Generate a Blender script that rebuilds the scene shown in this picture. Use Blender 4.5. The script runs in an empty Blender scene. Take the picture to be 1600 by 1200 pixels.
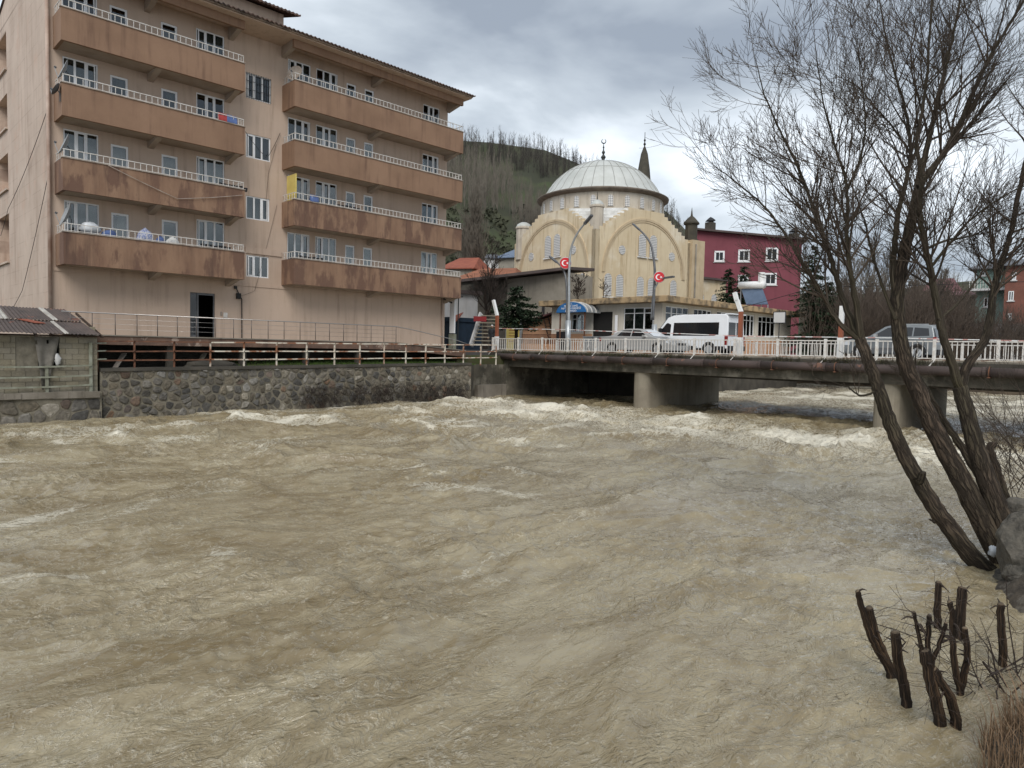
import bpy, math, random
import numpy as np
from mathutils import Vector, Matrix
random.seed(7)
SC = bpy.context.scene
COL = SC.collection
R = math.radians
# ------------------------------------------------------------------ camera
# world frame: x across the river (to the right bank), y upstream, z up, river level z = 0
EYE = Vector((32.14, -7.015, 3.0))
F_PX, PITCH, ROLL, TH = 1080.0, 0.0509, 0.0212, 0.7812
FWD0 = Vector((-math.sin(TH), math.cos(TH), 0)); RGT0 = Vector((math.cos(TH), math.sin(TH), 0)); UP0 = Vector((0, 0, 1))
FWD = FWD0*math.cos(PITCH) - UP0*math.sin(PITCH)
UPc = FWD0*math.sin(PITCH) + UP0*math.cos(PITCH)
# roll: picture turned clockwise
CR, SR = math.cos(ROLL), math.sin(ROLL)
RGT = RGT0*CR + UPc*SR
UPV = UPc*CR - RGT0*SR
cam = bpy.data.cameras.new('camera'); cam.sensor_width = 36; cam.lens = 36*F_PX/1600; cam.clip_start = 0.1; cam.clip_end = 3000
camo = bpy.data.objects.new('camera', cam); COL.objects.link(camo)
camo.matrix_world = Matrix(((RGT.x, UPV.x, -FWD.x, EYE.x), (RGT.y, UPV.y, -FWD.y, EYE.y), (RGT.z, UPV.z, -FWD.z, EYE.z), (0, 0, 0, 1)))
SC.camera = camo
# ------------------------------------------------------------------ sky and sun
SUN_EL, SUN_AZ = R(45), R(136)          # azimuth clockwise from +y: light from behind the viewer
W = bpy.data.worlds.new('World'); SC.world = W; W.use_nodes = True
nt = W.node_tree; nt.nodes.clear()
def wn(t, **k):
    n = nt.nodes.new(t)
    for a, b in k.items(): setattr(n, a, b)
    return n
lk = nt.links.new
sky = wn('ShaderNodeTexSky', sky_type='NISHITA', sun_disc=False, sun_elevation=SUN_EL, sun_rotation=SUN_AZ)
bg1 = wn('ShaderNodeBackground'); bg1.inputs[1].default_value = 0.08; lk(sky.outputs[0], bg1.inputs[0])
tc = wn('ShaderNodeTexCoord'); sx = wn('ShaderNodeSeparateXYZ'); lk(tc.outputs['Generated'], sx.inputs[0])
az = wn('ShaderNodeMath', operation='MAXIMUM'); lk(sx.outputs[2], az.inputs[0]); az.inputs[1].default_value = 0.0
ad = wn('ShaderNodeMath', operation='ADD'); lk(az.outputs[0], ad.inputs[0]); ad.inputs[1].default_value = 0.22
dx = wn('ShaderNodeMath', operation='DIVIDE'); lk(sx.outputs[0], dx.inputs[0]); lk(ad.outputs[0], dx.inputs[1])
dy = wn('ShaderNodeMath', operation='DIVIDE'); lk(sx.outputs[1], dy.inputs[0]); lk(ad.outputs[0], dy.inputs[1])
cb = wn('ShaderNodeCombineXYZ'); lk(dx.outputs[0], cb.inputs[0]); lk(dy.outputs[0], cb.inputs[1])
n1 = wn('ShaderNodeTexNoise'); n1.inputs['Scale'].default_value = 1.05; n1.inputs['Detail'].default_value = 6; n1.inputs['Roughness'].default_value = .5; n1.inputs['Distortion'].default_value = .5
mp = wn('ShaderNodeMapping'); mp.inputs['Location'].default_value = (3.3, 1.2, .4); lk(cb.outputs[0], mp.inputs[0]); lk(mp.outputs[0], n1.inputs['Vector'])
rp = wn('ShaderNodeValToRGB'); e = rp.color_ramp.elements
e[0].position = .36; e[0].color = (.235, .27, .32, 1); e[1].position = .63; e[1].color = (.71, .76, .81, 1)
m_ = e.new(.5); m_.color = (.41, .455, .50, 1)
lk(n1.outputs[0], rp.inputs[0])
bg2 = wn('ShaderNodeBackground'); bg2.inputs[1].default_value = 1.0; lk(rp.outputs[0], bg2.inputs[0])
mx = wn('ShaderNodeMixShader'); mx.inputs[0].default_value = .92; lk(bg1.outputs[0], mx.inputs[1]); lk(bg2.outputs[0], mx.inputs[2])
wo = wn('ShaderNodeOutputWorld'); lk(mx.outputs[0], wo.inputs[0])
sun = bpy.data.lights.new('sun', 'SUN'); sun.energy = 1.5; sun.angle = R(36); sun.color = (1, .965, .92)
suno = bpy.data.objects.new('sun', sun); COL.objects.link(suno)
sd = Vector((math.sin(SUN_AZ)*math.cos(SUN_EL), math.cos(SUN_AZ)*math.cos(SUN_EL), math.sin(SUN_EL)))
suno.rotation_euler = sd.to_track_quat('Z', 'Y').to_euler(); suno.location = (30, -30, 60)
SC.view_settings.view_transform = 'Standard'; SC.view_settings.look = 'None'; SC.view_settings.exposure = 0.68; SC.view_settings.gamma = 1
# ------------------------------------------------------------------ helpers
def ray(px, py):
    return FWD + RGT*((px-800)/F_PX) - UPV*((py-600)/F_PX)
def at(px, py, X=None, Y=None, Z=None, D=None):
    d = ray(px, py)
    if X is not None: t = (X-EYE.x)/d.x
    elif Y is not None: t = (Y-EYE.y)/d.y
    elif Z is not None: t = (Z-EYE.z)/d.z
    else: t = D
    return EYE + d*t
WO = {}
def V(*a): return Vector(a)
def thing(name, label, cat, loc=(0, 0, 0), group=None):
    o = bpy.data.objects.new(name, None); COL.objects.link(o); o.location = loc; o.empty_display_size = .3
    o['label'] = label; o['category'] = cat
    if group: o['group'] = group
    WO[o.name] = Vector(loc); return o
def tag(o, label, cat, group=None):
    o['label'] = label; o['category'] = cat
    if group: o['group'] = group
    return o
def struct(o): o['kind'] = 'structure'; return o
def stuff(o): o['kind'] = 'stuff'; return o
class MB:
    def __init__(s): s.v = []; s.f = []; s.uv = None; s.m = []
    def add(s, vs, fs, mi=0):
        b = len(s.v); s.v += [tuple(p) for p in vs]; s.f += [tuple(i+b for i in f) for f in fs]; s.m += [mi]*len(fs); return s
    def box(s, a, b, mi=0):
        x0, y0, z0 = a; x1, y1, z1 = b
        if x0 > x1: x0, x1 = x1, x0
        if y0 > y1: y0, y1 = y1, y0
        if z0 > z1: z0, z1 = z1, z0
        return s.add([(x0,y0,z0),(x1,y0,z0),(x1,y1,z0),(x0,y1,z0),(x0,y0,z1),(x1,y0,z1),(x1,y1,z1),(x0,y1,z1)],
                     [(3,2,1,0),(4,5,6,7),(0,1,5,4),(1,2,6,5),(2,3,7,6),(3,0,4,7)], mi)
    def obox(s, c, ax, ay, az, mi=0):
        c, ax, ay, az = map(Vector, (c, ax, ay, az))
        return s.add([c-ax-ay-az, c+ax-ay-az, c+ax+ay-az, c-ax+ay-az, c-ax-ay+az, c+ax-ay+az, c+ax+ay+az, c-ax+ay+az],
                     [(3,2,1,0),(4,5,6,7),(0,1,5,4),(1,2,6,5),(2,3,7,6),(3,0,4,7)], mi)
    def bar(s, a, b, w, h=None, mi=0):
        a, b = Vector(a), Vector(b); h = w if h is None else h
        d = (b-a); L = d.length
        if L < 1e-6: return s
        d.normalize(); up = Vector((0,0,1)) if abs(d.z) < .95 else Vector((1,0,0))
        sd_ = d.cross(up).normalized(); u = sd_.cross(d)
        return s.obox((a+b)/2, d*(L/2), sd_*(w/2), u*(h/2), mi)
    def prism(s, poly, ext, mi=0):
        n = len(poly); ext = Vector(ext); vs = [Vector(p) for p in poly]; vs2 = [p+ext for p in vs]
        return s.add(vs+vs2, [tuple(range(n))[::-1], tuple(range(n, 2*n))]+[(i, (i+1) % n, n+(i+1) % n, n+i) for i in range(n)], mi)
    def quad(s, a, b, c, d, mi=0): return s.add([a, b, c, d], [(0,1,2,3)], mi)
    def tube(s, path, rad, n=8, cap=True, mi=0, wob=0, rng=None):
        P = [Vector(p) for p in path]; m = len(P)
        if not hasattr(rad, '__len__'): rad = [rad]*m
        vs = []; fs = []; prev = None
        for i, p in enumerate(P):
            d = (P[min(i+1, m-1)]-P[max(i-1, 0)])
            if d.length < 1e-9: d = Vector((0,0,1))
            d.normalize()
            if prev is None:
                up = Vector((0,0,1)) if abs(d.z) < .9 else Vector((1,0,0)); a = d.cross(up).normalized()
            else:
                a = prev-d*prev.dot(d); a = a.normalized() if a.length > 1e-6 else d.orthogonal().normalized()
            prev = a; b = d.cross(a)
            for k in range(n):
                t = 2*math.pi*k/n; r = rad[i]
                if wob: r *= 1+wob*(rng.random()-.5)*2
                vs.append(p+(a*math.cos(t)+b*math.sin(t))*r)
        for i in range(m-1):
            for k in range(n):
                k2 = (k+1) % n
                fs.append((i*n+k, i*n+k2, (i+1)*n+k2, (i+1)*n+k))
        if cap: fs += [tuple(range(n))[::-1], tuple(range((m-1)*n, m*n))]
        return s.add(vs, fs, mi)
    def lathe(s, c, prof, n=24, a0=0, a1=2*math.pi, mi=0):
        c = Vector(c); full = abs(a1-a0-2*math.pi) < 1e-6; N = n if full else n+1; vs = []; fs = []
        for r, z in prof:
            for k in range(N):
                t = a0+(a1-a0)*k/n; vs.append(c+Vector((r*math.cos(t), r*math.sin(t), z)))
        for i in range(len(prof)-1):
            for k in range(n):
                k2 = (k+1) % N; fs.append((i*N+k, i*N+k2, (i+1)*N+k2, (i+1)*N+k))
        return s.add(vs, fs, mi)
    def mesh(s, name, mat, off=(0,0,0), smooth=False):
        me = bpy.data.meshes.new(name); o = Vector(off)
        me.from_pydata([(v[0]-o.x, v[1]-o.y, v[2]-o.z) for v in s.v], [], s.f)
        for m in (mat if isinstance(mat, (list, tuple)) else [mat]): me.materials.append(m)
        if any(s.m): me.polygons.foreach_set('material_index', s.m)
        if smooth: me.polygons.foreach_set('use_smooth', [True]*len(me.polygons))
        me.update(); return me
    def build(s, name, mat, parent=None, smooth=False, label=None):
        off = WO[parent.name] if parent is not None else Vector((0,0,0))
        me = s.mesh(name, mat, off, smooth)
        o = bpy.data.objects.new(name, me); COL.objects.link(o)
        if parent is not None: o.parent = parent
        WO[o.name] = Vector(off)
        if label: o['label'] = label
        return o
def inst(me, name, parent, loc, rotz=0.0, mw=None):
    o = bpy.data.objects.new(name, me); COL.objects.link(o)
    off = WO[parent.name] if parent is not None else Vector((0,0,0))
    if parent is not None: o.parent = parent
    if mw is not None: o.matrix_basis = Matrix.Translation(-off) @ mw
    else: o.location = Vector(loc)-off; o.rotation_euler = (0, 0, rotz)
    WO[o.name] = Vector(loc) if mw is None else mw.to_translation(); return o
def bev(o, w=.02, seg=1):
    m = o.modifiers.new('bevel', 'BEVEL'); m.width = w; m.segments = seg; m.limit_method = 'ANGLE'; return o
# ------------------------------------------------------------------ materials
def mat(name, col, rough=.7, col2=None, scale=3.0, detail=5, bump=0.0, bscale=None, metal=0.0, streak=0.0, streak_col=None, stretch=(1,1,1), rnd=0.0, spec=.4, coords='Object', lo=.35, hi=.65, patch=None, pscale=1.0, plo=.5, phi=.56):
    m = bpy.data.materials.new(name); m.use_nodes = True; t = m.node_tree; b = t.nodes['Principled BSDF']; L = t.links.new
    b.inputs['Roughness'].default_value = rough; b.inputs['Metallic'].default_value = metal; b.inputs['Specular IOR Level'].default_value = spec
    def N(ty, **k):
        n = t.nodes.new(ty)
        for a, v in k.items(): setattr(n, a, v)
        return n
    geo = N('ShaderNodeNewGeometry') if coords == 'World' else None
    tcn = N('ShaderNodeTexCoord') if coords != 'World' else None
    src = geo.outputs['Position'] if geo else tcn.outputs[coords]
    cur = None
    def rgbmix(fac, a, bcol):
        mxn = N('ShaderNodeMix', data_type='RGBA')
        if hasattr(fac, 'links') or hasattr(fac, 'is_linked'): L(fac, mxn.inputs[0])
        else: mxn.inputs[0].default_value = fac
        for idx, c in ((6, a), (7, bcol)):
            if isinstance(c, (tuple, list)): mxn.inputs[idx].default_value = (*c, 1) if len(c) == 3 else c
            else: L(c, mxn.inputs[idx])
        return mxn.outputs[2]
    def noise(sc, det, stre=(1,1,1), off=(0,0,0), rough_=.6):
        mpn = N('ShaderNodeMapping'); mpn.inputs['Scale'].default_value = stre; mpn.inputs['Location'].default_value = off; L(src, mpn.inputs[0])
        nn = N('ShaderNodeTexNoise'); nn.inputs['Scale'].default_value = sc; nn.inputs['Detail'].default_value = det; nn.inputs['Roughness'].default_value = rough_; L(mpn.outputs[0], nn.inputs['Vector']); return nn.outputs[0]
    def ramp(v, lo_, hi_):
        mr = N('ShaderNodeMapRange'); mr.inputs[1].default_value = lo_; mr.inputs[2].default_value = hi_; L(v, mr.inputs[0]); return mr.outputs[0]
    cur = tuple(col)
    if col2 is not None:
        cur = rgbmix(ramp(noise(scale, detail, stretch), lo, hi), cur, tuple(col2))
    if patch is not None:
        cur = rgbmix(ramp(noise(pscale, 7, stretch, (7,3,1), .65), plo, phi), cur, tuple(patch))
    if streak:
        s1 = noise(1.0, 5, (3.2, 3.2, .22), (2,5,3), .62); s2 = noise(.55, 4, (1,1,1), (4,1,9))
        mul = N('ShaderNodeMath', operation='MULTIPLY'); L(ramp(s1, .5, .72), mul.inputs[0]); L(ramp(s2, .35, .6), mul.inputs[1])
        mu2 = N('ShaderNodeMath', operation='MULTIPLY'); L(mul.outputs[0], mu2.inputs[0]); mu2.inputs[1].default_value = streak
        cur = rgbmix(mu2.outputs[0], cur, tuple(streak_col))
    if rnd:
        oi = N('ShaderNodeObjectInfo'); hv = N('ShaderNodeHueSaturation')
        mr = N('ShaderNodeMapRange'); mr.inputs[3].default_value = 1-rnd; mr.inputs[4].default_value = 1+rnd; L(oi.outputs['Random'], mr.inputs[0]); L(mr.outputs[0], hv.inputs['Value'])
        wn_ = N('ShaderNodeTexWhiteNoise', noise_dimensions='1D'); L(oi.outputs['Random'], wn_.inputs['W'])
        m2 = N('ShaderNodeMapRange'); m2.inputs[3].default_value = 1-rnd*1.2; m2.inputs[4].default_value = 1+rnd*.8; L(wn_.outputs[0], m2.inputs[0]); L(m2.outputs[0], hv.inputs['Saturation'])
        if isinstance(cur, tuple): hv.inputs['Color'].default_value = (*cur, 1)
        else: L(cur, hv.inputs['Color'])
        cur = hv.outputs[0]
    if isinstance(cur, tuple): b.inputs['Base Color'].default_value = (*cur, 1)
    else: L(cur, b.inputs['Base Color'])
    if bump:
        bp = N('ShaderNodeBump'); bp.inputs['Strength'].default_value = min(1, bump); bp.inputs['Distance'].default_value = .03 if bump <= 1 else .03*bump
        L(noise(bscale or scale*6, 6, stretch), bp.inputs['Height']); L(bp.outputs[0], b.inputs['Normal'])
    return m
M = {}
M['stucco'] = mat('stucco', (.56,.43,.335), .85, (.50,.38,.293), .35, 6, .25, 18, streak=.55, streak_col=(.24,.165,.12), coords='World')
M['stucco_side'] = mat('stucco_side', (.55,.44,.36), .85, (.45,.35,.28), .4, 6, .25, 14, streak=.75, streak_col=(.30,.21,.16), coords='World', patch=(.50,.36,.28), pscale=.9, plo=.55, phi=.7)
M['parapet'] = mat('parapet', (.285,.175,.112), .85, (.225,.135,.085), .5, 6, .25, 18, streak=.85, streak_col=(.115,.062,.042), coords='World')
M['parapet_peeled'] = mat('parapet_peeled', (.29,.18,.115), .85, (.21,.122,.078), .9, 6, .3, 14, streak=1, streak_col=(.10,.058,.042), coords='World', patch=(.155,.088,.060), pscale=.8, plo=.49, phi=.56, stretch=(1.5,1.5,.5))
M['soffit'] = mat('soffit', (.40,.33,.27), .9, (.33,.26,.20), 1.2, 4, .1, coords='World')
M['cap'] = mat('cap', (.42,.37,.32), .8, (.25,.2,.16), 2.5, 5, .2, coords='World')
M['frame'] = mat('window_frame', (.84,.85,.86), .4, (.78,.78,.77), 3)
M['white_metal'] = mat('white_metal', (.70,.69,.66), .45, (.55,.50,.44), 6, 5)
M['tile'] = mat('roof_tile', (.045,.032,.028), .85, (.12,.07,.05), 2.2, 5, .4, coords='World')
M['gutter'] = mat('gutter', (.30,.22,.16), .7, (.10,.075,.055), 1.8, 5, .2, coords='World')
M['pipe_pink'] = mat('drainpipe', (.50,.39,.32), .6, (.30,.2,.15), 1.1, 5, coords='World')
M['steel'] = mat('steel', (.42,.40,.38), .32, metal=.9)
M['steel_dark'] = mat('steel_dark', (.13,.11,.10), .45, metal=.5)
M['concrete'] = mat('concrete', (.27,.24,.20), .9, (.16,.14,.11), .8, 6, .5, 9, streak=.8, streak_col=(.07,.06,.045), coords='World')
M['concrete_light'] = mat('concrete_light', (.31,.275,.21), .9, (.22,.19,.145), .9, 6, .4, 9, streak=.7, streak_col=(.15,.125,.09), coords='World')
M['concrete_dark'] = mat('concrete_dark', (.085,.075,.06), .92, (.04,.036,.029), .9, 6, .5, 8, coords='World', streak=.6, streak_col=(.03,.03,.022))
M['ramp_face'] = mat('ramp_face', (.19,.115,.08), .88, (.10,.065,.05), 1.1, 6, .4, 10, streak=.9, streak_col=(.05,.035,.03), coords='World', patch=(.33,.25,.2), pscale=1.6, plo=.58, phi=.63)
M['rust'] = mat('rusty_paint', (.66,.60,.50), .7, (.26,.115,.06), 1.6, 6, .2, 20, coords='World', lo=.47, hi=.56)
M['rust_dark'] = mat('rust_dark', (.20,.09,.05), .85, (.09,.045,.03), 3, 6, .3, 20, coords='World')
M['green_paint'] = mat('green_paint', (.30,.31,.25), .7, (.17,.17,.12), 2.5, 6, .2, coords='World')
M['mortar'] = mat('mortar', (.235,.21,.16), .95, (.125,.112,.085), 2.2, 6, .8, 9, coords='World', streak=.5, streak_col=(.035,.032,.025))
M['stone'] = mat('stone', (.20,.175,.145), .8, (.105,.095,.08), 5, 6, .8, 14, rnd=.5, coords='World')
M['grass_soil'] = mat('grass_soil', (.045,.065,.015), .95, (.075,.06,.035), 1.4, 6, .6, 20, coords='World')
M['soil'] = mat('soil', (.13,.10,.07), .95, (.07,.055,.04), .8, 6, .7, 6, coords='World')
M['asphalt'] = mat('asphalt', (.06,.058,.055), .85, (.09,.085,.08), .5, 6, .4, 30, coords='World')
M['block'] = mat('block', (.285,.255,.185), .93, (.215,.19,.14), 1.6, 6, .7, 16, coords='World', rnd=.12, streak=.5, streak_col=(.12,.11,.08))
M['corr'] = mat('corrugated', (.055,.044,.040), .7, (.10,.075,.065), 1.5, 6, .2, coords='World', patch=(.15,.07,.05), pscale=1.1, plo=.62, phi=.66)
M['corr_light'] = mat('corrugated_light', (.45,.43,.39), .6, (.28,.26,.23), 2.5, 5, coords='World')
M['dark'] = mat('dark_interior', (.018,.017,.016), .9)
M['curtain'] = mat('curtain', (.50,.51,.47), .9, (.38,.39,.37), 2, 4, rnd=.25)
M['tulle'] = mat('tulle', (.20,.185,.16), .9, (.13,.12,.10), 3, 4)
M['blue_cloth'] = mat('blue_cloth', (.09,.14,.30), .85, (.06,.09,.2), 3, 4)
M['white_cloth'] = mat('white_cloth', (.62,.61,.58), .85, (.48,.48,.47), 3, 4)
M['red_cloth'] = mat('red_cloth', (.35,.05,.045), .85, (.24,.03,.03), 3, 4)
M['pattern_cloth'] = mat('pattern_cloth', (.42,.43,.50), .85, (.16,.2,.36), 22, 2, lo=.45, hi=.55)
M['yellow'] = mat('yellow_paint', (.62,.50,.15), .6, (.52,.41,.12), 2, 4)
M['brown_post'] = mat('brown_post', (.30,.095,.045), .55, (.24,.075,.04), 3, 4)
M['post_white'] = mat('post_white', (.78,.78,.77), .4, (.7,.7,.68), 3, 3)
M['galv'] = mat('galvanised', (.44,.46,.47), .42, (.34,.36,.37), 3, 4, metal=.5)
M['galv_dark'] = mat('galvanised_dark', (.16,.165,.17), .5, (.11,.11,.115), 3, 4, metal=.4)
M['pipe'] = mat('rusty_pipe', (.072,.05,.044), .75, (.045,.034,.03), 1.3, 6, .3, 12, coords='World', patch=(.15,.075,.05), pscale=1.5, plo=.6, phi=.66)
M['black'] = mat('black_plastic', (.02,.02,.022), .5)
M['tyre'] = mat('tyre', (.018,.018,.018), .85)
M['car_white'] = mat('car_white', (.78,.79,.80), .22, (.74,.75,.76), 2, 3, spec=.6)
M['car_grey'] = mat('car_grey', (.20,.215,.22), .3, (.18,.19,.195), 2, 3, metal=.35, spec=.6)
M['car_silver'] = mat('car_silver', (.46,.46,.45), .3, (.42,.42,.41), 2, 3, metal=.35, spec=.6)
M['car_glass'] = mat('car_glass', (.012,.013,.015), .06, spec=.6)
M['rim'] = mat('rim', (.55,.55,.55), .35, metal=.6)
M['red_light'] = mat('red_light', (.22,.012,.012), .2)
M['clear_lens'] = mat('clear_lens', (.6,.62,.64), .12)
M['red'] = mat('sign_red', (.60,.022,.028), .4, (.52,.02,.025), 4, 3)
M['white_flat'] = mat('sign_white', (.82,.82,.82), .5)
M['blue_sign'] = mat('sign_blue', (.03,.16,.40), .4, (.025,.13,.34), 4, 3)
M['mosque'] = mat('mosque_plaster', (.66,.555,.385), .9, (.57,.46,.30), .22, 6, .3, 8, streak=.75, streak_col=(.34,.235,.125), coords='World', patch=(.70,.625,.49), pscale=.25, plo=.52, phi=.66)
M['mosque_trim'] = mat('mosque_trim', (.56,.45,.30), .9, (.47,.37,.24), .8, 5, .2, coords='World', streak=.5, streak_col=(.24,.17,.1))
M['drum'] = mat('drum_plaster', (.54,.49,.41), .9, (.44,.385,.31), .6, 5, .2, coords='World', streak=.8, streak_col=(.24,.2,.15))
M['lead'] = mat('dome_lead', (.54,.55,.52), .5, (.44,.45,.42), .5, 6, .1, coords='World', streak=.35, streak_col=(.33,.31,.25), metal=.1)
M['seam'] = mat('dome_seam', (.33,.33,.31), .6, (.25,.25,.23), 2, 4)
M['step_white'] = mat('step_white', (.76,.76,.74), .7, (.50,.49,.46), 1.1, 6, .2, coords='World')
M['minaret'] = mat('minaret_cap', (.075,.065,.045), .8, (.045,.04,.03), 1, 5, coords='World')
M['brass'] = mat('finial', (.035,.038,.035), .5, metal=.3)
M['purple'] = mat('purple_plaster', (.215,.06,.078), .85, (.175,.05,.063), .35, 6, .2, 8, coords='World', streak=.4, streak_col=(.12,.026,.04))
M['grey_plaster'] = mat('grey_plaster', (.29,.265,.22), .92, (.20,.18,.145), .5, 7, .6, 5, coords='World', streak=.6, streak_col=(.10,.09,.07))
M['white_plaster'] = mat('white_plaster', (.60,.59,.58), .9, (.50,.49,.475), .6, 6, .2, coords='World', streak=.4, streak_col=(.34,.32,.3))
M['office_white'] = mat('office_white', (.66,.62,.54), .85, (.58,.53,.45), .7, 5, .2, coords='World', streak=.5, streak_col=(.4,.35,.27))
M['peach'] = mat('peach_plaster', (.58,.33,.195), .88, (.50,.275,.16), .8, 5, .2, coords='World', streak=.4, streak_col=(.34,.18,.1))
M['roof_edge'] = mat('roof_edge', (.42,.30,.17), .92, (.15,.115,.075), 1.5, 6, .7, 6, coords='World', lo=.42, hi=.6)
M['dull_roof'] = mat('dull_roof', (.10,.075,.068), .8, (.065,.05,.047), .8, 5, .2, coords='World')
M['red_tile'] = mat('red_tile', (.30,.095,.055), .85, (.2,.06,.04), 1.5, 5, .4, coords='World')
M['rust_roof'] = mat('rust_roof', (.30,.115,.06), .85, (.17,.07,.04), 1.2, 5, .4, coords='World')
M['maroon_roof'] = mat('maroon_roof', (.15,.06,.062), .7, (.12,.048,.05), 1, 5, coords='World')
M['slate_roof'] = mat('slate_roof', (.13,.135,.145), .7, (.09,.092,.1), 1, 5, .2, coords='World')
M['teal'] = mat('teal_plaster', (.22,.31,.27), .85, (.18,.255,.225), .6, 5, coords='World')
M['brick_red'] = mat('red_brick', (.21,.088,.064), .9, (.16,.068,.05), .8, 6, .4, 14, coords='World')
M['dark_blue'] = mat('dark_blue', (.022,.04,.065), .7, (.015,.028,.045), 2, 4)
M['solar'] = mat('solar_panel', (.10,.14,.21), .25, (.075,.11,.17), 2, 3, spec=.6)
M['wood'] = mat('dark_wood', (.07,.045,.03), .8, (.04,.027,.02), 4, 4)
M['skin'] = mat('skin', (.42,.25,.18), .6); M['coat'] = mat('dark_coat', (.035,.037,.042), .9, (.025,.026,.03), 5, 4); M['hair'] = mat('white_hair', (.6,.6,.58), .9); M['trousers'] = mat('trousers', (.03,.03,.035), .9)
M['rock'] = mat('rock', (.12,.107,.087), .92, (.045,.041,.034), 5, 8, 1.6, 11, coords='World', patch=(.15,.135,.11), pscale=1.1, plo=.5, phi=.65)
M['dry_grass'] = mat('dry_grass', (.26,.17,.10), .95, (.17,.11,.065), 3, 4, coords='World')
M['grass'] = mat('green_grass', (.075,.13,.022), .95, (.05,.085,.018), 2, 4, coords='World')
M['twig'] = mat('twig', (.075,.055,.038), .9, (.05,.038,.028), 2, 3, coords='World')
M['twig_dark'] = mat('twig_dark', (.045,.032,.024), .9, (.03,.022,.018), 2, 3, coords='World')
M['twig_grey'] = mat('twig_grey', (.135,.115,.09), .9, (.09,.075,.06), .1, 3, coords='World')
M['needle'] = mat('needle', (.018,.034,.016), .85, (.036,.058,.026), .9, 4, coords='World')
M['shrub'] = mat('shrub', (.028,.034,.016), .95, (.05,.05,.03), .08, 4, coords='World')
M['wire'] = mat('wire', (.02,.02,.02), .7)
M['tape'] = mat('barrier_tape', (.75,.74,.72), .5, (.55,.30,.27), 3.5, 0, coords='World', lo=.52, hi=.54)
M['bag'] = mat('plastic_bag', (.62,.64,.66), .35, (.4,.42,.44), 4, 4)
def bark(name, c1, c2, c3, sc=1.0):
    m = bpy.data.materials.new(name); m.use_nodes = True; t = m.node_tree; b = t.nodes['Principled BSDF']; L = t.links.new
    b.inputs['Roughness'].default_value = .9; b.inputs['Specular IOR Level'].default_value = .25
    uv = t.nodes.new('ShaderNodeUVMap'); uv.uv_map = 'UVMap'
    mpn = t.nodes.new('ShaderNodeMapping'); mpn.inputs['Scale'].default_value = (10, 1.7*sc, 1); L(uv.outputs[0], mpn.inputs[0])
    wp = t.nodes.new('ShaderNodeTexNoise'); wp.inputs['Scale'].default_value = 2.0; wp.inputs['Detail'].default_value = 4; L(mpn.outputs[0], wp.inputs['Vector'])
    vm = t.nodes.new('ShaderNodeVectorMath'); vm.operation = 'MULTIPLY_ADD'; L(wp.outputs['Color'], vm.inputs[0]); vm.inputs[1].default_value = (1.5, 1.1, 0); L(mpn.outputs[0], vm.inputs[2])
    vo = t.nodes.new('ShaderNodeTexVoronoi'); vo.feature = 'DISTANCE_TO_EDGE'; vo.inputs['Scale'].default_value = 1.6; L(vm.outputs[0], vo.inputs['Vector'])
    mr = t.nodes.new('ShaderNodeMapRange'); mr.inputs[1].default_value = 0; mr.inputs[2].default_value = .22; L(vo.outputs['Distance'], mr.inputs[0])
    geo = t.nodes.new('ShaderNodeNewGeometry'); nb = t.nodes.new('ShaderNodeTexNoise'); nb.inputs['Scale'].default_value = 1.3; nb.inputs['Detail'].default_value = 6; L(geo.outputs['Position'], nb.inputs['Vector'])
    r2 = t.nodes.new('ShaderNodeMapRange'); r2.inputs[1].default_value = .4; r2.inputs[2].default_value = .62; L(nb.outputs[0], r2.inputs[0])
    a = t.nodes.new('ShaderNodeMix'); a.data_type = 'RGBA'; a.inputs[6].default_value = (*c1, 1); a.inputs[7].default_value = (*c2, 1); L(r2.outputs[0], a.inputs[0])
    c = t.nodes.new('ShaderNodeMix'); c.data_type = 'RGBA'; c.inputs[6].default_value = (*c3, 1); L(a.outputs[2], c.inputs[7]); L(mr.outputs[0], c.inputs[0])
    L(c.outputs[2], b.inputs['Base Color'])
    bp = t.nodes.new('ShaderNodeBump'); bp.inputs['Strength'].default_value = .9; bp.inputs['Distance'].default_value = .025; L(mr.outputs[0], bp.inputs['Height']); L(bp.outputs[0], b.inputs['Normal'])
    return m
M['bark'] = bark('willow_bark', (.088,.064,.045), (.068,.056,.036), (.024,.018,.013))
M['bark_smooth'] = bark('upper_bark', (.095,.078,.055), (.08,.068,.038), (.06,.048,.033), .3)
M['bark_stump'] = bark('stump_bark', (.055,.037,.025), (.085,.053,.030), (.018,.013,.010), .8)
M['cutwood'] = mat('cut_wood', (.17,.125,.08), .9, (.03,.024,.018), 9, 4)
def glass_mat():
    m = bpy.data.materials.new('window_glass'); m.use_nodes = True; t = m.node_tree; t.nodes.clear()
    o = t.nodes.new('ShaderNodeOutputMaterial'); tr = t.nodes.new('ShaderNodeBsdfTransparent'); gl = t.nodes.new('ShaderNodeBsdfGlossy'); mxs = t.nodes.new('ShaderNodeMixShader')
    tr.inputs[0].default_value = (.55,.58,.57,1); gl.inputs['Roughness'].default_value = .02; gl.inputs[0].default_value = (.9,.93,.95,1)
    fr = t.nodes.new('ShaderNodeFresnel'); fr.inputs[0].default_value = 1.55; mm = t.nodes.new('ShaderNodeMath'); mm.operation = 'MULTIPLY_ADD'; mm.inputs[1].default_value = 1.3; mm.inputs[2].default_value = .03
    t.links.new(fr.outputs[0], mm.inputs[0]); t.links.new(mm.outputs[0], mxs.inputs[0]); t.links.new(tr.outputs[0], mxs.inputs[1]); t.links.new(gl.outputs[0], mxs.inputs[2]); t.links.new(mxs.outputs[0], o.inputs[0]); return m
M['glass'] = glass_mat()

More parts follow.
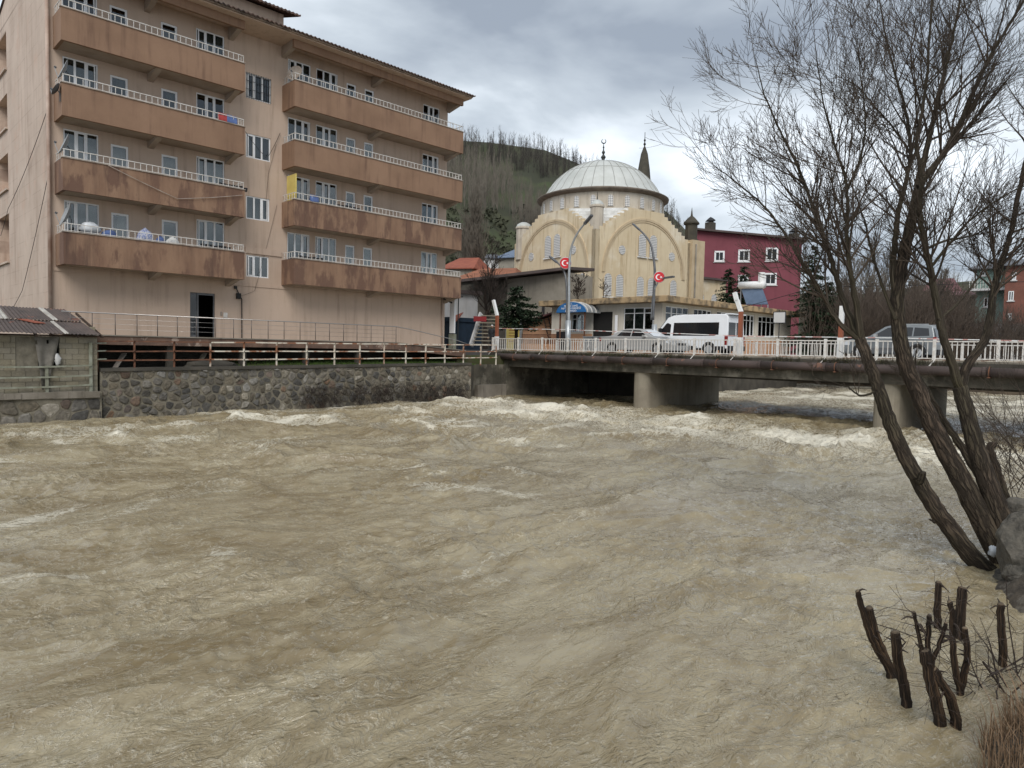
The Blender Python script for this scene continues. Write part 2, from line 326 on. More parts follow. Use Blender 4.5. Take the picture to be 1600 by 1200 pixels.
def add_boards(m, w, h, dark):
    """faint joints between the insulation boards under the render"""
    t = m.node_tree; b = t.nodes['Principled BSDF']; L = t.links.new; src = b.inputs['Base Color'].links[0].from_socket
    geo = t.nodes.new('ShaderNodeNewGeometry'); sp = t.nodes.new('ShaderNodeSeparateXYZ'); L(geo.outputs['Position'], sp.inputs[0]); cbn = t.nodes.new('ShaderNodeCombineXYZ'); L(sp.outputs[0], cbn.inputs[0]); L(sp.outputs[2], cbn.inputs[1])
    bk = t.nodes.new('ShaderNodeTexBrick'); bk.inputs['Scale'].default_value = 1; bk.inputs['Brick Width'].default_value = w; bk.inputs['Row Height'].default_value = h; bk.inputs['Mortar Size'].default_value = .016; bk.inputs['Mortar Smooth'].default_value = 1; L(cbn.outputs[0], bk.inputs['Vector'])
    ns = t.nodes.new('ShaderNodeTexNoise'); ns.inputs['Scale'].default_value = .8; ns.inputs['Detail'].default_value = 4; L(geo.outputs['Position'], ns.inputs['Vector']); mr = t.nodes.new('ShaderNodeMapRange'); mr.inputs[1].default_value = .38; mr.inputs[2].default_value = .62; L(ns.outputs[0], mr.inputs[0])
    mu = t.nodes.new('ShaderNodeMath'); mu.operation = 'MULTIPLY'; L(bk.outputs['Fac'], mu.inputs[0]); L(mr.outputs[0], mu.inputs[1]); x = t.nodes.new('ShaderNodeMix'); x.data_type = 'RGBA'; L(mu.outputs[0], x.inputs[0]); L(src, x.inputs[6]); x.inputs[7].default_value = (*dark, 1); L(x.outputs[2], b.inputs['Base Color'])
add_boards(M['stucco_side'], 1.2, .62, (.30, .22, .175))
# ------------------------------------------------------------------ river
_rng = np.random.RandomState(3)
_perm = _rng.permutation(256); _perm = np.concatenate([_perm, _perm, _perm])
_g = np.stack([np.cos(np.arange(256)/256*2*np.pi), np.sin(np.arange(256)/256*2*np.pi)], 1)
def pn(x, y, s=0):
    x = x+s*17.31; y = y+s*9.77
    xi = np.floor(x).astype(int); yi = np.floor(y).astype(int); xf = x-xi; yf = y-yi; xi &= 255; yi &= 255
    u = xf*xf*xf*(xf*(xf*6-15)+10); v = yf*yf*yf*(yf*(yf*6-15)+10)
    def g(ix, iy, fx, fy):
        h = _g[_perm[_perm[ix & 255]+(iy & 255)]]; return h[..., 0]*fx+h[..., 1]*fy
    a = g(xi, yi, xf, yf); b = g(xi+1, yi, xf-1, yf); c = g(xi, yi+1, xf, yf-1); d = g(xi+1, yi+1, xf-1, yf-1)
    return ((a+u*(b-a))*(1-v)+(c+u*(d-c))*v)*1.5
def ridge(x, y, s, k=1.6): return np.clip(1-np.abs(pn(x, y, s))*1.9, 0, 1)**k
def sst(a, lo, hi):
    t = np.clip((a-lo)/(hi-lo), 0, 1); return t*t*(3-2*t)
def river(x, y):
    wx = x+.9*pn(x*.22, y*.16, 1)+.40*pn(x*.7, y*.5, 2); wy = y+1.2*pn(x*.2, y*.18, 3)+.55*pn(x*.6, y*.55, 4)
    # rough water below the bridge dying out downstream, calmer by the near bank
    band = np.exp(-((y-17.5)/7.0)**2); left = np.exp(-((x-7)/8.0)**2)*np.exp(-((y-4)/9.0)**2)
    rough = .55+.75*band+.70*left
    rough *= (.40+.60*sst(31.8-x, 0, 7))*(.45+.55*sst(x-2, 0, 4))
    big = .20*pn(wx*.24, wy*.19, 5)+.24*(ridge(wx*.27, wy*.21, 6, 2.6)-.38)
    tr = np.exp(-((y-18.0)/3.4)**2)*.15*np.sin((y-.25*x)*1.9+1.6*pn(x*.3, y*.3, 21))
    mid = .20*(ridge(wx*.62, wy*.37, 7, 2.4)-.40)*(.35+.65*sst(pn(x*.21, y*.17, 23), -.3, .4))+.07*pn(wx*1.05, wy*.7, 8)
    sm = .085*(ridge(wx*1.9, wy*1.05, 9, 1.9)-.45)+.042*(ridge(wx*3.9, wy*2.2, 10, 1.7)-.45)
    fin = .014*(ridge(wx*7.6, wy*4.4, 11, 1.5)-.5)+.008*(ridge(wx*14, wy*9, 12, 1.3)-.5)
    calm = .35+.65*sst(pn(x*.35, y*.22, 13), -.35, .30)
    h = .85*rough*(big+mid)+.85*tr+(.40+.60*rough)*sm*calm+fin*(.4+.6*calm)
    crest = rough*(big+.9*mid)+tr
    br = np.exp(-((y-18.3)/4.8)**2)
    near = sst(pn(wx*.33, wy*.26, 14)+.5*pn(wx*.9, wy*.7, 15), -.1, .7)
    foam = .95*sst(crest, .13, .34)*(.45+.55*near)
    foam += br*(.38+.44*near)
    foam += .45*left*near+.42*sst(ridge(wx*.55, wy*.30, 17, 1.4)+.35*pn(wx*1.7, wy*1.3, 24), .55, 1.05)*near*sst(31-x, 0, 8)
    foam *= 1-sst(y, 22.3, 24.2)*.9
    for px_ in (10.9, 23.0): foam += .75*np.exp(-((x-px_)/1.0)**2-((y-23.0)/1.5)**2)*(.5+.5*near)
    foam += .35*np.exp(-((x-2.2)/.5)**2)*near
    foam += (.30+.5*near)*sst(y, 33, 38)
    return h, np.clip(foam, 0, 1)
def grid_mesh(name, xs, ys, hf, mat_, attr=True):
    X, Y = np.meshgrid(xs, ys); h, fo = hf(X, Y); nx, ny = len(xs), len(ys)
    co = np.stack([X, Y, h], -1).reshape(-1, 3).astype(np.float32)
    i = np.arange(ny-1)[:, None]*nx+np.arange(nx-1)[None, :]
    q = np.stack([i, i+1, i+nx+1, i+nx], -1).reshape(-1, 4).astype(np.int32)
    me = bpy.data.meshes.new(name); me.vertices.add(len(co)); me.vertices.foreach_set('co', co.ravel())
    me.loops.add(q.size); me.loops.foreach_set('vertex_index', q.ravel()); me.polygons.add(len(q))
    me.polygons.foreach_set('loop_start', np.arange(0, q.size, 4, dtype=np.int32)); me.polygons.foreach_set('loop_total', np.full(len(q), 4, np.int32))
    me.polygons.foreach_set('use_smooth', np.ones(len(q), bool)); me.update(calc_edges=True)
    if fo is not None:
        a = me.attributes.new('foam', 'FLOAT', 'POINT'); a.data.foreach_set('value', fo.ravel().astype(np.float32))
    me.materials.append(mat_); o = bpy.data.objects.new(name, me); COL.objects.link(o); WO[o.name] = Vector((0,0,0)); return o
def water_mat():
    m = bpy.data.materials.new('flood_water'); m.use_nodes = True; t = m.node_tree; b = t.nodes['Principled BSDF']; L = t.links.new
    def N(ty, **k):
        n = t.nodes.new(ty)
        for a, v in k.items(): setattr(n, a, v)
        return n
    geo = N('ShaderNodeNewGeometry'); P = geo.outputs['Position']
    def noise(sc, det, st, dist=0.0, ro=.55):
        mpn = N('ShaderNodeMapping'); mpn.inputs['Scale'].default_value = st; L(P, mpn.inputs[0])
        n = N('ShaderNodeTexNoise'); n.inputs['Scale'].default_value = sc; n.inputs['Detail'].default_value = det; n.inputs['Distortion'].default_value = dist; n.inputs['Roughness'].default_value = ro; L(mpn.outputs[0], n.inputs['Vector']); return n.outputs[0]
    def rng_(v, a, b_, c=0, d=1):
        mr = N('ShaderNodeMapRange'); mr.inputs[1].default_value = a; mr.inputs[2].default_value = b_; mr.inputs[3].default_value = c; mr.inputs[4].default_value = d; L(v, mr.inputs[0]); return mr.outputs[0]
    def mix(f, a, c):
        x = N('ShaderNodeMix', data_type='RGBA')
        if isinstance(f, float): x.inputs[0].default_value = f
        else: L(f, x.inputs[0])
        for i, k in ((6, a), (7, c)):
            if isinstance(k, tuple): x.inputs[i].default_value = (*k, 1)
            else: L(k, x.inputs[i])
        return x.outputs[2]
    def mth(op, a, c):
        x = N('ShaderNodeMath', operation=op)
        for i, k in ((0, a), (1, c)):
            if isinstance(k, (int, float)): x.inputs[i].default_value = k
            else: L(k, x.inputs[i])
        return x.outputs[0]
    silt_wave_tone = mix(rng_(mth('ADD', mth('MULTIPLY', noise(.55, 5, (1, .32, 1), 1.6), .6), mth('MULTIPLY', noise(2.6, 4, (1, .30, 1), 1.8), .4)), .40, .60), (.190,.146,.078), (.312,.262,.166))  # silt streaks, with the light and dark of waves painted into their colour
    fa = N('ShaderNodeAttribute', attribute_name='foam'); fo = fa.outputs['Fac']
    def rdg(sc, st, dist): return mth('SUBTRACT', 1.0, mth('MULTIPLY', mth('ABSOLUTE', mth('SUBTRACT', noise(sc, 4, st, dist, .6), .5), 0), 5.0))
    l1 = rdg(2.3, (1, .7, 1), 2.2); l2 = rdg(6.5, (1, .75, 1), 1.6); fine = noise(26, 4, (1, .8, 1), .8, .65)
    nn = mth('ADD', mth('ADD', mth('MULTIPLY', l1, .40), mth('MULTIPLY', l2, .34)), mth('MULTIPLY', fine, .40))
    fm = rng_(mth('ADD', nn, mth('MULTIPLY', fo, .68)), .80, 1.34)
    col = mix(fm, silt_wave_tone, (.72,.67,.545))
    L(col, b.inputs['Base Color'])
    L(rng_(fm, 0, .8, .045, .6), b.inputs['Roughness'])
    b.inputs['IOR'].default_value = 1.42; b.inputs['Specular IOR Level'].default_value = .75
    h1 = mth('ABSOLUTE', mth('SUBTRACT', noise(4.2, 3, (1, .5, 1), 1.8), .5), 0)
    h2 = mth('ABSOLUTE', mth('SUBTRACT', noise(11, 3, (1, .55, 1), 1.4), .5), 0)
    hh = mth('ADD', mth('MULTIPLY', h1, -1.0), mth('MULTIPLY', h2, -.30))
    slick = rng_(noise(.45, 3, (1, .45, 1), 1.0), .40, .58, .22, 1.0)
    hh = mth('MULTIPLY', hh, slick)
    hh = mth('ADD', hh, mth('MULTIPLY', mth('MULTIPLY', fine, fm), .35))
    bp = N('ShaderNodeBump'); bp.inputs['Strength'].default_value = .85; bp.inputs['Distance'].default_value = .115; L(hh, bp.inputs['Height']); L(bp.outputs[0], b.inputs['Normal'])
    return m
M['water'] = water_mat()
def graded(a, b, s0, s1):
    out = [a]; 
    while out[-1] < b:
        t = (out[-1]-a)/(b-a); out.append(out[-1]+s0+(s1-s0)*t)
    return np.array(out)
o = struct(grid_mesh('river_water', graded(-4, 33.2, .085, .030), graded(-9, 34, .034, .085), river, M['water']))
o = struct(grid_mesh('river_water', graded(-30, 60, .28, .28), graded(33.95, 72, .15, .4), river, M['water']))
bed = MB().box((-40, -60, -3.2), (70, 74, -3.0)).build('river_bed', M['soil']); struct(bed)
# ------------------------------------------------------------------ banks
def zt(y): return 1.90+.0115*y                 # top of the river wall
mb = MB().box((-60, 20.6, -3), (-.62, 32.25, 2.86)).box((-60, 32.25, -3), (1.15, 66, 2.86)); struct(mb.build('left_bank_ground', M['asphalt']))
mb = MB()
ys = [-30+i*.8 for i in range(64)]
g = MB()
rr = random.Random(5)
xs = [-14, -6, -1.2, -.2, .6, 1.3, 1.92]
vs = []
for y in ys:
    for x in xs:
        vs.append((x, min(y, 20.4), zt(y)-.13+(.06*rr.random() if x < 1.8 else 0)+(.33*max(0, (1.3-x)/2.5) if (y > 6 and x > -1.3) else 0)))
n = len(xs); fs = [(j*n+i, j*n+i+1, (j+1)*n+i+1, (j+1)*n+i) for j in range(len(ys)-1) for i in range(n-1)]
g.add(vs, fs); struct(g.build('grass_bank', M['grass_soil'], smooth=True))
def tufts(name, mat_, spots, hmin, hmax, w, rng, lean=.5, parent=None):
    mb = MB()
    for (x, y, z) in spots:
        h = rng.uniform(hmin, hmax); a = rng.random()*6.28; l = rng.uniform(0, lean)*h
        dx_, dy_ = math.cos(a), math.sin(a); wx, wy = -dy_*w/2, dx_*w/2
        mb.add([(x-wx, y-wy, z), (x+wx, y+wy, z), (x+dx_*l*.35+wx*.6, y+dy_*l*.35+wy*.6, z+h*.6), (x+dx_*l*.35-wx*.6, y+dy_*l*.35-wy*.6, z+h*.6), (x+dx_*l, y+dy_*l, z+h*.95)], [(0,1,2,3), (3,2,4)])
    return mb.build(name, mat_, parent)
sp = []
for _ in range(14000):
    y = 5.2+15.2*rr.random()**.8; x = 1.9-2.4*rr.random()
    if rr.random() < min(1, (y-4.5)/6): sp.append((x, y, zt(y)-.13+.33*max(0, (1.3-x)/2.5)*(y > 6)))
stuff(tufts('grass', M['grass'], sp, .05, .15, .03, rr))['label'] = 'short green grass behind the river wall fence'
# ------------------------------------------------------------------ river wall of rubble stones
def clip(poly, p, n):
    out = []
    for i in range(len(poly)):
        a, b = poly[i], poly[(i+1) % len(poly)]
        da = (a[0]-p[0])*n[0]+(a[1]-p[1])*n[1]; db = (b[0]-p[0])*n[0]+(b[1]-p[1])*n[1]
        if da <= 0: out.append(a)
        if (da < 0 < db) or (db < 0 < da):
            t = da/(da-db); out.append((a[0]+(b[0]-a[0])*t, a[1]+(b[1]-a[1])*t))
    return out
def voronoi(y0, y1, z0, z1, cw, ch, rng, jit=.52):
    nx = max(1, int((y1-y0)/cw)); nz = max(1, int((z1-z0)/ch)); cw = (y1-y0)/nx; ch = (z1-z0)/nz; pts = {}
    for i in range(-2, nx+2):
        for j in range(-2, nz+2):
            pts[i, j] = (y0+(i+.5+(.5 if j % 2 else 0)*.8+rng.uniform(-jit, jit))*cw, z0+(j+.5+rng.uniform(-jit, jit)*.8)*ch)
    cells = []
    for i in range(-1, nx+1):
        for j in range(nz):
            c = pts[i, j]; poly = [(c[0]-2*cw, c[1]-2*ch), (c[0]+2*cw, c[1]-2*ch), (c[0]+2*cw, c[1]+2*ch), (c[0]-2*cw, c[1]+2*ch)]
            for di in (-2,-1,0,1,2):
                for dj in (-2,-1,0,1,2):
                    q = pts.get((i+di, j+dj))
                    if (di or dj) and q: poly = clip(poly, ((c[0]+q[0])/2, (c[1]+q[1])/2), (q[0]-c[0], q[1]-c[1]))
                    if len(poly) < 3: break
            for p, nn in (((y0, 0), (-1, 0)), ((y1, 0), (1, 0)), ((0, z0), (0, -1)), ((0, z1), (0, 1))):
                if len(poly) >= 3: poly = clip(poly, p, nn)
            if len(poly) >= 3:
                ar = abs(sum(poly[k][0]*poly[(k+1) % len(poly)][1]-poly[(k+1) % len(poly)][0]*poly[k][1] for k in range(len(poly))))/2
                if ar > .012: cells.append(poly)
    return cells
def stones(parent, X, cells, rng, gap=.03, zcap=None, join=False):
    JB = MB()
    for poly in cells:
        cy = sum(p[0] for p in poly)/len(poly); cz = sum(p[1] for p in poly)/len(poly)
        if zcap and max(p[1] for p in poly) > zcap(cy)+.02:
            poly = clip(poly, (0, zcap(cy)), (0, 1))
            if len(poly) < 3: continue
            cz = sum(p[1] for p in poly)/len(poly)
        poly = [q for i in range(len(poly)) for q in ((poly[i][0]*.80+poly[i-1][0]*.20, poly[i][1]*.80+poly[i-1][1]*.20), (poly[i][0]*.80+poly[(i+1) % len(poly)][0]*.20, poly[i][1]*.80+poly[(i+1) % len(poly)][1]*.20))]
        r = sum(math.hypot(p[0]-cy, p[1]-cz) for p in poly)/len(poly)
        k0 = max(.5, 1-gap/r); pr = rng.uniform(.015, .075); mb = MB(); n = len(poly); vs = []
        for k, dx_ in ((k0, 0), (k0*rng.uniform(.90, .97), pr*.7), (k0*rng.uniform(.62, .8), pr)):
            for p in poly: vs.append((X+dx_+rng.uniform(-.008, .008), cy+(p[0]-cy)*k+rng.uniform(-.012, .012), cz+(p[1]-cz)*k+rng.uniform(-.012, .012)))
        vs.append((X+pr*1.1, cy, cz)); fs = []
        for a in (0, n):
            for i in range(n): fs.append((a+i, a+(i+1) % n, a+n+(i+1) % n, a+n+i))
        for i in range(n): fs.append((2*n+i, 2*n+(i+1) % n, 3*n))
        mi = rng.choice([0]*8+[1]*4+[2]*2+[3])
        if join: JB.add(vs, fs, mi)
        else: mb.add(vs, fs); mb.build('stone', M['stone_%d' % mi], parent)
    if join: stuff(JB.build('stones', [M['stone_%d' % i] for i in range(4)], parent))
for i, (a, b) in enumerate((((.17,.148,.115), (.085,.075,.058)), ((.10,.093,.08), (.055,.05,.043)), ((.30,.275,.235), (.16,.145,.115)), ((.17,.12,.085), (.10,.072,.055)))):
    M['stone_%d' % i] = mat('stone_%d' % i, a, .75, b, 7, 6, .9, 13, rnd=.35, coords='World')
wl = thing('river_wall', 'rubble stone river wall below the long white fence', 'stone wall', (1.7, 10, 0))
mb = MB(); pts = [.72+i*.6 for i in range(33)]
for a, b in zip(pts[:-1], pts[1:]): mb.add([(1.5,a,-2.5),(2.06,a,-2.5),(2.06,b,-2.5),(1.5,b,-2.5),(1.5,a,zt(a)-.1),(2.06,a,zt(a)-.1),(2.06,b,zt(b)-.1),(1.5,b,zt(b)-.1)], [(4,5,6,7),(1,2,6,5)])
mb.add([(1.5,.72,-2.5),(2.06,.72,-2.5),(2.06,.72,zt(.72)-.1),(1.5,.72,zt(.72)-.1)], [(0,1,2,3)])
mb.add([(1.5,19.92,-2.5),(2.06,19.92,-2.5),(2.06,19.92,zt(20)-.1),(1.5,19.92,zt(20)-.1)], [(3,2,1,0)])
mb.build('mortar', M['mortar'], wl)
mb = MB()
for a, b in zip(pts[:-1], pts[1:]):
    e1 = .03*math.sin(a*2.1); e2 = .03*math.sin(b*2.1)
    mb.add([(1.42,a,zt(a)-.12),(2.14+e1,a,zt(a)-.12),(2.14+e2,b,zt(b)-.12),(1.42,b,zt(b)-.12),(1.42,a,zt(a)),(2.12+e1,a,zt(a)),(2.12+e2,b,zt(b)),(1.42,b,zt(b))], [(4,5,6,7),(1,2,6,5),(0,3,2,1),(0,1,5,4),(2,3,7,6)])
mb.build('coping', M['concrete_dark'], wl)
rs = random.Random(11)
cells = sorted(voronoi(.75, 19.9, -.12, 2.05, .36, .275, rs), key=lambda c: c[0][0])
stones(wl, 2.055, cells[:298], rs, gap=.042, zcap=lambda y: zt(y)-.13); stones(wl, 2.055, cells[298:], rs, gap=.042, zcap=lambda y: zt(y)-.13, join=True)
fw = thing('foundation_wall', 'low rubble stone base at the waterline under the block shed', 'stone wall', (2.2, -2, 0))
MB().box((1.2, -8, -2.5), (2.30, .70, 1.02)).build('mortar', M['mortar'], fw)
stones(fw, 2.295, voronoi(-6.5, .66, -.15, .78, .52, .33, rs), rs)
# pale broken ledge on top of the base
mb = MB()
for i in range(14):
    y = -6.4+i*.5; mb.box((2.2, y, .80+.03*rs.random()), (2.36+.06*rs.random(), y+.5+.02, 1.03+.05*rs.random()))
mb.build('ledge', M['concrete'], fw)
# dead creeper hanging on the wall near the waterline
def twig_mass(name, mat_, n, fn, rng, parent=None, r=.006, sides=3):
    mb = MB()
    for _ in range(n):
        p, d, L_ = fn(rng); path = [p]; q = Vector(p); d = Vector(d)
        for k in range(3):
            d = (d+Vector((rng.uniform(-.4,.4), rng.uniform(-.4,.4), rng.uniform(-.4,.4)))).normalized(); q = q+d*(L_/3); path.append(q.copy())
        mb.tube(path, [r, r*.85, r*.65, r*.35], sides, False)
    return mb.build(name, mat_, parent)
def creep(rng):
    y = rng.choice([9.5,10.3,11,12.3,13.4,14.1,15.2,16.3,17.1,18.2,18.8])+rng.gauss(0, .33); z = rng.uniform(.1, 1.0)
    return (2.12, y, z), (rng.uniform(.1,.7), rng.uniform(-.4,.4), rng.uniform(-1, .3)), rng.uniform(.25, .7)
stuff(twig_mass('dead_creeper', M['twig_dark'], 1300, creep, random.Random(4), r=.008))['label'] = 'dark dead creeper hanging on the river wall'
# fence on the wall
fpx = [152,210,272,328.5,381,432,479,522.5,562,600,634,665,695,724,751,775]
fy = [at(p, 555, X=1.9).y for p in fpx]
fence = thing('river_fence', 'long rusty white three-rail fence on top of the river wall', 'fence', (1.9, 10, 2))
rust_i = {0,1,2}
for i, y in enumerate(fy):
    m = M['rust_dark'] if i in rust_i else M['rust']
    MB().box((1.87, y-.03, zt(y)-.15), (1.93, y+.03, zt(y)+1.05)).build('post', m, fence)
for i in range(len(fy)-1):
    for k, hz in enumerate((.30, .66, 1.05)):
        a, b = fy[i]+.0, fy[i+1]
        m = M['rust_dark'] if i < 3 else M['rust']
        sag = rr.uniform(-.012, .012)
        MB().bar((1.955, a-.02, zt(a)+hz+sag), (1.955, b+.02, zt(b)+hz-sag*.5), .045, .055).build('rail', m, fence)
# ------------------------------------------------------------------ bridge
BY0, BY1 = 24.0, 32.2
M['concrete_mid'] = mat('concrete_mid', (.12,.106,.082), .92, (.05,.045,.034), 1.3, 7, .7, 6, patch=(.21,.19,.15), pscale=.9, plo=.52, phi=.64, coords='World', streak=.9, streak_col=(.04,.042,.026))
br = thing('bridge', 'low concrete road bridge on round-nosed piers across the river', 'bridge', (18, 28, 0))
mb = MB()
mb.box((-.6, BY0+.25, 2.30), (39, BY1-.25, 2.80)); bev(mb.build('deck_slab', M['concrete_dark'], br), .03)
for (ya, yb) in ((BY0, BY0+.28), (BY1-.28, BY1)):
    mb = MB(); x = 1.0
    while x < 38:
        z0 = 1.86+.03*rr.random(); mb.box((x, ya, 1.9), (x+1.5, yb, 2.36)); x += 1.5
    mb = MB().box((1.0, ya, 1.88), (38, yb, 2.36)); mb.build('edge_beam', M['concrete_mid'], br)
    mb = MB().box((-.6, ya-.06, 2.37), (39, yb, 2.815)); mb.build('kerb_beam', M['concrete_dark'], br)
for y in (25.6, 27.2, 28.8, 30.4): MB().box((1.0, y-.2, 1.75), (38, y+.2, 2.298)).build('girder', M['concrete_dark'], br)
mb = MB().box((-.6, 25.3, 2.802), (39, 31, 2.86)); mb.build('road_surface', M['asphalt'], br)
for (ya, yb) in ((BY0-.03, 25.3), (31.0, BY1)): MB().box((-.6, ya, 2.82), (39, yb, 2.90)).build('sidewalk', M['concrete'], br)
for x in (10.9, 23.0):
    prof = []
    hw = .5
    for k in range(13): 
        t = math.pi+math.pi*k/12; prof.append((x+hw*math.cos(t), 24.45+hw*.8*math.sin(t), -3))
    prof += [(x+hw, 31.9, -3), (x-hw, 31.9, -3)]
    MB().prism(prof[::-1], (0, 0, 4.88)).build('pier', M['concrete_light'], br, smooth=False)
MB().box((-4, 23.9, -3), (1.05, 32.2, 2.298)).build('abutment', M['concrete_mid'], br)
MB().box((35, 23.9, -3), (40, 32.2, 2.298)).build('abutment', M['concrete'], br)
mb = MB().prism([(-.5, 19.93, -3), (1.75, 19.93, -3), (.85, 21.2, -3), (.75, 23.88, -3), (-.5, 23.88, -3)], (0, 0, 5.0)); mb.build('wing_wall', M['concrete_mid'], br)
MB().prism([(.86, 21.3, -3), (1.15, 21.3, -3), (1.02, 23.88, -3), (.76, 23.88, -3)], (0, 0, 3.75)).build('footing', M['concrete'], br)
struct(MB().box((-3, 19.95, 1.9), (.75, 24.0, 2.55)).build('verge', M['grass_soil']))
# steel pipe slung on the near face
pp = thing('water_pipe', 'dark rusty steel pipe running along the near side of the bridge', 'pipe', (18, 23.72, 2.5))
x = .4; k = 0
while x < 39:
    x2 = x+2.9; MB().tube([(x, 23.70, 2.52-.001*x), (x2, 23.70, 2.52-.001*x2)], .185, 14).build('pipe_section', M['pipe'], pp, smooth=True)
    MB().tube([(x2-.06, 23.70, 2.52-.001*x2), (x2+.06, 23.70, 2.52-.001*x2)], .205, 14).build('joint_collar', M['pipe'], pp, smooth=False); x = x2
# railings
def bridge_rail(name, label, Y, xs, rng, bent):
    t = thing(name, label, 'railing', ((xs[0]+xs[-1])/2, Y, 2.85)); zb, ztop = 2.90, 3.66
    bal = MB().box((-.014, -.014, 0), (.014, .014, ztop-zb-.10)).mesh('baluster', M['white_metal'])
    for i, x in enumerate(xs):
        MB().box((x-.055, Y-.05, 2.62), (x+.055, Y+.05, ztop+.06)).build('post', M['white_metal'], t)
        if bent and i % 2 == 0 or (bent and rng.random() < .4):
            s = rng.choice((-1, 1)); MB().bar((x+.05, Y-.07, zb+.02), (x-.22*1, Y-.30, 2.48), .035).build('brace', M['white_metal'], t)
        if i == len(xs)-1: break
        a, b = x+.055, xs[i+1]-.055
        MB().bar((a, Y, ztop-.02), (b, Y, ztop-.02), .05, .045).build('top_rail', M['white_metal'], t)
        MB().bar((a, Y, zb+.07), (b, Y, zb+.07+rng.uniform(-.012,.012)), .04, .04).build('bottom_rail', M['white_metal'], t)
        MB().bar((a, Y-.01, zb-.02), (b, Y-.01, zb-.02), .10, .07).build('base_rail', M['rust'], t)
        nb = max(3, int(round((b-a)/.175)))
        for k in range(1, nb):
            xb = a+(b-a)*k/nb
            if bent and ((i in (2,) and k in (1,2,3)) or (i in (3,) and k in (6,7,8,9))):
                s = rng.uniform(.06, .15)*rng.choice((-1, 1))
                MB().tube([(xb, Y, zb+.06), (xb+s, Y-.06, zb+.33), (xb+s*.3, Y-.02, ztop-.03)], .015, 5).build('baluster', M['white_metal'], t, label='bent white baluster')
            else: inst(bal, 'baluster', t, (xb, Y, zb+.06))
    return t
rpx = [770,809.6,846.8,887,930.6,977.3,1028.8,1085,1148,1215,1289.5,1370,1460,1560,1690]
bx_ = [at(p, 545, Y=24.05).x for p in rpx]
bridge_rail('bridge_railing', 'white baluster railing along the near edge of the bridge', 24.05, bx_, random.Random(3), True)
bridge_rail('bridge_railing', 'white baluster railing along the far edge of the bridge behind the vehicles', 32.05, [-2+2.6*i for i in range(15)], random.Random(4), False)

for k in range(14):
    x = 1.9+2.75*k; MB().box((x-.04, 23.5, 2.29), (x+.04, 23.93, 2.33)).build('bracket', M['rust_dark'], pp); MB().tube([(x, 23.70+.215*math.cos(a), 2.50+.215*math.sin(a)) for a in [math.pi*2*i/12 for i in range(13)]], .018, 4, False).build('strap', M['rust_dark'], pp)
rw2 = random.Random(17); M['moss'] = mat('moss', (.045,.048,.018), .95, (.06,.045,.028), 2, 4, coords='World')
sp = [(x, 23.90+rw2.uniform(-.06, .1), 2.79+rw2.uniform(-.13, .02)) for x in [rw2.uniform(.2, 30) for _ in range(4200)] if pn(np.array([x*.9]), np.array([.3]), 5)[0] > -.25+.3*rw2.random()]
stuff(tufts('deck_weeds', M['moss'], sp, .05, .2, .025, rw2, 1.2))['label'] = 'mossy weeds growing along the edge of the bridge deck'
# ------------------------------------------------------------------ apartment block
XW = -1.3; ST = 2.9; PT2 = 7.26; PH = 1.264; YE = 20.62
apt = thing('apartment_block', 'brown five-storey apartment block with long stained balconies beside the river', 'building', (-7, 10, 2.2))
def wall_holes(axis, c, thick, a0, a1, z0, z1, holes, mat_, name, parent):
    """wall in the plane axis=c, outer face at c, thickness towards minus; holes = (a,b,z,zz) rectangles"""
    av = sorted({a0, a1, *[h[0] for h in holes], *[h[1] for h in holes]}); zv = sorted({z0, z1, *[h[2] for h in holes], *[h[3] for h in holes]})
    mb = MB(); s = 1 if thick > 0 else -1
    def P(a, z, d): return (c-d, a, z) if axis == 'x' else (a, c-d, z)
    def inh(a, z): return any(h[0] < a < h[1] and h[2] < z < h[3] for h in holes)
    # merge columns into runs to keep faces few
    for j in range(len(zv)-1):
        i = 0
        while i < len(av)-1:
            if inh((av[i]+av[i+1])/2, (zv[j]+zv[j+1])/2): i += 1; continue
            k = i
            while k < len(av)-1 and not inh((av[k]+av[k+1])/2, (zv[j]+zv[j+1])/2): k += 1
            mb.quad(P(av[i], zv[j], 0), P(av[k], zv[j], 0), P(av[k], zv[j+1], 0), P(av[i], zv[j+1], 0)); i = k
    for (a, b, z, zz) in holes:
        for (p, q) in (((a, z), (b, z)), ((b, z), (b, zz)), ((b, zz), (a, zz)), ((a, zz), (a, z))):
            mb.quad(P(p[0], p[1], 0), P(q[0], q[1], 0), P(q[0], q[1], thick), P(p[0], p[1], thick))
    return mb.build(name, mat_, parent)
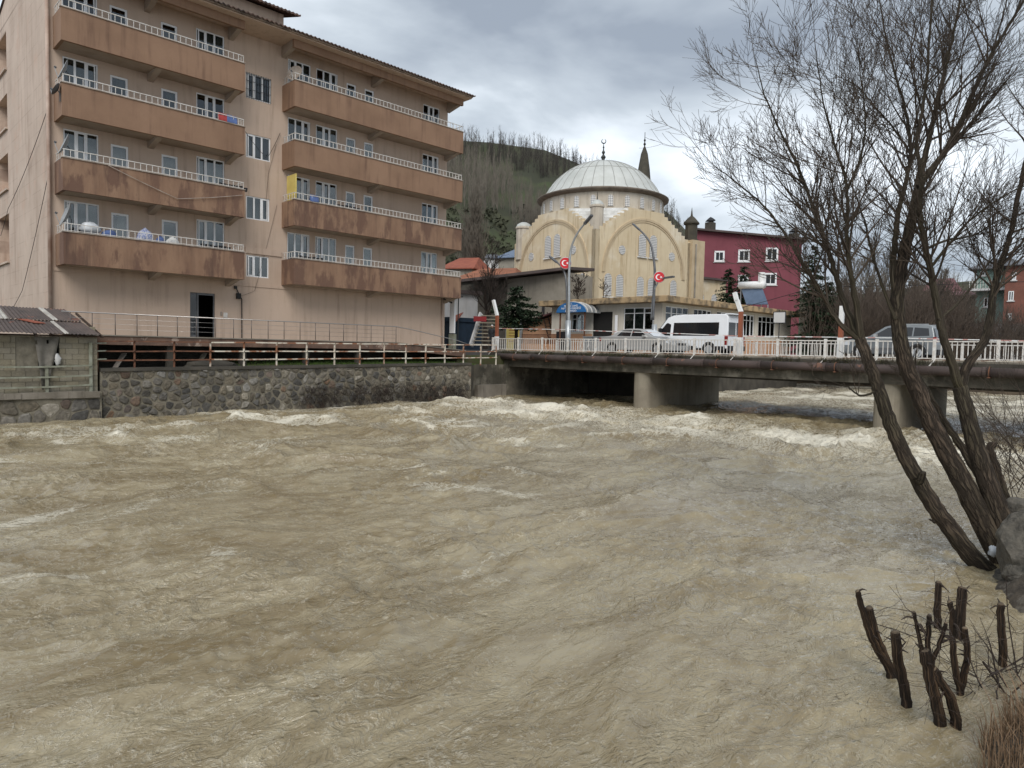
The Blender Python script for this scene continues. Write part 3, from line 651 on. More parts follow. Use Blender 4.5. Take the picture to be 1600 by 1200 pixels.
def window(parent, X, y0, y1, z0, z1, cols, rng, door=False, grille=False, curtain=.75, name='window', depth=.10, axis='x', fr=.06, sash=.045, transom=None, sgn=1):
    """framed window in a wall plane; frame, panes, curtain; outer face looks to +axis*sgn"""
    def B(mb, a, b, z, zz, d0, d1):
        if axis == 'x': mb.box((X-sgn*d1, a, z), (X-sgn*d0, b, zz))
        else: mb.box((a, X-sgn*d1, z), (b, X-sgn*d0, zz))
    d0, d1 = depth-.03, depth+.03; mb = MB()
    B(mb, y0, y0+fr, z0, z1, d0, d1); B(mb, y1-fr, y1, z0, z1, d0, d1); B(mb, y0+fr, y1-fr, z1-fr, z1, d0, d1); B(mb, y0+fr, y1-fr, z0, z0+(fr if not door else .12), d0, d1)
    ins = [y0+fr+(y1-y0-2*fr)*k/cols for k in range(cols+1)]
    for k in range(1, cols): B(mb, ins[k]-sash*.9, ins[k]+sash*.9, z0+fr, z1-fr, d0+.004, d1-.004)
    if transom: B(mb, y0+fr, y1-fr, transom-.03, transom+.03, d0+.006, d1-.006)
    if cols > 1: # opening sash drawn as a second inner frame on one light
        k = rng.randrange(cols); a, b = ins[k]+.04, ins[k+1]-.04
        B(mb, a, a+sash, z0+fr, z1-fr, d0-.02, d0+.01); B(mb, b-sash, b, z0+fr, z1-fr, d0-.02, d0+.01); B(mb, a+sash, b-sash, z1-fr-sash, z1-fr, d0-.02, d0+.01); B(mb, a+sash, b-sash, z0+fr, z0+fr+sash, d0-.02, d0+.01)
    w = mb.build(name, M['frame'], parent)
    for k in range(cols):
        pm = MB(); B(pm, ins[k]+.01, ins[k+1]-.01, z0+fr, z1-fr, depth-.004, depth+.004); pm.build('pane', M['glass'], w)
    if rng.random() < curtain:
        side = rng.random(); a, b = y0+.05, y1-.05
        spans = [(a, b)] if side < .45 else ([(a, a+(b-a)*.64)] if side < .7 else [(a+(b-a)*.4, b)])
        for (a, b) in spans:
            cm = MB(); n = max(6, int((b-a)*16)); vs = []
            for i in range(n+1):
                yy = a+(b-a)*i/n; dd = depth+.16+.025*math.sin(i*1.9)+.01*rng.random()
                for zz in (z0+.03, z1-.02): vs.append((X-sgn*dd, yy, zz) if axis == 'x' else (yy, X-sgn*dd, zz))
            cm.add(vs, [(2*i, 2*i+2, 2*i+3, 2*i+1) for i in range(n)]); cm.build('curtain', M['curtain'], w)
    if grille:
        gm = MB(); n = 10
        for i in range(n+1):
            yy = y0+.03+(y1-y0-.06)*i/n; B(gm, yy-.008, yy+.008, z0, z1, -.03, -.014)
        for zz in (z0+.06, z0+(z1-z0)*.36, z0+(z1-z0)*.68, z1-.06): B(gm, y0, y1, zz-.01, zz+.01, -.02, -.008)
        gm.build('grille', M['black'], w)
    return w
rw = random.Random(21)
holes = []; wins = []
for lev in (2, 3, 4, 5):
    zt_ = PT2+(lev-2)*ST; fl = zt_-PH+.20
    hw_, hd = zt_+1.47, zt_+1.23
    for (a, b, door) in ((.32,1.60,0), (2.06,2.75,1), (4.10,4.80,1), (5.62,6.92,0), (10.14,11.40,0), (11.72,12.99,0), (13.53,14.13,1), (14.67,15.28,1), (18.73,19.98,0)):
        z0 = fl+.02 if door else zt_-.12; z1 = hd if door else hw_
        if a > 18 or (5 < a < 7): z0 = fl+.5
        holes.append((a, b, z0, z1)); wins.append((a, b, z0, z1, door, 0))
stair = [(7.96,9.24,14.90,16.12,1), (7.97,9.22,12.06,13.22,0), (7.98,9.18,9.10,10.22,0), (8.0,9.15,6.28,7.34,0)]
for (a, b, z0, z1, gr) in stair: holes.append((a, b, z0, z1)); wins.append((a, b, z0, z1, 0, gr))
DOOR = (5.32, 6.47, 3.24, 5.32); holes.append(DOOR)
wall_holes('x', XW, .22, -.15, YE, 2.2, 18.35, holes, M['stucco'], 'front_wall', apt)
for (a, b, z0, z1, door, gr) in wins:
    window(apt, XW, a, b, z0, z1, 1 if door else 3, rw, door=bool(door), grille=bool(gr), name='balcony_door' if door else 'window', depth=.07, curtain=.8 if not gr else .3, fr=.085 if door else .055)
# side wall with deep openings
sh = []
for (z0, z1) in ((16.15,17.94), (13.31,14.97), (10.37,12.09), (6.81,9.15)): sh.append((-12.6, -9.85, z0, z1))
def side_wall():
    w = wall_holes('y', -.15, -.45, -15, XW, 2.2, 18.35, sh, M['stucco_side'], 'side_wall', apt); return w
side_wall()
for (a, b, z0, z1) in sh:
    MB().box((a-.02, .32, z0-.02), (b+.02, .34, z1+.02)).build('recess_back', M['stucco'], apt)
    MB().box((a-.05, -.25, z0-.09), (b+.08, .31, z0-.001)).build('sill', M['stucco_side'], apt)
MB().box((-15, YE-.2, 2.2), (XW-.23, YE-.004, 18.34)).build('end_wall', M['stucco'], apt)
MB().box((-15, -.1, 2.2), (-14.8, YE-.21, 18.34)).build('back_wall', M['stucco'], apt)
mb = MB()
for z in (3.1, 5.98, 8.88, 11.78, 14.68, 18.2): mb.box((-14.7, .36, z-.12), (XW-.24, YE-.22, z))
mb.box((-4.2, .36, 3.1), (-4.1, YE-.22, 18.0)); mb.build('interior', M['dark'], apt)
# entrance door
dm = MB(); y0, y1, z0, z1 = DOOR
dm.box((XW-.16, y0, z0), (XW-.10, y0+.34, z1)); dm.box((XW-.12, y0+.34, z1-.10), (XW-.06, y1, z1)); dm.box((XW-.12, y1-.06, z0), (XW-.06, y1, z1-.10)); dm.box((XW-.09, y0+.34, z0), (XW-.05, y0+.40, z1-.1))
d_ = dm.build('entrance_door', M['galv_dark'], apt, label='dark metal entrance door standing open')
MB().box((XW-.17, y0+.05, z0+.1), (XW-.095, y0+.29, z1-.1)).build('pane', M['car_glass'], d_)
MB().box((XW-.004, 6.86, 4.2), (XW+.05, 7.05, 4.45)).build('doorbell_panel', M['white_metal'], apt)
MB().box((XW-.004, 6.72, 4.3), (XW+.03, 6.80, 4.48)).build('notice', M['cap'], apt)
MB().box((XW-.004, 7.93, 7.42), (XW+.055, 9.80, 7.72)).build('band_course', M['stucco'], apt)
MB().box((XW-.02, -.15+.01, 5.8), (XW+.03, YE, 5.93)).build('floor_band', M['stucco'], apt)
# balconies
bal_me = MB().box((-.010, -.010, 0), (.010, .010, .30)).mesh('baluster', M['white_metal'])
def balcony(y0, y1, lev):
    z1 = PT2+(lev-2)*ST; z0 = z1-PH; m = M['parapet_peeled'] if (lev <= 3) else M['parapet']
    mb = MB(); t = .13
    mb.box((-t, y0, z0), (0, y1, z1)); mb.box((XW, y0, z0), (-t, y0+t, z1)); mb.box((XW, y1-t, z0), (-t, y1, z1))
    b = mb.build('balcony', m, apt)
    MB().box((XW, y0+t, z0+.03), (-t, y1-t, z0+.19)).build('floor_slab', M['soffit'], b)
    for yy in ((y0+y1)/2-.15, y1-t-.26) if y1 < 9 else ((y0+y1)/2-.4, y1-t-.26): MB().prism([(XW, yy, z0+.03), (-t, yy, z0+.03), (-t, yy, z0-.01), (-t-.35, yy, z0-.10), (XW, yy, z0-.28)], (0, .25, 0)).build('bracket', M['soffit'], b)
    MB().box((-t-.03, y0-.03, z1+.001), (.035, y1+.03, z1+.035)).build('coping', M['cap'], b)
    zr = z1+.035
    mb = MB(); mb.box((-.075, y0+.03, zr+.30), (-.035, y1-.03, zr+.33)); mb.box((-.075, y0+.03, zr+.03), (-.045, y1-.03, zr+.05))
    for ye in (y0+.03, y1-.06): mb.box((XW+.05, ye, zr+.30), (-.075, ye+.03, zr+.33)); mb.box((XW+.05, ye, zr+.03), (-.075, ye+.02, zr+.05))
    mb.build('handrail', M['white_metal'], b)
    n = int((y1-y0)/.235)
    for i in range(n+1):
        inst(bal_me, 'baluster', b, (-.056, y0+.05+(y1-y0-.1)*i/n, zr))
    for ye in (y0+.04, y1-.05):
        for i in range(4): inst(bal_me, 'baluster', b, (-.30-.26*i, ye, zr))
    return b
for lev in (2, 3, 4, 5):
    balcony(0.0, 7.33, lev); balcony(9.83, 20.79, lev)
# top beams, eaves, roof
for (a, b) in ((-.1, 7.33), (9.78, 20.75)):
    MB().box((-.16, a, 17.52), (0, b, 17.90)).build('eave_beam', M['parapet'], apt)
    for yy in (a, (a+b)/2-.2, b-.22): MB().prism([(XW, yy, 17.9), (-.16, yy, 17.9), (-.16, yy, 17.58), (XW, yy, 17.36)], (0, .22, 0)).build('bracket', M['soffit'], apt)
MB().box((-15.0, -.14, 17.905), (.42, 21.05, 18.03)).build('eave_slab', M['stucco'], apt)
MB().box((.36, -.2, 17.95), (.52, 21.05, 18.10)).build('gutter', M['gutter'], apt)
mb = MB(); ny = 190; vs = []; L0 = -.22
for i in range(ny+1):
    y = L0+(21.2-L0)*i/ny; w = .035*math.cos(i*math.pi)
    for (x, z) in ((.60, 18.07), (-3, 19.0), (-7.6, 20.1), (-16, 18.0)): vs.append((x, y, z+w))
mb.add(vs, [(4*i+k, 4*i+k+1, 4*(i+1)+k+1, 4*(i+1)+k) for i in range(ny) for k in range(3)])
vs2 = [(v[0], v[1], v[2]-.05) for v in vs]
mb.add(vs2, [(4*i+k, 4*(i+1)+k, 4*(i+1)+k+1, 4*i+k+1) for i in range(ny) for k in range(3)])
mb.add([vs[0], vs[4*ny], vs2[0], vs2[4*ny]], [])
for i in range(ny): mb.add([vs[4*i], vs[4*i+4], vs2[4*i+4], vs2[4*i]], [(0,3,2,1)])
mb.add(vs[-4:]+vs2[-4:], [(0,1,5,4), (1,2,6,5), (2,3,7,6)])
mb.build('roof', M['tile'], apt)
MB().prism([(XW, -.15, 18.352), (-7.6, -.15, 20.02), (-15, -.15, 18.30)], (0, .4, 0)).build('gable_wall', M['stucco_side'], apt)
# stair tower above the roof
MB().box((-8, 2.4, 18.2), (-3.2, 10.85, 20.42)).build('stair_tower', M['stucco'], apt)
tw = MB(); vs = []; n = 90
for i in range(n+1):
    y = 1.8+(11.5-1.8)*i/n; w = .03*math.cos(i*math.pi)
    for (x, z) in ((-2.55, 20.42), (-5.6, 21.3), (-8.6, 20.42)): vs += [(x, y, z+w), (x, y, z-.10+w)]
for i in range(n):
    a = 6*i; b = 6*(i+1); tw.add([vs[a],vs[a+2],vs[a+4],vs[b],vs[b+2],vs[b+4],vs[a+1],vs[b+1],vs[a+3],vs[b+3],vs[a+5],vs[b+5]], [(0,1,4,3),(1,2,5,4),(0,3,7,6),(6,7,9,8),(8,9,11,10)])
tw.build('tower_roof', M['tile'], apt)
# pipes and cables on the walls
MB().tube([(XW+.10, -.22, 2.3), (XW+.10, -.22, 17.9)], .07, 10).build('drainpipe', M['pipe_pink'], apt, smooth=True)
MB().tube([(XW+.07, YE-.25, 3.2), (XW+.07, YE-.25, 6.1)], .05, 8).build('drainpipe', M['pipe_pink'], apt, smooth=True)
mb = MB().tube([(XW+.05, 7.75, 3.25), (XW+.05, 7.75, 5.15), (XW+.05, 7.6, 5.4), (XW+.05, 7.45, 5.7)], .025, 6); mb.box((XW, 7.48, 5.15), (XW+.13, 7.68, 5.42)); mb.box((XW, 7.38, 5.62), (XW+.1, 7.5, 5.76)); mb.build('conduit', M['wire'], apt)
def cable(name, pts, r, parent, sag=0.0, n=14, mat_='wire'):
    path = []
    for a, b in zip(pts[:-1], pts[1:]):
        a, b = Vector(a), Vector(b)
        for i in range(n+1 if b == Vector(pts[-1]) else n):
            t = i/n; p = a.lerp(b, t); p.z -= sag*4*t*(1-t)*(b-a).length/5; path.append(p)
    mb = MB().tube(path, r, 5); return mb.build(name, M[mat_], parent, smooth=True)
cable('cable', [(XW+.15, -.25, 12.2), (-9.5, -.24, 9.3), (-11.5, -.24, 8.2)], .012, apt, .12)
cable('cable', [(XW+.15, -.25, 9.6), (-6.5, -.24, 5.2), (-12, -.24, 3.6)], .012, apt, .10)
cable('cable', [(.06, 1.6, 10.15), (.06, 4.3, 9.25), (.06, 7.2, 9.9)], .014, apt, .05, mat_='cap')
cable('cable', [(-.1, 7.4, 12.9), (XW+.1, 9.0, 12.2), (XW+.06, 9.7, 13.6)], .012, apt, .2)
cable('cable', [(XW+.04, 9.5, 13.0), (XW+.04, 9.1, 11.5), (XW+.04, 8.9, 9.3)], .006, apt, .1)
cable('cable', [(XW+.04, 9.55, 10.0), (XW+.04, 8.4, 5.6), (XW+.04, 7.7, 5.3)], .006, apt, .12)
MB().tube([(XW+.25, 20.3, 6.0), (XW+.55, 20.75, 5.75)], .05, 8).build('camera_arm', M['black'], apt)
# things kept on the balconies
def dish(loc, r, az, el, label, col='galv'):
    t = thing('satellite_dish', label, 'satellite dish', loc); c = Vector(loc)
    d = Vector((math.sin(az)*math.cos(el), math.cos(az)*math.cos(el), math.sin(el))); q = d.to_track_quat('Z', 'Y').to_matrix()
    mb = MB(); prof = [(r*k/6, .28*r*(k/6)**2) for k in range(7)]; mb.lathe((0,0,0), prof, 20); mb.lathe((0,0,-.01), prof[::-1], 20)
    mb.v = [tuple(q @ Vector(v)+c) for v in mb.v]; mb.build('reflector', M[col], t, smooth=True)
    f = c+d*r*1.0; low = c+q @ Vector((0, -r*.95, .28*r)); mb = MB().tube([low, f+Vector((0,0,-.1))], .013, 5); mb.build('feed_arm', M['galv'], t)
    MB().tube([f+Vector((0,0,-.1)), f+Vector((0,0,-.1))-d*.09], .04, 8).build('receiver_head', M['galv_dark'], t)
    MB().tube([c-d*.03, c-d*.1+Vector((0,0,-.1)), c-d*.1+Vector((0,0,-.38))], .02, 6).build('mast', M['galv_dark'], t); return t
dish((-.12, -.12, 12.75), .26, R(200), R(30), 'dark grey satellite dish hanging on the corner of the third balcony from the bottom', 'galv_dark')
dish((-.35, .22, 13.65), .42, R(183), R(22), 'pale satellite dish seen edge-on above the third left balcony corner')
dish((-.45, .25, 10.75), .46, R(184), R(22), 'pale satellite dish on the second left balcony beside the big window')
dish((-.50, .30, 7.98), .50, R(182), R(20), 'white satellite dish at the left end of the lowest balcony')
dish((-.45, 10.1, 16.40), .42, R(150), R(20), 'beige satellite dish on the top right balcony by the first window', 'cap')
def blob(name, label, cat, c, rx, ry, rz, m, rng, parent=None, n=10, k=7, rough=.2):
    mb = MB(); vs = []; fs = []
    for i in range(k+1):
        ph = math.pi*i/k
        for j in range(n):
            a = 2*math.pi*j/n; s = 1+rng.uniform(-rough, rough); vs.append((c[0]+rx*s*math.sin(ph)*math.cos(a), c[1]+ry*s*math.sin(ph)*math.sin(a), c[2]+rz*(1+rng.uniform(-rough,rough)*.5)*math.cos(ph)))
    for i in range(k):
        for j in range(n): fs.append((i*n+j, (i+1)*n+j, (i+1)*n+(j+1) % n, i*n+(j+1) % n))
    mb.add(vs, fs); o = mb.build(name, M[m], parent, smooth=True)
    if label: tag(o, label, cat)
    return o
rb = random.Random(31); z = PT2
blob('bundle', 'clear plastic wrapped bundle on the left end of the lowest balcony', 'bundle', (-.42, 1.05, z+.30), .25, .42, .26, 'bag', rb)
blob('bundle', 'dark blue sack behind the railing of the lowest left balcony', 'bundle', (-.40, 1.75, z+.05), .22, .35, .28, 'blue_cloth', rb)
def cover(name, label, c, w, h, m, rng):
    mb = MB(); n, k = 12, 5; vs = []
    for i in range(k+1):
        t = i/k; rr_ = math.sin(math.pi*.5*(1-t)**.55)
        for j in range(n):
            a = 2*math.pi*j/n; s = 1+rng.uniform(-.08,.08); vs.append((c[0]+.30*rr_*s*math.cos(a), c[1]+w*rr_*s*math.sin(a), c[2]+h*t+rng.uniform(-.02,.02)))
    mb.add(vs, [(i*n+j, i*n+(j+1) % n, (i+1)*n+(j+1) % n, (i+1)*n+j) for i in range(k) for j in range(n)]); return tag(mb.build(name, M[m], smooth=True), label, 'laundry')
cover('draped_cloth', 'blue and white patterned cloth draped in a dome on the lowest left balcony', (-.5, 3.15, z-.35), .42, .98, 'pattern_cloth', rb)
cover('draped_cloth', 'plain light blue cloth hung beside the patterned cloth on the balcony', (-.42, 3.75, z-.45), .28, .82, 'blue_cloth', rb)
cover('draped_cloth', 'white cloth bundle over the rail in the middle of the lowest left balcony', (-.40, 4.25, z-.45), .42, .84, 'white_cloth', rb)
for (y, lv, m, lb, nm) in ((6.35, 4, 'red_cloth', 'red cloth over the railing of the third left balcony', 'cloth'), (6.75, 4, 'blue_cloth', 'blue cloth over the railing of the third left balcony', 'cloth'), (10.95, 3, 'blue_cloth', 'blue cloth hung over the rail of the second right balcony', 'cloth')):
    zz = PT2+(lv-2)*ST; mb = MB(); vs = []
    for i in range(9):
        yy = y-.24+.48*i/8; 
        for (dx_, dz) in ((-.16, .12), (-.055, .39), (-.015, .05)): vs.append((dx_+.012*math.sin(i*2.3), yy, zz+dz+.015*rb.random()))
    mb.add(vs, [(3*i+k, 3*i+k+1, 3*i+k+4, 3*i+k+3) for i in range(8) for k in range(2)]); o = mb.build(nm, M[m], smooth=True); tag(o, lb, 'laundry')
o = MB().box((-.75, 7.02, PT2+2*ST+.05), (-.70, 7.26, PT2+2*ST+.62)).build('cardboard', M['peach']); tag(o, 'brown cardboard sheet at the right end of the third left balcony', 'cardboard')
bev(tag(MB().box((-1.1, 9.99, PT2+ST+.05), (-.16, 10.05, PT2+ST+1.32)).build('partition_panel', M['yellow']), 'yellow upright panel at the left end of the second right balcony', 'panel'), .01)
for (y, lv, lb) in ((11.0, 2, 'dark row of pots behind the rail of the lowest right balcony'), (6.2, 2, 'dark laundry and pots behind the rail at the right of the lowest left balcony'), (7.0, 3, 'coiled dark hose at the right end of the second left balcony'), (13.2, 3, 'dark pots behind the rail of the second right balcony')):
    mb = MB(); zz = PT2+(lv-2)*ST
    for k in range(7): mb.lathe((-.28, y-.7+.2*k, zz+.0), [(0,0),(.07,0),(.09,.17+.05*rb.random()),(0,.17)], 7)
    tag(mb.build('flower_pots', M['black']), lb, 'pots')
# ------------------------------------------------------------------ walkway along the block
rp_ = thing('walkway_ramp', 'raised concrete walkway with rust-stained edge in front of the apartment block', 'walkway', (.2, 10, 2.2))
def rz(y): return 3.22 if y < 15.4 else 3.22-.36*(y-15.4)/4.9
pts = [.2, 4, 8, 12, 15.4, 18, 20.4]
mb = MB(); mt = MB()
for a, b in zip(pts[:-1], pts[1:]):
    za, zb = rz(a), rz(b); th = .36 if a < 17 else .28
    mb.add([(XW-.02,a,za-.12),(.98,a,za-.40),(.98,b,zb-.40),(XW-.02,b,zb-.12),(.98,a,za-.05),(.98,b,zb-.05)], [(0,3,2,1), (1,2,5,4)])
    mt.add([(XW-.02,a,za),(1.02,a,za),(1.02,b,zb),(XW-.02,b,zb),(1.02,a,za-.05),(1.02,b,zb-.05)], [(0,1,2,3), (1,4,5,2)])
mb.add([(XW,.2,2.8),(.98,.2,2.8),(.98,.2,3.17),(XW,.2,3.17)], [(0,1,2,3)])
mb.build('edge_face', M['ramp_face'], rp_); mt.build('deck', M['concrete'], rp_)
for y in (.4, 3.6, 6.8, 10, 13): MB().box((.55, y, 1.8), (.8, y+.25, 2.85)).build('column', M['concrete_dark'], rp_)
MB().box((XW-.05, .2, 1.7), (XW+.02, 20.4, 3.08)).build('back_wall', M['concrete_dark'], rp_)
rl = thing('steel_railing', 'stainless steel wire-rail balustrade along the raised walkway', 'railing', (.9, 10, 3.2))
py_ = [at(p, q, X=.92).y for p, q in ((144,495),(180,495),(214,496),(246,497),(277,498),(307,499),(337,500),(365,500),(393,503),(419,503),(444,504),(469,505),(493,506),(515,507),(537,508),(558,509),(580,510),(600,511),(619,513))]
py_ = [.0]+py_
for y in py_: MB().tube([(.92, y, rz(y)-.02), (.92, y, rz(y)+.86)], .017, 8).build('post', M['steel_dark'], rl, smooth=True)
for k, hz in enumerate((.22, .43, .64)): MB().tube([(.92, py_[0], 3.22+hz), (.92, py_[-1], 3.22+hz)], .006, 6).build('wire_rail', M['steel'], rl, smooth=True)
MB().tube([(.92, -.3, 4.08), (.92, py_[-1], 4.08), (.92, py_[-1]+1.2, 3.93), (.92, 19.8, 3.42), (.92, 20.9, 3.15)], .022, 8).build('handrail', M['steel'], rl, smooth=True)
MB().tube([(.92, 19.4, 2.95), (.92, 19.4, 3.50)], .017, 8).build('post', M['steel_dark'], rl, smooth=True)
# rubbish under the walkway
rj = random.Random(9)
for i, (y, lb, m) in enumerate(((1.6, 'pale plank leaning in the dark space under the walkway', 'cap'), (4.9, 'grey board leaning under the walkway behind the fence', 'concrete_light'))):
    tag(MB().bar((.6, y, zt(y)-.1), (.2, y+.5, zt(y)+.55), .22, .03).build('plank', M[m]), lb, 'plank')
tag(blob('debris_heap', None, None, (.9, 5.4, 1.95), .5, 1.3, .25, 'concrete_dark', rj, rough=.3), 'low heap of rubble under the left part of the walkway', 'rubble')
# ------------------------------------------------------------------ block shed on the left
shed = thing('block_shed', 'small grey concrete-block shed with patched corrugated roof on the left', 'shed', (1.5, -2, 1))
SX = 2.10; SY1 = .62; SZ0 = 1.02
mb = MB().box((SX-.2, -7, SZ0), (SX-.03, SY1-.01, 3.10)); 
MB().box((SX-.2, -7, SZ0), (SX-.03, -2.02+.72, 3.12)).build('core_wall', M['mortar'], shed)
MB().box((SX-.2, -.62, SZ0), (SX-.03, SY1-.012, 3.12)).build('core_wall', M['mortar'], shed)
MB().box((SX-.2, -1.30, SZ0), (SX-.03, -.62, 1.98)).build('core_wall', M['mortar'], shed)
MB().box((-1.0, SY1-.16, SZ0), (SX-.21, SY1-.012, 3.5)).build('end_wall', M['block'], shed)
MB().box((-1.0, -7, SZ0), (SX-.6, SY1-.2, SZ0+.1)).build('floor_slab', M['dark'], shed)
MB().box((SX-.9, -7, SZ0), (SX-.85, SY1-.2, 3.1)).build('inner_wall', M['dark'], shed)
HO = (-1.98, -.62, 1.98, 3.02)       # window opening
rk = random.Random(2); bh = .205; row = 0; z = SZ0
while z < 3.08:
    y = SY1-(.21 if row % 2 else 0)
    first = True
    while y > -7:
        w = .42; y2 = y-w
        if first and row % 2: y = SY1; first = False
        first = False
        ya, yb = y2+.006, y-.006; zz = min(z+bh-.008, 3.1)
        if not (yb > HO[0]+.02 and ya < HO[1]-.02 and zz > HO[2]+.03 and z < HO[3]):
            segs = [(ya, yb)]
        else:
            segs = []
            if ya < HO[0]: segs.append((ya, HO[0]))
            if yb > HO[1]: segs.append((HO[1], yb))
        for (a, b) in segs:
            if b-a > .05:
                pr = rk.uniform(-.004, .006)
                MB().box((SX-.028, a, z+.002), (SX+pr, b, zz)).build('block', M['block'], shed)
        y = y2
    z += bh; row += 1
mbx = MB()
for (a, m_) in ((-1.95, 0),):
    vs = []; n = 26
    for i in range(n+1):
        y = -1.96+.62*i/n; vs += [(SX-.05+.016*math.cos(i*math.pi), y, 2.0), (SX-.05+.016*math.cos(i*math.pi), y, 3.04)]
    mbx.add(vs, [(2*i, 2*i+2, 2*i+3, 2*i+1) for i in range(n)])
mbx.build('corrugated_panel', M['corr_light'], shed)
# ragged net curtain blowing out of the opening
mb = MB(); vs = []; nu, nv = 12, 14; rc = random.Random(8)
for j in range(nv+1):
    t = j/nv
    for i in range(nu+1):
        s = i/nu; yl = -1.42+.22*t; yr = -.64-.22*t
        y = yl+(yr-yl)*s; vs.append((SX+.02+.13*t*(1-t)*2+.045*math.sin(s*9+t*2)+.02*rc.random(), y, 3.06-t*(1.95-.75*s*s)+.03*rc.random()))
mb.add(vs, [(j*(nu+1)+i, j*(nu+1)+i+1, (j+1)*(nu+1)+i+1, (j+1)*(nu+1)+i) for j in range(nv) for i in range(nu) if rc.random() > .02])
tag(mb.build('net_curtain', M['tulle'], smooth=True), 'torn grey net curtain hanging out of the shed window', 'curtain')
blob('curtain_scrap', 'white crumpled scrap caught on the shed window edge', 'cloth scrap', (SX+.12, -.72, 2.25), .07, .10, .22, 'white_cloth', rc, rough=.4)
def corr(name, p00, p10, p01, p11, nw, m, parent, amp=.018, label=None):
    """corrugated sheet; p00->p10 across the corrugations, p00->p01 down the slope"""
    p00, p10, p01, p11 = map(Vector, (p00, p10, p01, p11)); nrm = (p10-p00).cross(p01-p00).normalized(); mb = MB(); vs = []; N_ = nw*2
    for i in range(N_+1):
        s = i/N_; w = nrm*(amp*(1 if i % 2 else -1)); vs += [p00.lerp(p10, s)+w, p01.lerp(p11, s)+w]
    mb.add(vs, [(2*i, 2*i+2, 2*i+3, 2*i+1) for i in range(N_)])
    vs2 = [v-nrm*.008 for v in vs]; mb.add(vs2, [(2*i, 2*i+1, 2*i+3, 2*i+2) for i in range(N_)])
    for i in range(N_): mb.add([vs[2*i+1], vs[2*i+3], vs2[2*i+3], vs2[2*i+1]], [(0,1,2,3)])
    return mb.build(name, M[m], parent, label=label)
RX0, RZ0, RX1, RZ1 = -.4, 4.16, 2.55, 3.20; XM = 1.0
def rpt(x, y): return (x, y, RZ0+(RZ1-RZ0)*(x-RX0)/(RX1-RX0))
up = [(-.08, .86, .50, 'corr'), (-.85, 0, 0, 'corr'), (-1.62, 0, 0, 'corr'), (-2.4, 0, 0, 'corr'), (-3.2, 0, 0, 'corr'), (-4.0, 0, 0, 'corr'), (-5.0,0,0,'corr')]
ye = [.12, -.62, -.80, -1.55, -2.05, -2.30, -2.62, -3.5, -4.4, -5.4]
ml = ['corr','corr_light','corr','corr','corr_light','corr','corr_light','corr','corr']
for i in range(len(ye)-1):
    a, b = ye[i], ye[i+1]; dz = .02*(i % 2)
    # the right rim splays outwards toward the eave
    def sp_(y, x): return y+(.55*(x-RX0)/(RX1-RX0) if y > 0 else .55*max(0, 1+y/2.8)*(x-RX0)/(RX1-RX0))
    pA = rpt(RX0, sp_(a, RX0)); pB = rpt(RX0, sp_(b, RX0)); pC = rpt(XM+.12, sp_(a, XM)); pD = rpt(XM+.12, sp_(b, XM))
    up_ = lambda p, d: (p[0], p[1], p[2]+d)
    corr('roof_sheet', up_(pA, .05+dz), up_(pB, .05+dz), up_(pC, .05+dz), up_(pD, .05+dz), max(2, int((a-b)/.10)), ml[i], shed)
ye2 = [.10, -.78, -.90, -1.9, -2.55, -3.3, -4.2, -5.4]; ml2 = ['corr','corr_light','corr','corr','corr','corr_light','corr']
for i in range(len(ye2)-1):
    a, b = ye2[i], ye2[i+1]; dz = .015*(i % 2)
    pA = rpt(XM, sp_(a, XM)); pB = rpt(XM, sp_(b, XM)); pC = rpt(RX1, sp_(a, RX1)); pD = rpt(RX1, sp_(b, RX1))
    corr('roof_sheet', up_(pA, dz), up_(pB, dz), up_(pC, dz), up_(pD, dz), max(2, int((a-b)/.10)), ml2[i], shed)
MB().obox(rpt(1.3, -1.35)[:2]+(rpt(1.3, -1.35)[2]+.045,), (.22, .25, -.07), (0, .16, 0), (.003, 0, .012)).build('roof_patch', M['red_tile'], shed, label='faded red patch on the shed roof')
for y in (-4.5, -3, -1.6, -.3, .5): MB().bar((-.4, y, 4.06), (2.5, y+.2, 3.11), .06, .08).build('rafter', M['wood'], shed)
MB().box((SX-.2, -7, 3.105), (SX+.02, SY1, 3.16)).build('wall_plate', M['wood'], shed)
# pale green fence in front of the shed
gf = thing('shed_fence', 'pale green three-rail fence in front of the block shed', 'fence', (2.2, -2, 1.0))
for y, zz in ((-1.06, 2.02), (.36, 2.90), (-4.0, 2.0)): MB().box((2.16, y-.05, .98), (2.25, y+.05, zz)).build('post', M['green_paint'], gf)
for zz in (1.24, 1.60, 1.98):
    MB().bar((2.28, -7, zz-.03), (2.28, -1.04, zz), .04, .06).build('rail', M['green_paint'], gf); MB().bar((2.28, -1.04, zz), (2.28, .36, zz+.05), .04, .06).build('rail', M['green_paint'], gf)
for zz in (2.24, 2.56, 2.86): MB().bar((2.10, .36, zz), (1.95, fy[0]+.3, zz+.03), .04, .05).build('rail', M['green_paint'], gf)
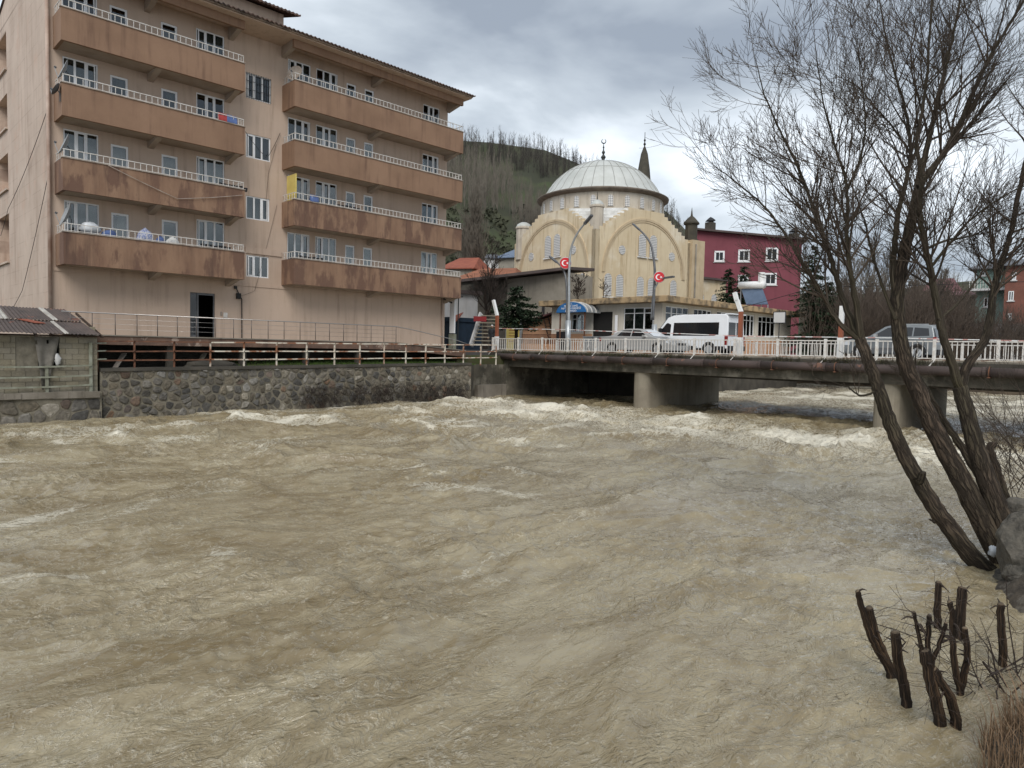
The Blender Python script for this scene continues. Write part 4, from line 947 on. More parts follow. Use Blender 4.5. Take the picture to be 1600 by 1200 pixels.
# ------------------------------------------------------------------ mosque
MC = at(926, 548, D=75.0); MC.z = 2.9
MD1 = (RGT0*.82+FWD0*.572).normalized()       # along the right-hand face, away
MD2 = (-RGT0*.572+FWD0*.82).normalized()      # along the left-hand face, away
MS = 15.2
mq = thing('mosque', 'cream domed mosque with stepped gables and arched lattice windows', 'mosque', tuple(MC))
CEN = MC+MD1*(MS/2)+MD2*(MS/2)
ZS, ZG, ZD, ZE, ZTOP = 16.1, 19.0, 18.7, 21.1, 25.95
def fp(o, d, n, s, z, out=0.0):       # point on a face: origin, direction, outward normal
    p = o+d*s+n*out; return Vector((p.x, p.y, z))
def lattice():
    m = bpy.data.materials.new('lattice'); m.use_nodes = True; t = m.node_tree; b = t.nodes['Principled BSDF']; L = t.links.new
    tcn = t.nodes.new('ShaderNodeTexCoord'); mpn = t.nodes.new('ShaderNodeMapping'); mpn.inputs['Rotation'].default_value = (0, R(45), 0); mpn.inputs['Scale'].default_value = (7.5, .01, 7.5); mpn.inputs['Location'].default_value = (.3, .5, .2); L(tcn.outputs['Object'], mpn.inputs[0])
    ck = t.nodes.new('ShaderNodeTexChecker'); ck.inputs['Scale'].default_value = 1.0; ck.inputs[1].default_value = (.70,.69,.66,1); ck.inputs[2].default_value = (.23,.23,.235,1); L(mpn.outputs[0], ck.inputs[0]); L(ck.outputs[0], b.inputs['Base Color']); b.inputs['Roughness'].default_value = .7; return m
M['lattice'] = lattice()
def arch_poly(w, h, n=8):
    pts = [(-w/2, 0), (w/2, 0)]
    for i in range(n+1):
        a = math.pi*i/n; pts.append((w/2*math.cos(a), h-w/2+w/2*math.sin(a)))
    return pts
def mesh_arch(name, w, h, d, m):
    mb = MB(); mb.prism([(x, 0, z) for x, z in arch_poly(w, h)], (0, d, 0)); return mb.mesh(name, M[m])
def frame_mat(o, d, n):  # local x=d, local y=-n(inward)... outward = -y
    return lambda s, z, out=0.0: Matrix(((d.x, -n.x, 0, (o+d*s+n*out).x), (d.y, -n.y, 0, (o+d*s+n*out).y), (0, 0, 1, z), (0, 0, 0, 1)))
aw_big = mesh_arch('arched_window', 1.05, 2.45, .12, 'lattice'); aw_sur = mesh_arch('window_surround', 1.3, 2.62, .05, 'mosque_trim')
aw_up = mesh_arch('arched_window', 1.15, 2.55, .12, 'lattice')
sill_me = MB().box((-.75, -.12, -.14), (.75, .02, 0)).mesh('sill', M['step_white'])
mb = MB(); mb.prism([(.5*math.cos(a*math.pi/8), 0, .5*math.sin(a*math.pi/8)) for a in range(16)], (0, .1, 0)); rd_me = mb.mesh('round_window', M['lattice'])
def mosque_face(o, d, n, wins_low, ups, rounds):
    # stepped gable outline
    half = MS/2; k = 8; out = [(0, 2.0), (MS, 2.0)]
    steps = []
    for i in range(k): steps.append((.55+i*.62, ZS+(i+.0)*(ZG-ZS)/k))
    right = []
    for i in range(k):
        s = .55+i*.60; z0 = ZS+i*(ZG-ZS)/k; z1 = ZS+(i+1)*(ZG-ZS)/k
        right += [(s, z0), (s, z1)]
    prof = [(0, 2.0), (0, ZS)]+right+[(MS-s_, z_) for s_, z_ in reversed(right)]+[(MS, ZS), (MS, 2.0)]
    mb = MB(); pts = [fp(o, d, n, s, z, 0) for s, z in prof]; mb.prism(pts[::-1] if True else pts, -n*.6); mb.build('wall', M['mosque'], mq)
    # arch moulding
    R0 = 6.6; c = MS/2; zc = 11.6; mb = MB()
    for (ra, rb_, o1) in ((R0, R0-.26, .10), (R0-.30, R0-.48, .06)):
        N_ = 40
        for i in range(N_):
            a0, a1 = math.pi*(.0+1.0*i/N_), math.pi*(.0+1.0*(i+1)/N_)
            q = [(c+r*math.cos(a), zc+r*.98*math.sin(a)) for r, a in ((ra, a0), (rb_, a0), (rb_, a1), (ra, a1))]
            mb.prism([fp(o, d, n, s, z, 0.0) for s, z in q], n*o1)
    mb.build('arch_moulding', M['mosque_trim'], mq)
    FM = frame_mat(o, d, n)
    for s in wins_low:
        w = inst(aw_sur, 'window', mq, None, mw=FM(s, 8.95, .05)); inst(sill_me, 'sill', w, None, mw=Matrix.Translation(WO[w.name]) @ Matrix.Identity(4)) if False else None
        p = bpy.data.objects.new('lattice_panel', aw_big); COL.objects.link(p); p.parent = w; p.location = (0, -.03, .08)
        p = bpy.data.objects.new('sill', sill_me); COL.objects.link(p); p.parent = w
    for s in ups:
        w = inst(aw_sur, 'window', mq, None, mw=FM(s, 13.75, .05)); p = bpy.data.objects.new('lattice_panel', aw_up); COL.objects.link(p); p.parent = w; p.location = (0, -.03, .05)
        p = bpy.data.objects.new('sill', sill_me); COL.objects.link(p); p.parent = w
    for s in rounds: inst(rd_me, 'round_window', mq, None, mw=FM(s, 14.2, .06))
N1 = -MD2; N2 = -MD1
mosque_face(MC, MD1, N1, [1.9, 3.65, 6.85, 8.6, 12.3], [7.0, 8.75], [3.9, 11.9])
mosque_face(MC+MD2*MS, -MD2, N2, [1.6, 3.3, 6.6, 8.3, 13.2], [6.9, 8.6], [3.6, 11.5])
# far walls
for (o, d, n) in ((MC+MD1*MS, MD2, MD1), (MC+MD2*MS+MD1*MS, -MD1, MD2)):
    MB().prism([fp(o, d, n, s, z, 0) for s, z in ((0, 2), (MS, 2), (MS, ZS), (MS-5, ZG), (5, ZG), (0, ZS))], -n*.6).build('wall', M['mosque'], mq)
MB().prism([Vector((p.x, p.y, ZS-.4)) for p in (MC+MD1*.6+MD2*.6, MC+MD1*(MS-.6)+MD2*.6, MC+MD1*(MS-.6)+MD2*(MS-.6), MC+MD1*.6+MD2*(MS-.6))], (0, 0, .3)).build('roof_slab', M['step_white'], mq)
# stepped corner roofs rising to the drum
def corner_steps(cp, e1, e2, name='corner_step'):
    k = 7
    for i in range(k):
        z0 = ZS-.1+i*(ZG-ZS+.15)/k; L_ = .9+i*.62
        a = cp+e1*L_+e2*.35*0; 
        pts = [cp+e1*L_+e2*.02, cp+e1*.02+e2*L_, cp+e1*5.6+e2*L_, cp+e1*5.6+e2*5.6, cp+e1*L_+e2*5.6]
        pts = [cp+e1*L_, cp+e2*L_, cp+e2*5.9, cp+e1*5.9+e2*5.9, cp+e1*5.9]
        MB().prism([Vector((p.x, p.y, z0)) for p in pts], (0, 0, (ZG-ZS+.15)/k-.10)).build(name, M['step_white'], mq)
for (cp, e1, e2) in ((MC, MD1, MD2), (MC+MD1*MS, -MD1, MD2), (MC+MD2*MS, MD1, -MD2)): corner_steps(cp+e1*.05+e2*.05, e1, e2)
def turret(p, r, z0, z1, capr=1.12, m='drum', name='turret'):
    t = MB().lathe((p.x, p.y, 0), [(r, z0), (r, z1), (r*capr, z1+.05), (r*capr, z1+.22), (r*1.0, z1+.32)], 12).build(name, M[m], mq, smooth=False)
    MB().lathe((p.x, p.y, 0), [(r*1.02, z1+.32), (r*.85, z1+.62), (r*.4, z1+.85), (0.01, z1+.92)], 12).build('turret_cap', M['lead'], t, smooth=True)
    MB().tube([(p.x, p.y, z1+.9), (p.x, p.y, z1+1.75)], [.06, .02], 6).build('finial', M['brass'], t)
turret(MC+MD1*.75+MD2*.75, .72, ZS-1, 18.5); turret(MC+MD2*(MS-.9)+MD1*.7, .95, ZS-2, 17.9); 
# right buttress with lantern and drainpipe
bp_ = MC+MD1*(MS+.1)
mb = MB().obox((bp_+MD1*.9+MD2*1.0).to_tuple()[:2]+(9.3,), MD1*1.1, MD2*1.35, (0, 0, 7.2)); mb.build('buttress', M['mosque_trim'], mq)
lp = bp_+MD1*.9+MD2*.9
MB().lathe((lp.x, lp.y, 0), [(.95, 16.5), (.95, 16.7), (.75, 16.75), (.75, 18.5), (.98, 18.6), (.98, 18.75)], 8).build('lantern', M['minaret'], mq)
MB().lathe((lp.x, lp.y, 0), [(1.0, 18.75), (.5, 19.3), (.15, 19.6), (.1, 19.9), (.02, 20.6)], 8).build('lantern_cap', M['minaret'], mq)
q = bp_-MD2*.42+MD1*.35; MB().tube([(q.x, q.y, 3), (q.x, q.y, 16)], .11, 8).build('drainpipe', M['concrete'], mq, smooth=True)
# lower annex on the right
an = bp_+MD1*2.0+MD2*1.2
MB().prism([Vector((p.x, p.y, 2.5)) for p in (an, an+MD1*6.2, an+MD1*6.2+MD2*7, an+MD2*7)], (0, 0, 9.7)).build('annex', M['mosque'], mq)
MB().prism([Vector((p.x, p.y, 12.202)) for p in (an-MD2*.4-MD1*.2, an+MD1*6.6-MD2*.4, an+MD1*6.6+MD2*7, an+MD2*7-MD1*.2)], (0, 0, .25)).build('annex_roof', M['dull_roof'], mq)
for s in (1.4, 3.9):
    w = inst(aw_sur, 'window', mq, None, mw=frame_mat(an, MD1, N1)(s, 7.9, .05)); p = bpy.data.objects.new('lattice_panel', aw_big); COL.objects.link(p); p.parent = w; p.location = (0, -.03, .08)
q = an+MD1*1.2+MD2*2.5; MB().lathe((q.x, q.y, 12.45), [(1.7, 0), (1.5, .7), (1.0, 1.25), (.3, 1.5), (.01, 1.55)], 14).build('small_dome', M['lead'], mq, smooth=True)
# drum, dome
M['drum_edge'] = mat('drum_edge', (.20,.165,.13), .9, (.13,.105,.085), 1.2, 5, .2, coords='World')
RD = 7.35
MB().lathe((CEN.x, CEN.y, 0), [(RD, ZD-1.6), (RD, ZE-.25)], 48).build('drum', M['drum'], mq, smooth=True)
MB().lathe((CEN.x, CEN.y, 0), [(RD, ZE-.27), (RD+.32, ZE-.2), (RD+.62, ZE-.02), (RD+.66, ZE+.1), (RD+.2, ZE+.28)], 64).build('drum_cornice', M['drum_edge'], mq, smooth=True)
prof = [(RD+.30, ZE+.12)]
R_s = ((RD-.1)**2+(ZTOP-ZE-.12)**2)/(2*(ZTOP-ZE-.12)); A_s = math.asin(min(1, (RD-.1)/R_s))
for i in range(1, 15):
    a = math.pi/2*i/14; prof.append((R_s*math.sin(A_s*(1-i/14))+.001, ZE+.12+R_s*(math.cos(A_s*(1-i/14))-math.cos(A_s))))
dome = MB().lathe((CEN.x, CEN.y, 0), prof, 64).build('dome', M['lead'], mq, smooth=True)
NS = 34
for i in range(NS):
    a = 2*math.pi*i/NS+.03; path = [(CEN.x+r*math.cos(a), CEN.y+r*math.sin(a), z+.015) for r, z in prof if r > .5]
    MB().tube(path, .035, 4, False).build('seam', M['seam'], dome)
for k_ in (6,): 
    r, z = prof[k_]; MB().tube([(CEN.x+(r+.01)*math.cos(2*math.pi*i/64), CEN.y+(r+.01)*math.sin(2*math.pi*i/64), z) for i in range(65)], .03, 4, False).build('seam', M['seam'], dome)
dw = mesh_arch('drum_window', .55, 1.25, .1, 'lattice'); dws = mesh_arch('drum_window_surround', .78, 1.42, .05, 'drum')
for i in range(24):
    a = 2*math.pi*i/24; n = Vector((math.cos(a), math.sin(a), 0)); d = Vector((-math.sin(a), math.cos(a), 0)); o = Vector((CEN.x, CEN.y, 0))+n*RD
    w = inst(dws, 'drum_window', mq, None, mw=frame_mat(o, d, n)(0, ZD+.45, .06)); p = bpy.data.objects.new('lattice_panel', dw); COL.objects.link(p); p.parent = w; p.location = (0, -.04, .06)
MB().lathe((CEN.x, CEN.y, ZTOP-.05), [(.5, 0), (.3, .25), (.16, .4), (.28, .6), (.3, .72), (.12, .95), (.1, 1.05), (.2, 1.2), (.2, 1.3), (.08, 1.5), (.06, 1.75), (.12, 1.85), (.05, 2.0), (.03, 2.35)], 10).build('finial', M['brass'], mq, smooth=True)
cz_ = ZTOP+2.55; mb = MB()
cr = [Vector((CEN.x, CEN.y, cz_))+RGT0*(.26*math.cos(a))+UP0*(.26*math.sin(a)) for a in [math.pi*.62+i*math.pi*1.75/14 for i in range(15)]]
mb.tube(cr, [.02+.05*math.sin(math.pi*i/14) for i in range(15)], 6); mb.build('crescent', M['brass'], mq)
# minaret behind the dome
mp_ = at(997.5, 548, D=101); 
mn = thing('minaret', 'dark pointed minaret top rising behind the mosque dome', 'minaret', (mp_.x, mp_.y, 2.9))
MB().lathe((mp_.x, mp_.y, 0), [(2.2, 2.9), (2.2, 8), (1.5, 9.5), (1.35, 20), (1.9, 20.8), (1.9, 22), (1.3, 22.05), (1.3, 25.5), (1.6, 25.6)], 16).build('shaft', M['minaret'], mn)
MB().lathe((mp_.x, mp_.y, 0), [(1.12, 25.6), (1.1, 26.8), (.85, 29.2), (.5, 31.4), (.22, 32.2), (.05, 32.6)], 16).build('spire', M['minaret'], mn, smooth=True)
MB().lathe((mp_.x, mp_.y, 32.5), [(.05, 0), (.2, .3), (.05, .6), (.16, .85), (.05, 1.1), (.04, 2.0)], 8).build('finial', M['brass'], mn)
# ------------------------------------------------------------------ low office by the bridge
OC = Vector((4.55, 36.0, 2.86)); rf = random.Random(6)
yR = at(1236, 500, X=4.55).y; xL = at(862, 500, Y=36.0).x
of = thing('office_building', 'single-storey cream and peach office with weathered flat roof behind the bridge', 'building', tuple(OC))
ZW, ZR = 6.55, 7.0
def face_px(px, py, side): return at(px, py, X=4.55) if side == 'x' else at(px, py, Y=36.0)
wl_ = []
for (pa, pb) in ((974, 1022),): wl_.append((face_px(pa, 500, 'y').x, face_px(pb, 500, 'y').x, 4.55, 6.25))
wl_.append((face_px(893, 500, 'y').x, face_px(915, 500, 'y').x, 4.45, 5.9))
dr_ = (face_px(926, 500, 'y').x, face_px(957, 500, 'y').x, 2.9, 6.0)
def owall(axis, c, a0, a1, holes, s):
    w = wall_holes(axis, c, .25*s, a0, a1, 4.35, ZW, [h for h in holes if h[2] > 3], M['office_white'], 'upper_wall', of)
wall_holes('y', 36.0, -.25, xL, 4.55, 2.86, ZW, wl_+[dr_], M['office_white'], 'front_wall', of)
MB().box((xL, 35.95, 2.86), (dr_[0], 35.998, 4.30)).build('base_band', M['peach'], of); MB().box((dr_[1], 35.95, 2.86), (4.60, 35.998, 4.30)).build('base_band', M['peach'], of)
wr = []
for (pa, pb) in ((1040, 1076), (1084, 1112), (1120, 1152), (1162, 1179), (1185, 1212)): wr.append((face_px(pa, 500, 'x').y, face_px(pb, 500, 'x').y, 4.5, 6.35))
wall_holes('x', 4.55, .25, 36.0, yR, 2.86, ZW, wr, M['office_white'], 'river_wall', of)
MB().box((4.552, 36.0, 2.86), (4.60, yR, 4.25)).build('base_band', M['peach'], of)
MB().box((xL-6, yR-.2, 2.86), (4.3, yR-.01, ZW)).build('rear_wall', M['office_white'], of); MB().box((xL, 36.3, 2.86), (xL+.2, yR-.3, ZW)).build('end_wall', M['office_white'], of)
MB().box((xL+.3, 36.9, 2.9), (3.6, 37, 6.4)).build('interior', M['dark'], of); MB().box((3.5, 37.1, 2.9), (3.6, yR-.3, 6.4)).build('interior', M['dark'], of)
for (a, b, z0, z1) in wl_: window(of, 36.0, a, b, z0, z1, 3, rf, axis='y', sgn=-1, depth=.1, curtain=.9, transom=z1-.42)
for (a, b, z0, z1) in wr: window(of, 4.55, a, b, z0, z1, 4 if b-a > 2.5 else 3, rf, depth=.1, curtain=.9, transom=z1-.5)
mb = MB(); mb.box((xL-.8, 35.2, ZW+.002), (5.5, yR+.9, ZR)); bev(mb.build('roof_slab', M['roof_edge'], of), .04, 2)
dd = MB().box((dr_[0], 36.1, 2.9), (dr_[1], 36.16, 6.0)); dd.build('entrance_door', M['dark'], of)
# porch canopy with sign
px0, px1 = at(870, 490, Y=34.2).x, at(916, 490, Y=34.2).x; cxm, rw_ = (px0+px1)/2, (px1-px0)/2; zc = at(893, 488, Y=34.2).z; ht = at(893, 472, Y=34.2).z-zc
cn = thing('porch_canopy', 'barrel-vaulted translucent porch canopy with blue half-round sign at the office door', 'canopy', (cxm, 34.4, 2.86))
y1c = 36.0; shift = 0
mb = MB(); n = 16; vs = []
xe = at(952, 491, Y=36.0).x  # far right foot of vault
for i in range(n+1):
    a = math.pi*i/n; x = -rw_*math.cos(a); z = zc+ht*math.sin(a); vs += [(cxm+x, 34.2, z), (cxm+x, 35.94, z)]
mb.add(vs, [(2*i, 2*i+1, 2*i+3, 2*i+2) for i in range(n)]); mb.add([(v[0], v[1], v[2]-.03) for v in vs], [(2*i, 2*i+2, 2*i+3, 2*i+1) for i in range(n)])
mb.build('vault_sheet', M['galv'], cn, smooth=True)
for yy in (34.35, 34.9, 35.4, 35.9): MB().tube([(cxm-(rw_+.02)*math.cos(math.pi*i/n), yy, zc+(ht+.025)*math.sin(math.pi*i/n)) for i in range(n+1)], .03, 5).build('rib', M['white_metal'], cn)
pl = [(cxm-rw_*math.cos(math.pi*i/20), 34.19, zc+ht*math.sin(math.pi*i/20)) for i in range(21)]
sg = MB().prism(pl[::-1], (0, -.05, 0)).build('sign_board', M['blue_sign'], cn, label='blue half-round sign with white lettering')
def text_mesh(s, size, m, name, parent, loc, ax, up_, depth=.006):
    cu = bpy.data.curves.new('txt', 'FONT'); cu.body = s; cu.size = size; cu.align_x = 'CENTER'; cu.extrude = depth; cu.resolution_u = 2
    to = bpy.data.objects.new('txt', cu); COL.objects.link(to); dg = bpy.context.evaluated_depsgraph_get(); me = bpy.data.meshes.new_from_object(to.evaluated_get(dg)); bpy.data.objects.remove(to); 
    me.materials.clear(); me.materials.append(M[m]); ax, up_ = Vector(ax), Vector(up_); nz = ax.cross(up_); L = Vector(loc)
    return inst(me, name, parent, None, mw=Matrix(((ax.x, up_.x, nz.x, L.x), (ax.y, up_.y, nz.y, L.y), (ax.z, up_.z, nz.z, L.z), (0, 0, 0, 1))))
for s, zz, sz in (('T.C.', .77, .15), ('MERKEZ CAMİİ', .53, .20), ('YAPTIRMA DERNEĞİ', .29, .22), ('BAŞKANLIĞI', .05, .20)):
    text_mesh(s, sz*ht/1.0*1.25, 'white_flat', 'lettering', sg, (cxm, 34.13, zc+zz*ht), (1,0,0), (0,0,1))
for x in (px0+.25, px1-.25, ): MB().box((x-.045, 34.3, 2.86), (x+.045, 34.39, zc)).build('post', M['rust_dark'], cn)
MB().tube([(px1-.2, 34.4, 3.75), (px1+1.6, 34.4, 3.75)], .03, 6).build('side_rail', M['rust_dark'], cn); MB().tube([(px1+1.6, 34.4, 2.86), (px1+1.6, 34.4, 3.75)], .03, 6).build('side_rail', M['rust_dark'], cn); MB().tube([(px1+.7, 34.4, 2.86), (px1+.7, 34.4, 3.75)], .03, 6).build('side_rail', M['rust_dark'], cn)
MB().tube([(px1-.2, 34.4, 3.3), (px1+1.6, 34.4, 3.3)], .025, 6).build('side_rail', M['rust_dark'], cn)
def box_thing(name, label, cat, pa, pb, Y, z0, z1, m, dy=.1):
    a, b = at(pa, 520, Y=Y).x, at(pb, 520, Y=Y).x; return tag(bev(MB().box((a, Y, z0), (b, Y+dy, z1)).build(name, M[m]), .015), label, cat)
box_thing('notice_board', 'plain white upright board beside the office corner window', 'board', 960, 964, 35.7, 3.9, 5.7, 'white_flat', .06)
box_thing('cabinet', 'black cabinet standing at the left of the porch', 'cabinet', 869, 880, 34.8, 2.86, 4.45, 'black', .5)
# peach outbuilding with maroon roof left of the porch
ob = thing('outbuilding', 'small peach outbuilding with maroon lean-to roof left of the porch', 'building', (at(840, 520, Y=38).x, 38, 2.86))
a, b, c_ = at(817, 520, Y=37.5).x, at(846, 520, Y=37.5).x, at(868, 520, Y=37.5).x
MB().box((a, 37.5, 2.86), (c_+1, 41, 5.1)).build('wall', M['peach'], ob)
MB().prism([(a-.5, 36.9, 5.05), (c_+1.2, 36.9, 6.3), (c_+1.2, 41, 6.6), (a-.5, 41, 5.35)][::-1], (0, 0, .12)).build('roof', M['maroon_roof'], ob)
MB().prism([(a, 37.5, 5.08), (c_+1, 37.5, 5.08), (c_+1, 37.5, 6.2)][::1], (0, .2, 0)).build('gable', M['peach'], ob)
MB().tube([(at(843, 480, Y=38).x, 38.5, 6), (at(843, 480, Y=38).x, 38.5, 7.3)], .12, 8).build('stovepipe', M['black'], ob)
lad = thing('ladder', 'dark wooden ladder leaning against the peach outbuilding', 'ladder', (at(855, 540, Y=37).x, 37, 2.86))
l0, l1 = at(865, 545, Y=36.7), at(851, 488, Y=37.2); 
for s in (-.28, .28): MB().bar(l0+Vector((s, 0, 0)), l1+Vector((s, 0, 0)), .07).build('stile', M['wood'], lad)
for k in range(1, 10): p = l0.lerp(l1, k/10); MB().bar(p+Vector((-.28,0,0)), p+Vector((.28,0,0)), .05).build('rung', M['wood'], lad)
lw = thing('garden_wall', 'low peach wall with rusty bars in front of the outbuilding', 'wall', (at(845, 545, Y=35).x, 35, 2.86))
a2 = at(812, 540, Y=35.2).x; b2 = at(878, 540, Y=35.2).x
MB().box((a2, 35.2, 2.86), (b2, 35.4, 3.45)).build('wall', M['peach'], lw)
for k in range(40): MB().box((a2+.02+(b2-a2-.6)*k/40, 35.28, 3.45), (a2+.045+(b2-a2-.6)*k/40, 35.31, 4.2)).build('bar', M['rust_dark'], lw)
MB().box((a2, 35.27, 4.2), (b2-.6, 35.32, 4.25)).build('top_rail', M['rust_dark'], lw)
# grey shed with long sloping roof in front of the mosque
gs = thing('grey_warehouse', 'rough grey plastered building with long sloping brown roof beside the mosque', 'building', (at(840, 520, D=62).x, at(840, 520, D=62).y, 2.86))
A_ = at(792, 470, D=64); B_ = at(889, 470, D=60); A_.z = B_.z = 2.8; dG = (B_-A_).normalized(); nG = Vector((dG.y, -dG.x, 0)); 
zA, zB = at(792, 436, D=64).z, at(889, 426, D=60).z
MB().prism([A_, B_, Vector((B_.x, B_.y, zB)), Vector((A_.x, A_.y, zA))], -nG*4).build('wall', M['grey_plaster'], gs)
ra, rb2 = at(726, 441, D=64.5), at(891, 422, D=59.8)
MB().prism([Vector(ra)+nG*.5, Vector(rb2)+nG*.5, Vector(rb2)-nG*4.2+Vector((0,0,.35)), Vector(ra)-nG*4.2+Vector((0,0,.35))][::-1], (0, 0, .25)).build('roof', M['dull_roof'], gs)
C2 = at(722, 470, D=66); MB().prism([Vector((C2.x, C2.y, 2.8)), A_, Vector((A_.x, A_.y, zA-.1)), Vector((C2.x, C2.y, at(722, 446, D=66).z))], -nG*6).build('dark_wing', M['concrete_dark'], gs)
for (pa, pb, pt, pb_) in ((760, 766, 455, 470), (775, 790, 446, 466)):
    p0 = at(pa, pt, D=65.4); p1 = at(pb, pb_, D=65.2); MB().prism([p0+nG*.35, Vector((p1.x, p1.y, p0.z))+nG*.35, p1+nG*.35, Vector((p0.x, p0.y, p1.z))+nG*.35], nG*.1).build('window', M['dark'], gs)
# houses between block and warehouse
def house(name, label, pl_, pr, ptop, pbot, D0, D1, wall, roof, depth=7, roof_h=1.0, over=.4, wins=(), cat='house', flat=False, wm='frame', ptop2=None):
    a = at(pl_, 550, D=D0); b = at(pr, 550, D=D1); a.z = b.z = 0; zt1 = at(pl_, ptop, D=D0).z; d = (b-a).normalized(); n = Vector((d.y, -d.x, 0)); L_ = (b-a).length; zb = at((pl_+pr)/2, pbot, D=(D0+D1)/2).z
    t = thing(name, label, cat, (a.x, a.y, zb))
    P = lambda s, z, o=0: Vector((a.x, a.y, 0))+d*s+n*o+Vector((0, 0, z))
    zt2 = zt1 if ptop2 is None else at(pr, ptop2, D=D1).z
    MB().prism([P(0, zb), P(L_, zb), P(L_, zt2), P(0, zt1)], -n*depth).build('wall', M[wall], t)
    if ptop2 is not None: MB().prism([P(-over, zt1+.03, over), P(L_+over, zt2-.06, over), P(L_+over, zt2+.2, over), P(-over, zt1+.3, over)], -n*(depth+2*over)).build('roof', M[roof], t)
    elif flat: MB().prism([P(-over, zt1+.002, over), P(L_+over, zt1+.002, over), P(L_+over, zt1+.3, over), P(-over, zt1+.3, over)], -n*(depth+2*over)).build('roof', M[roof], t)
    else:
        mb = MB(); r0 = [P(-over, zt1, over), P(L_+over, zt1, over), P(L_-L_*.15, zt1+roof_h, -depth/2), P(L_*.15, zt1+roof_h, -depth/2), P(L_+over, zt1, -depth-over), P(-over, zt1, -depth-over)]
        mb.add(r0+[v-Vector((0,0,.12)) for v in r0], [(0,1,2,3), (1,4,2), (4,5,3,2), (5,0,3), (6,7,1,0), (7,10,4,1), (11,6,0,5), (6,11,10,7)]); mb.build('roof', M[roof], t)
    for (x0, x1, y0, y1) in wins:
        tD = D0+(D1-D0)*(((x0+x1)/2-pl_)/(pr-pl_)); p0 = at(x0, y0, D=tD); p1 = at(x1, y1, D=tD); s0 = (Vector((p0.x, p0.y, 0))-Vector((a.x, a.y, 0))).dot(d); s1 = (Vector((p1.x, p1.y, 0))-Vector((a.x, a.y, 0))).dot(d)
        w = MB(); fr = .09 if wall != 'purple' else .22
        for (q0, q1, r0_, r1_) in ((s0, s0+fr, p1.z, p0.z), (s1-fr, s1, p1.z, p0.z), (s0+fr, s1-fr, p0.z-fr, p0.z), (s0+fr, s1-fr, p1.z, p1.z+fr), ((s0+s1)/2-.04, (s0+s1)/2+.04, p1.z+fr, p0.z-fr)):
            w.prism([P(q0, r0_, .01), P(q1, r0_, .01), P(q1, r1_, .01), P(q0, r1_, .01)], n*.08)
        wo_ = w.build('window', M[wm], t); MB().prism([P(s0+fr, p1.z+fr, .005), P(s1-fr, p1.z+fr, .005), P(s1-fr, p0.z-fr, .005), P(s0+fr, p0.z-fr, .005)], n*.03).build('pane', M['car_glass'], wo_)
        MB().prism([P(s0-.12, p1.z-.12, .003), P(s1+.12, p1.z-.12, .003), P(s1+.12, p1.z-.01, .003), P(s0-.12, p1.z-.01, .003)], n*.12).build('sill', M['white_plaster'], wo_)
    return t, P, L_
house('tiled_house', 'red tiled roof house partly hidden behind the lowest right balcony', 690, 735, 420, 560, 80, 79, 'grey_plaster', 'red_tile', 8, 1.7)
house('rust_roof_house', 'long low house with rusty orange tiled roof behind the bare tree', 712, 795, 438, 560, 74, 72, 'concrete_dark', 'rust_roof', 9, 1.7, .6)
house('white_house', 'plain white rendered house wall between the block and the bare tree', 668, 745, 456, 560, 55, 57.5, 'white_plaster', 'dull_roof', 6, .5, .3, flat=True)
kt, KP, KL = house('dark_kiosk', 'dark blue kiosk with small red awning under the white house', 704, 752, 502, 560, 49, 51, 'dark_blue', 'dark_blue', 3, .2, .1, cat='kiosk', flat=True)
MB().prism([at(703, 512, D=47.5), at(703, 497, D=49.3), at(724, 489, D=49.8), at(718, 497, D=48)], (0, 0, .06)).build('awning', M['red_tile'], kt)
stt = thing('outdoor_stair', 'grey metal stair with open treads climbing to the white house', 'stairs', tuple(at(738, 545, D=46.8)))
s0, s1 = at(736, 540, D=46.6), at(752, 490, D=47.6); w_ = RGT0*1.3
MB().bar(s0, s1, .12, .42).build('stringer', M['white_plaster'], stt)
for k in range(9): p = s0.lerp(s1, (k+.4)/9); MB().obox(p+w_*.5, w_*.45, FWD0*.18, UP0*.03).build('tread', M['concrete_light'], stt)
rsn = thing('hanging_sign', 'small dark red sign hanging above the stair', 'sign', tuple(at(750, 498, D=46.3)))
MB().prism([at(740, 494, D=46.3), at(760, 494.5, D=46.3), at(760, 502.5, D=46.3), at(740, 502, D=46.3)], FWD0*.08).build('board', M['red_light'], rsn)
# white and green service panel at the corner of the block
spn = thing('service_panel', 'tall white and green panel under a small canopy at the corner of the block', 'panel', (-1.0, 21.3, 2.86))
MB().box((-1.5, 21.2, 3.9), (-1.05, 21.3, 6.1)).build('white_board', M['white_flat'], spn); MB().box((-1.5, 21.15, 2.86), (-1.0, 21.35, 3.85)).build('green_box', M['green_paint'], spn); MB().box((-1.7, 21.0, 6.15), (-.7, 21.6, 6.22)).build('canopy', M['black'], spn); MB().box((-.85, 21.3, 2.86), (-.80, 21.35, 6.15)).build('post', M['black'], spn)
# distant buildings between the bare tree and the mosque
house('hill_house', 'far grey house with blue-grey sheet roof just left of the mosque', 776, 812, 404, 470, 110, 108, 'grey_plaster', 'solar', 9, 2.0, .5)
house('hill_house', 'small pale house low on the hillside above the tiled roofs', 752, 778, 404, 420, 150, 150, 'white_plaster', 'slate_roof', 6, 1.2)
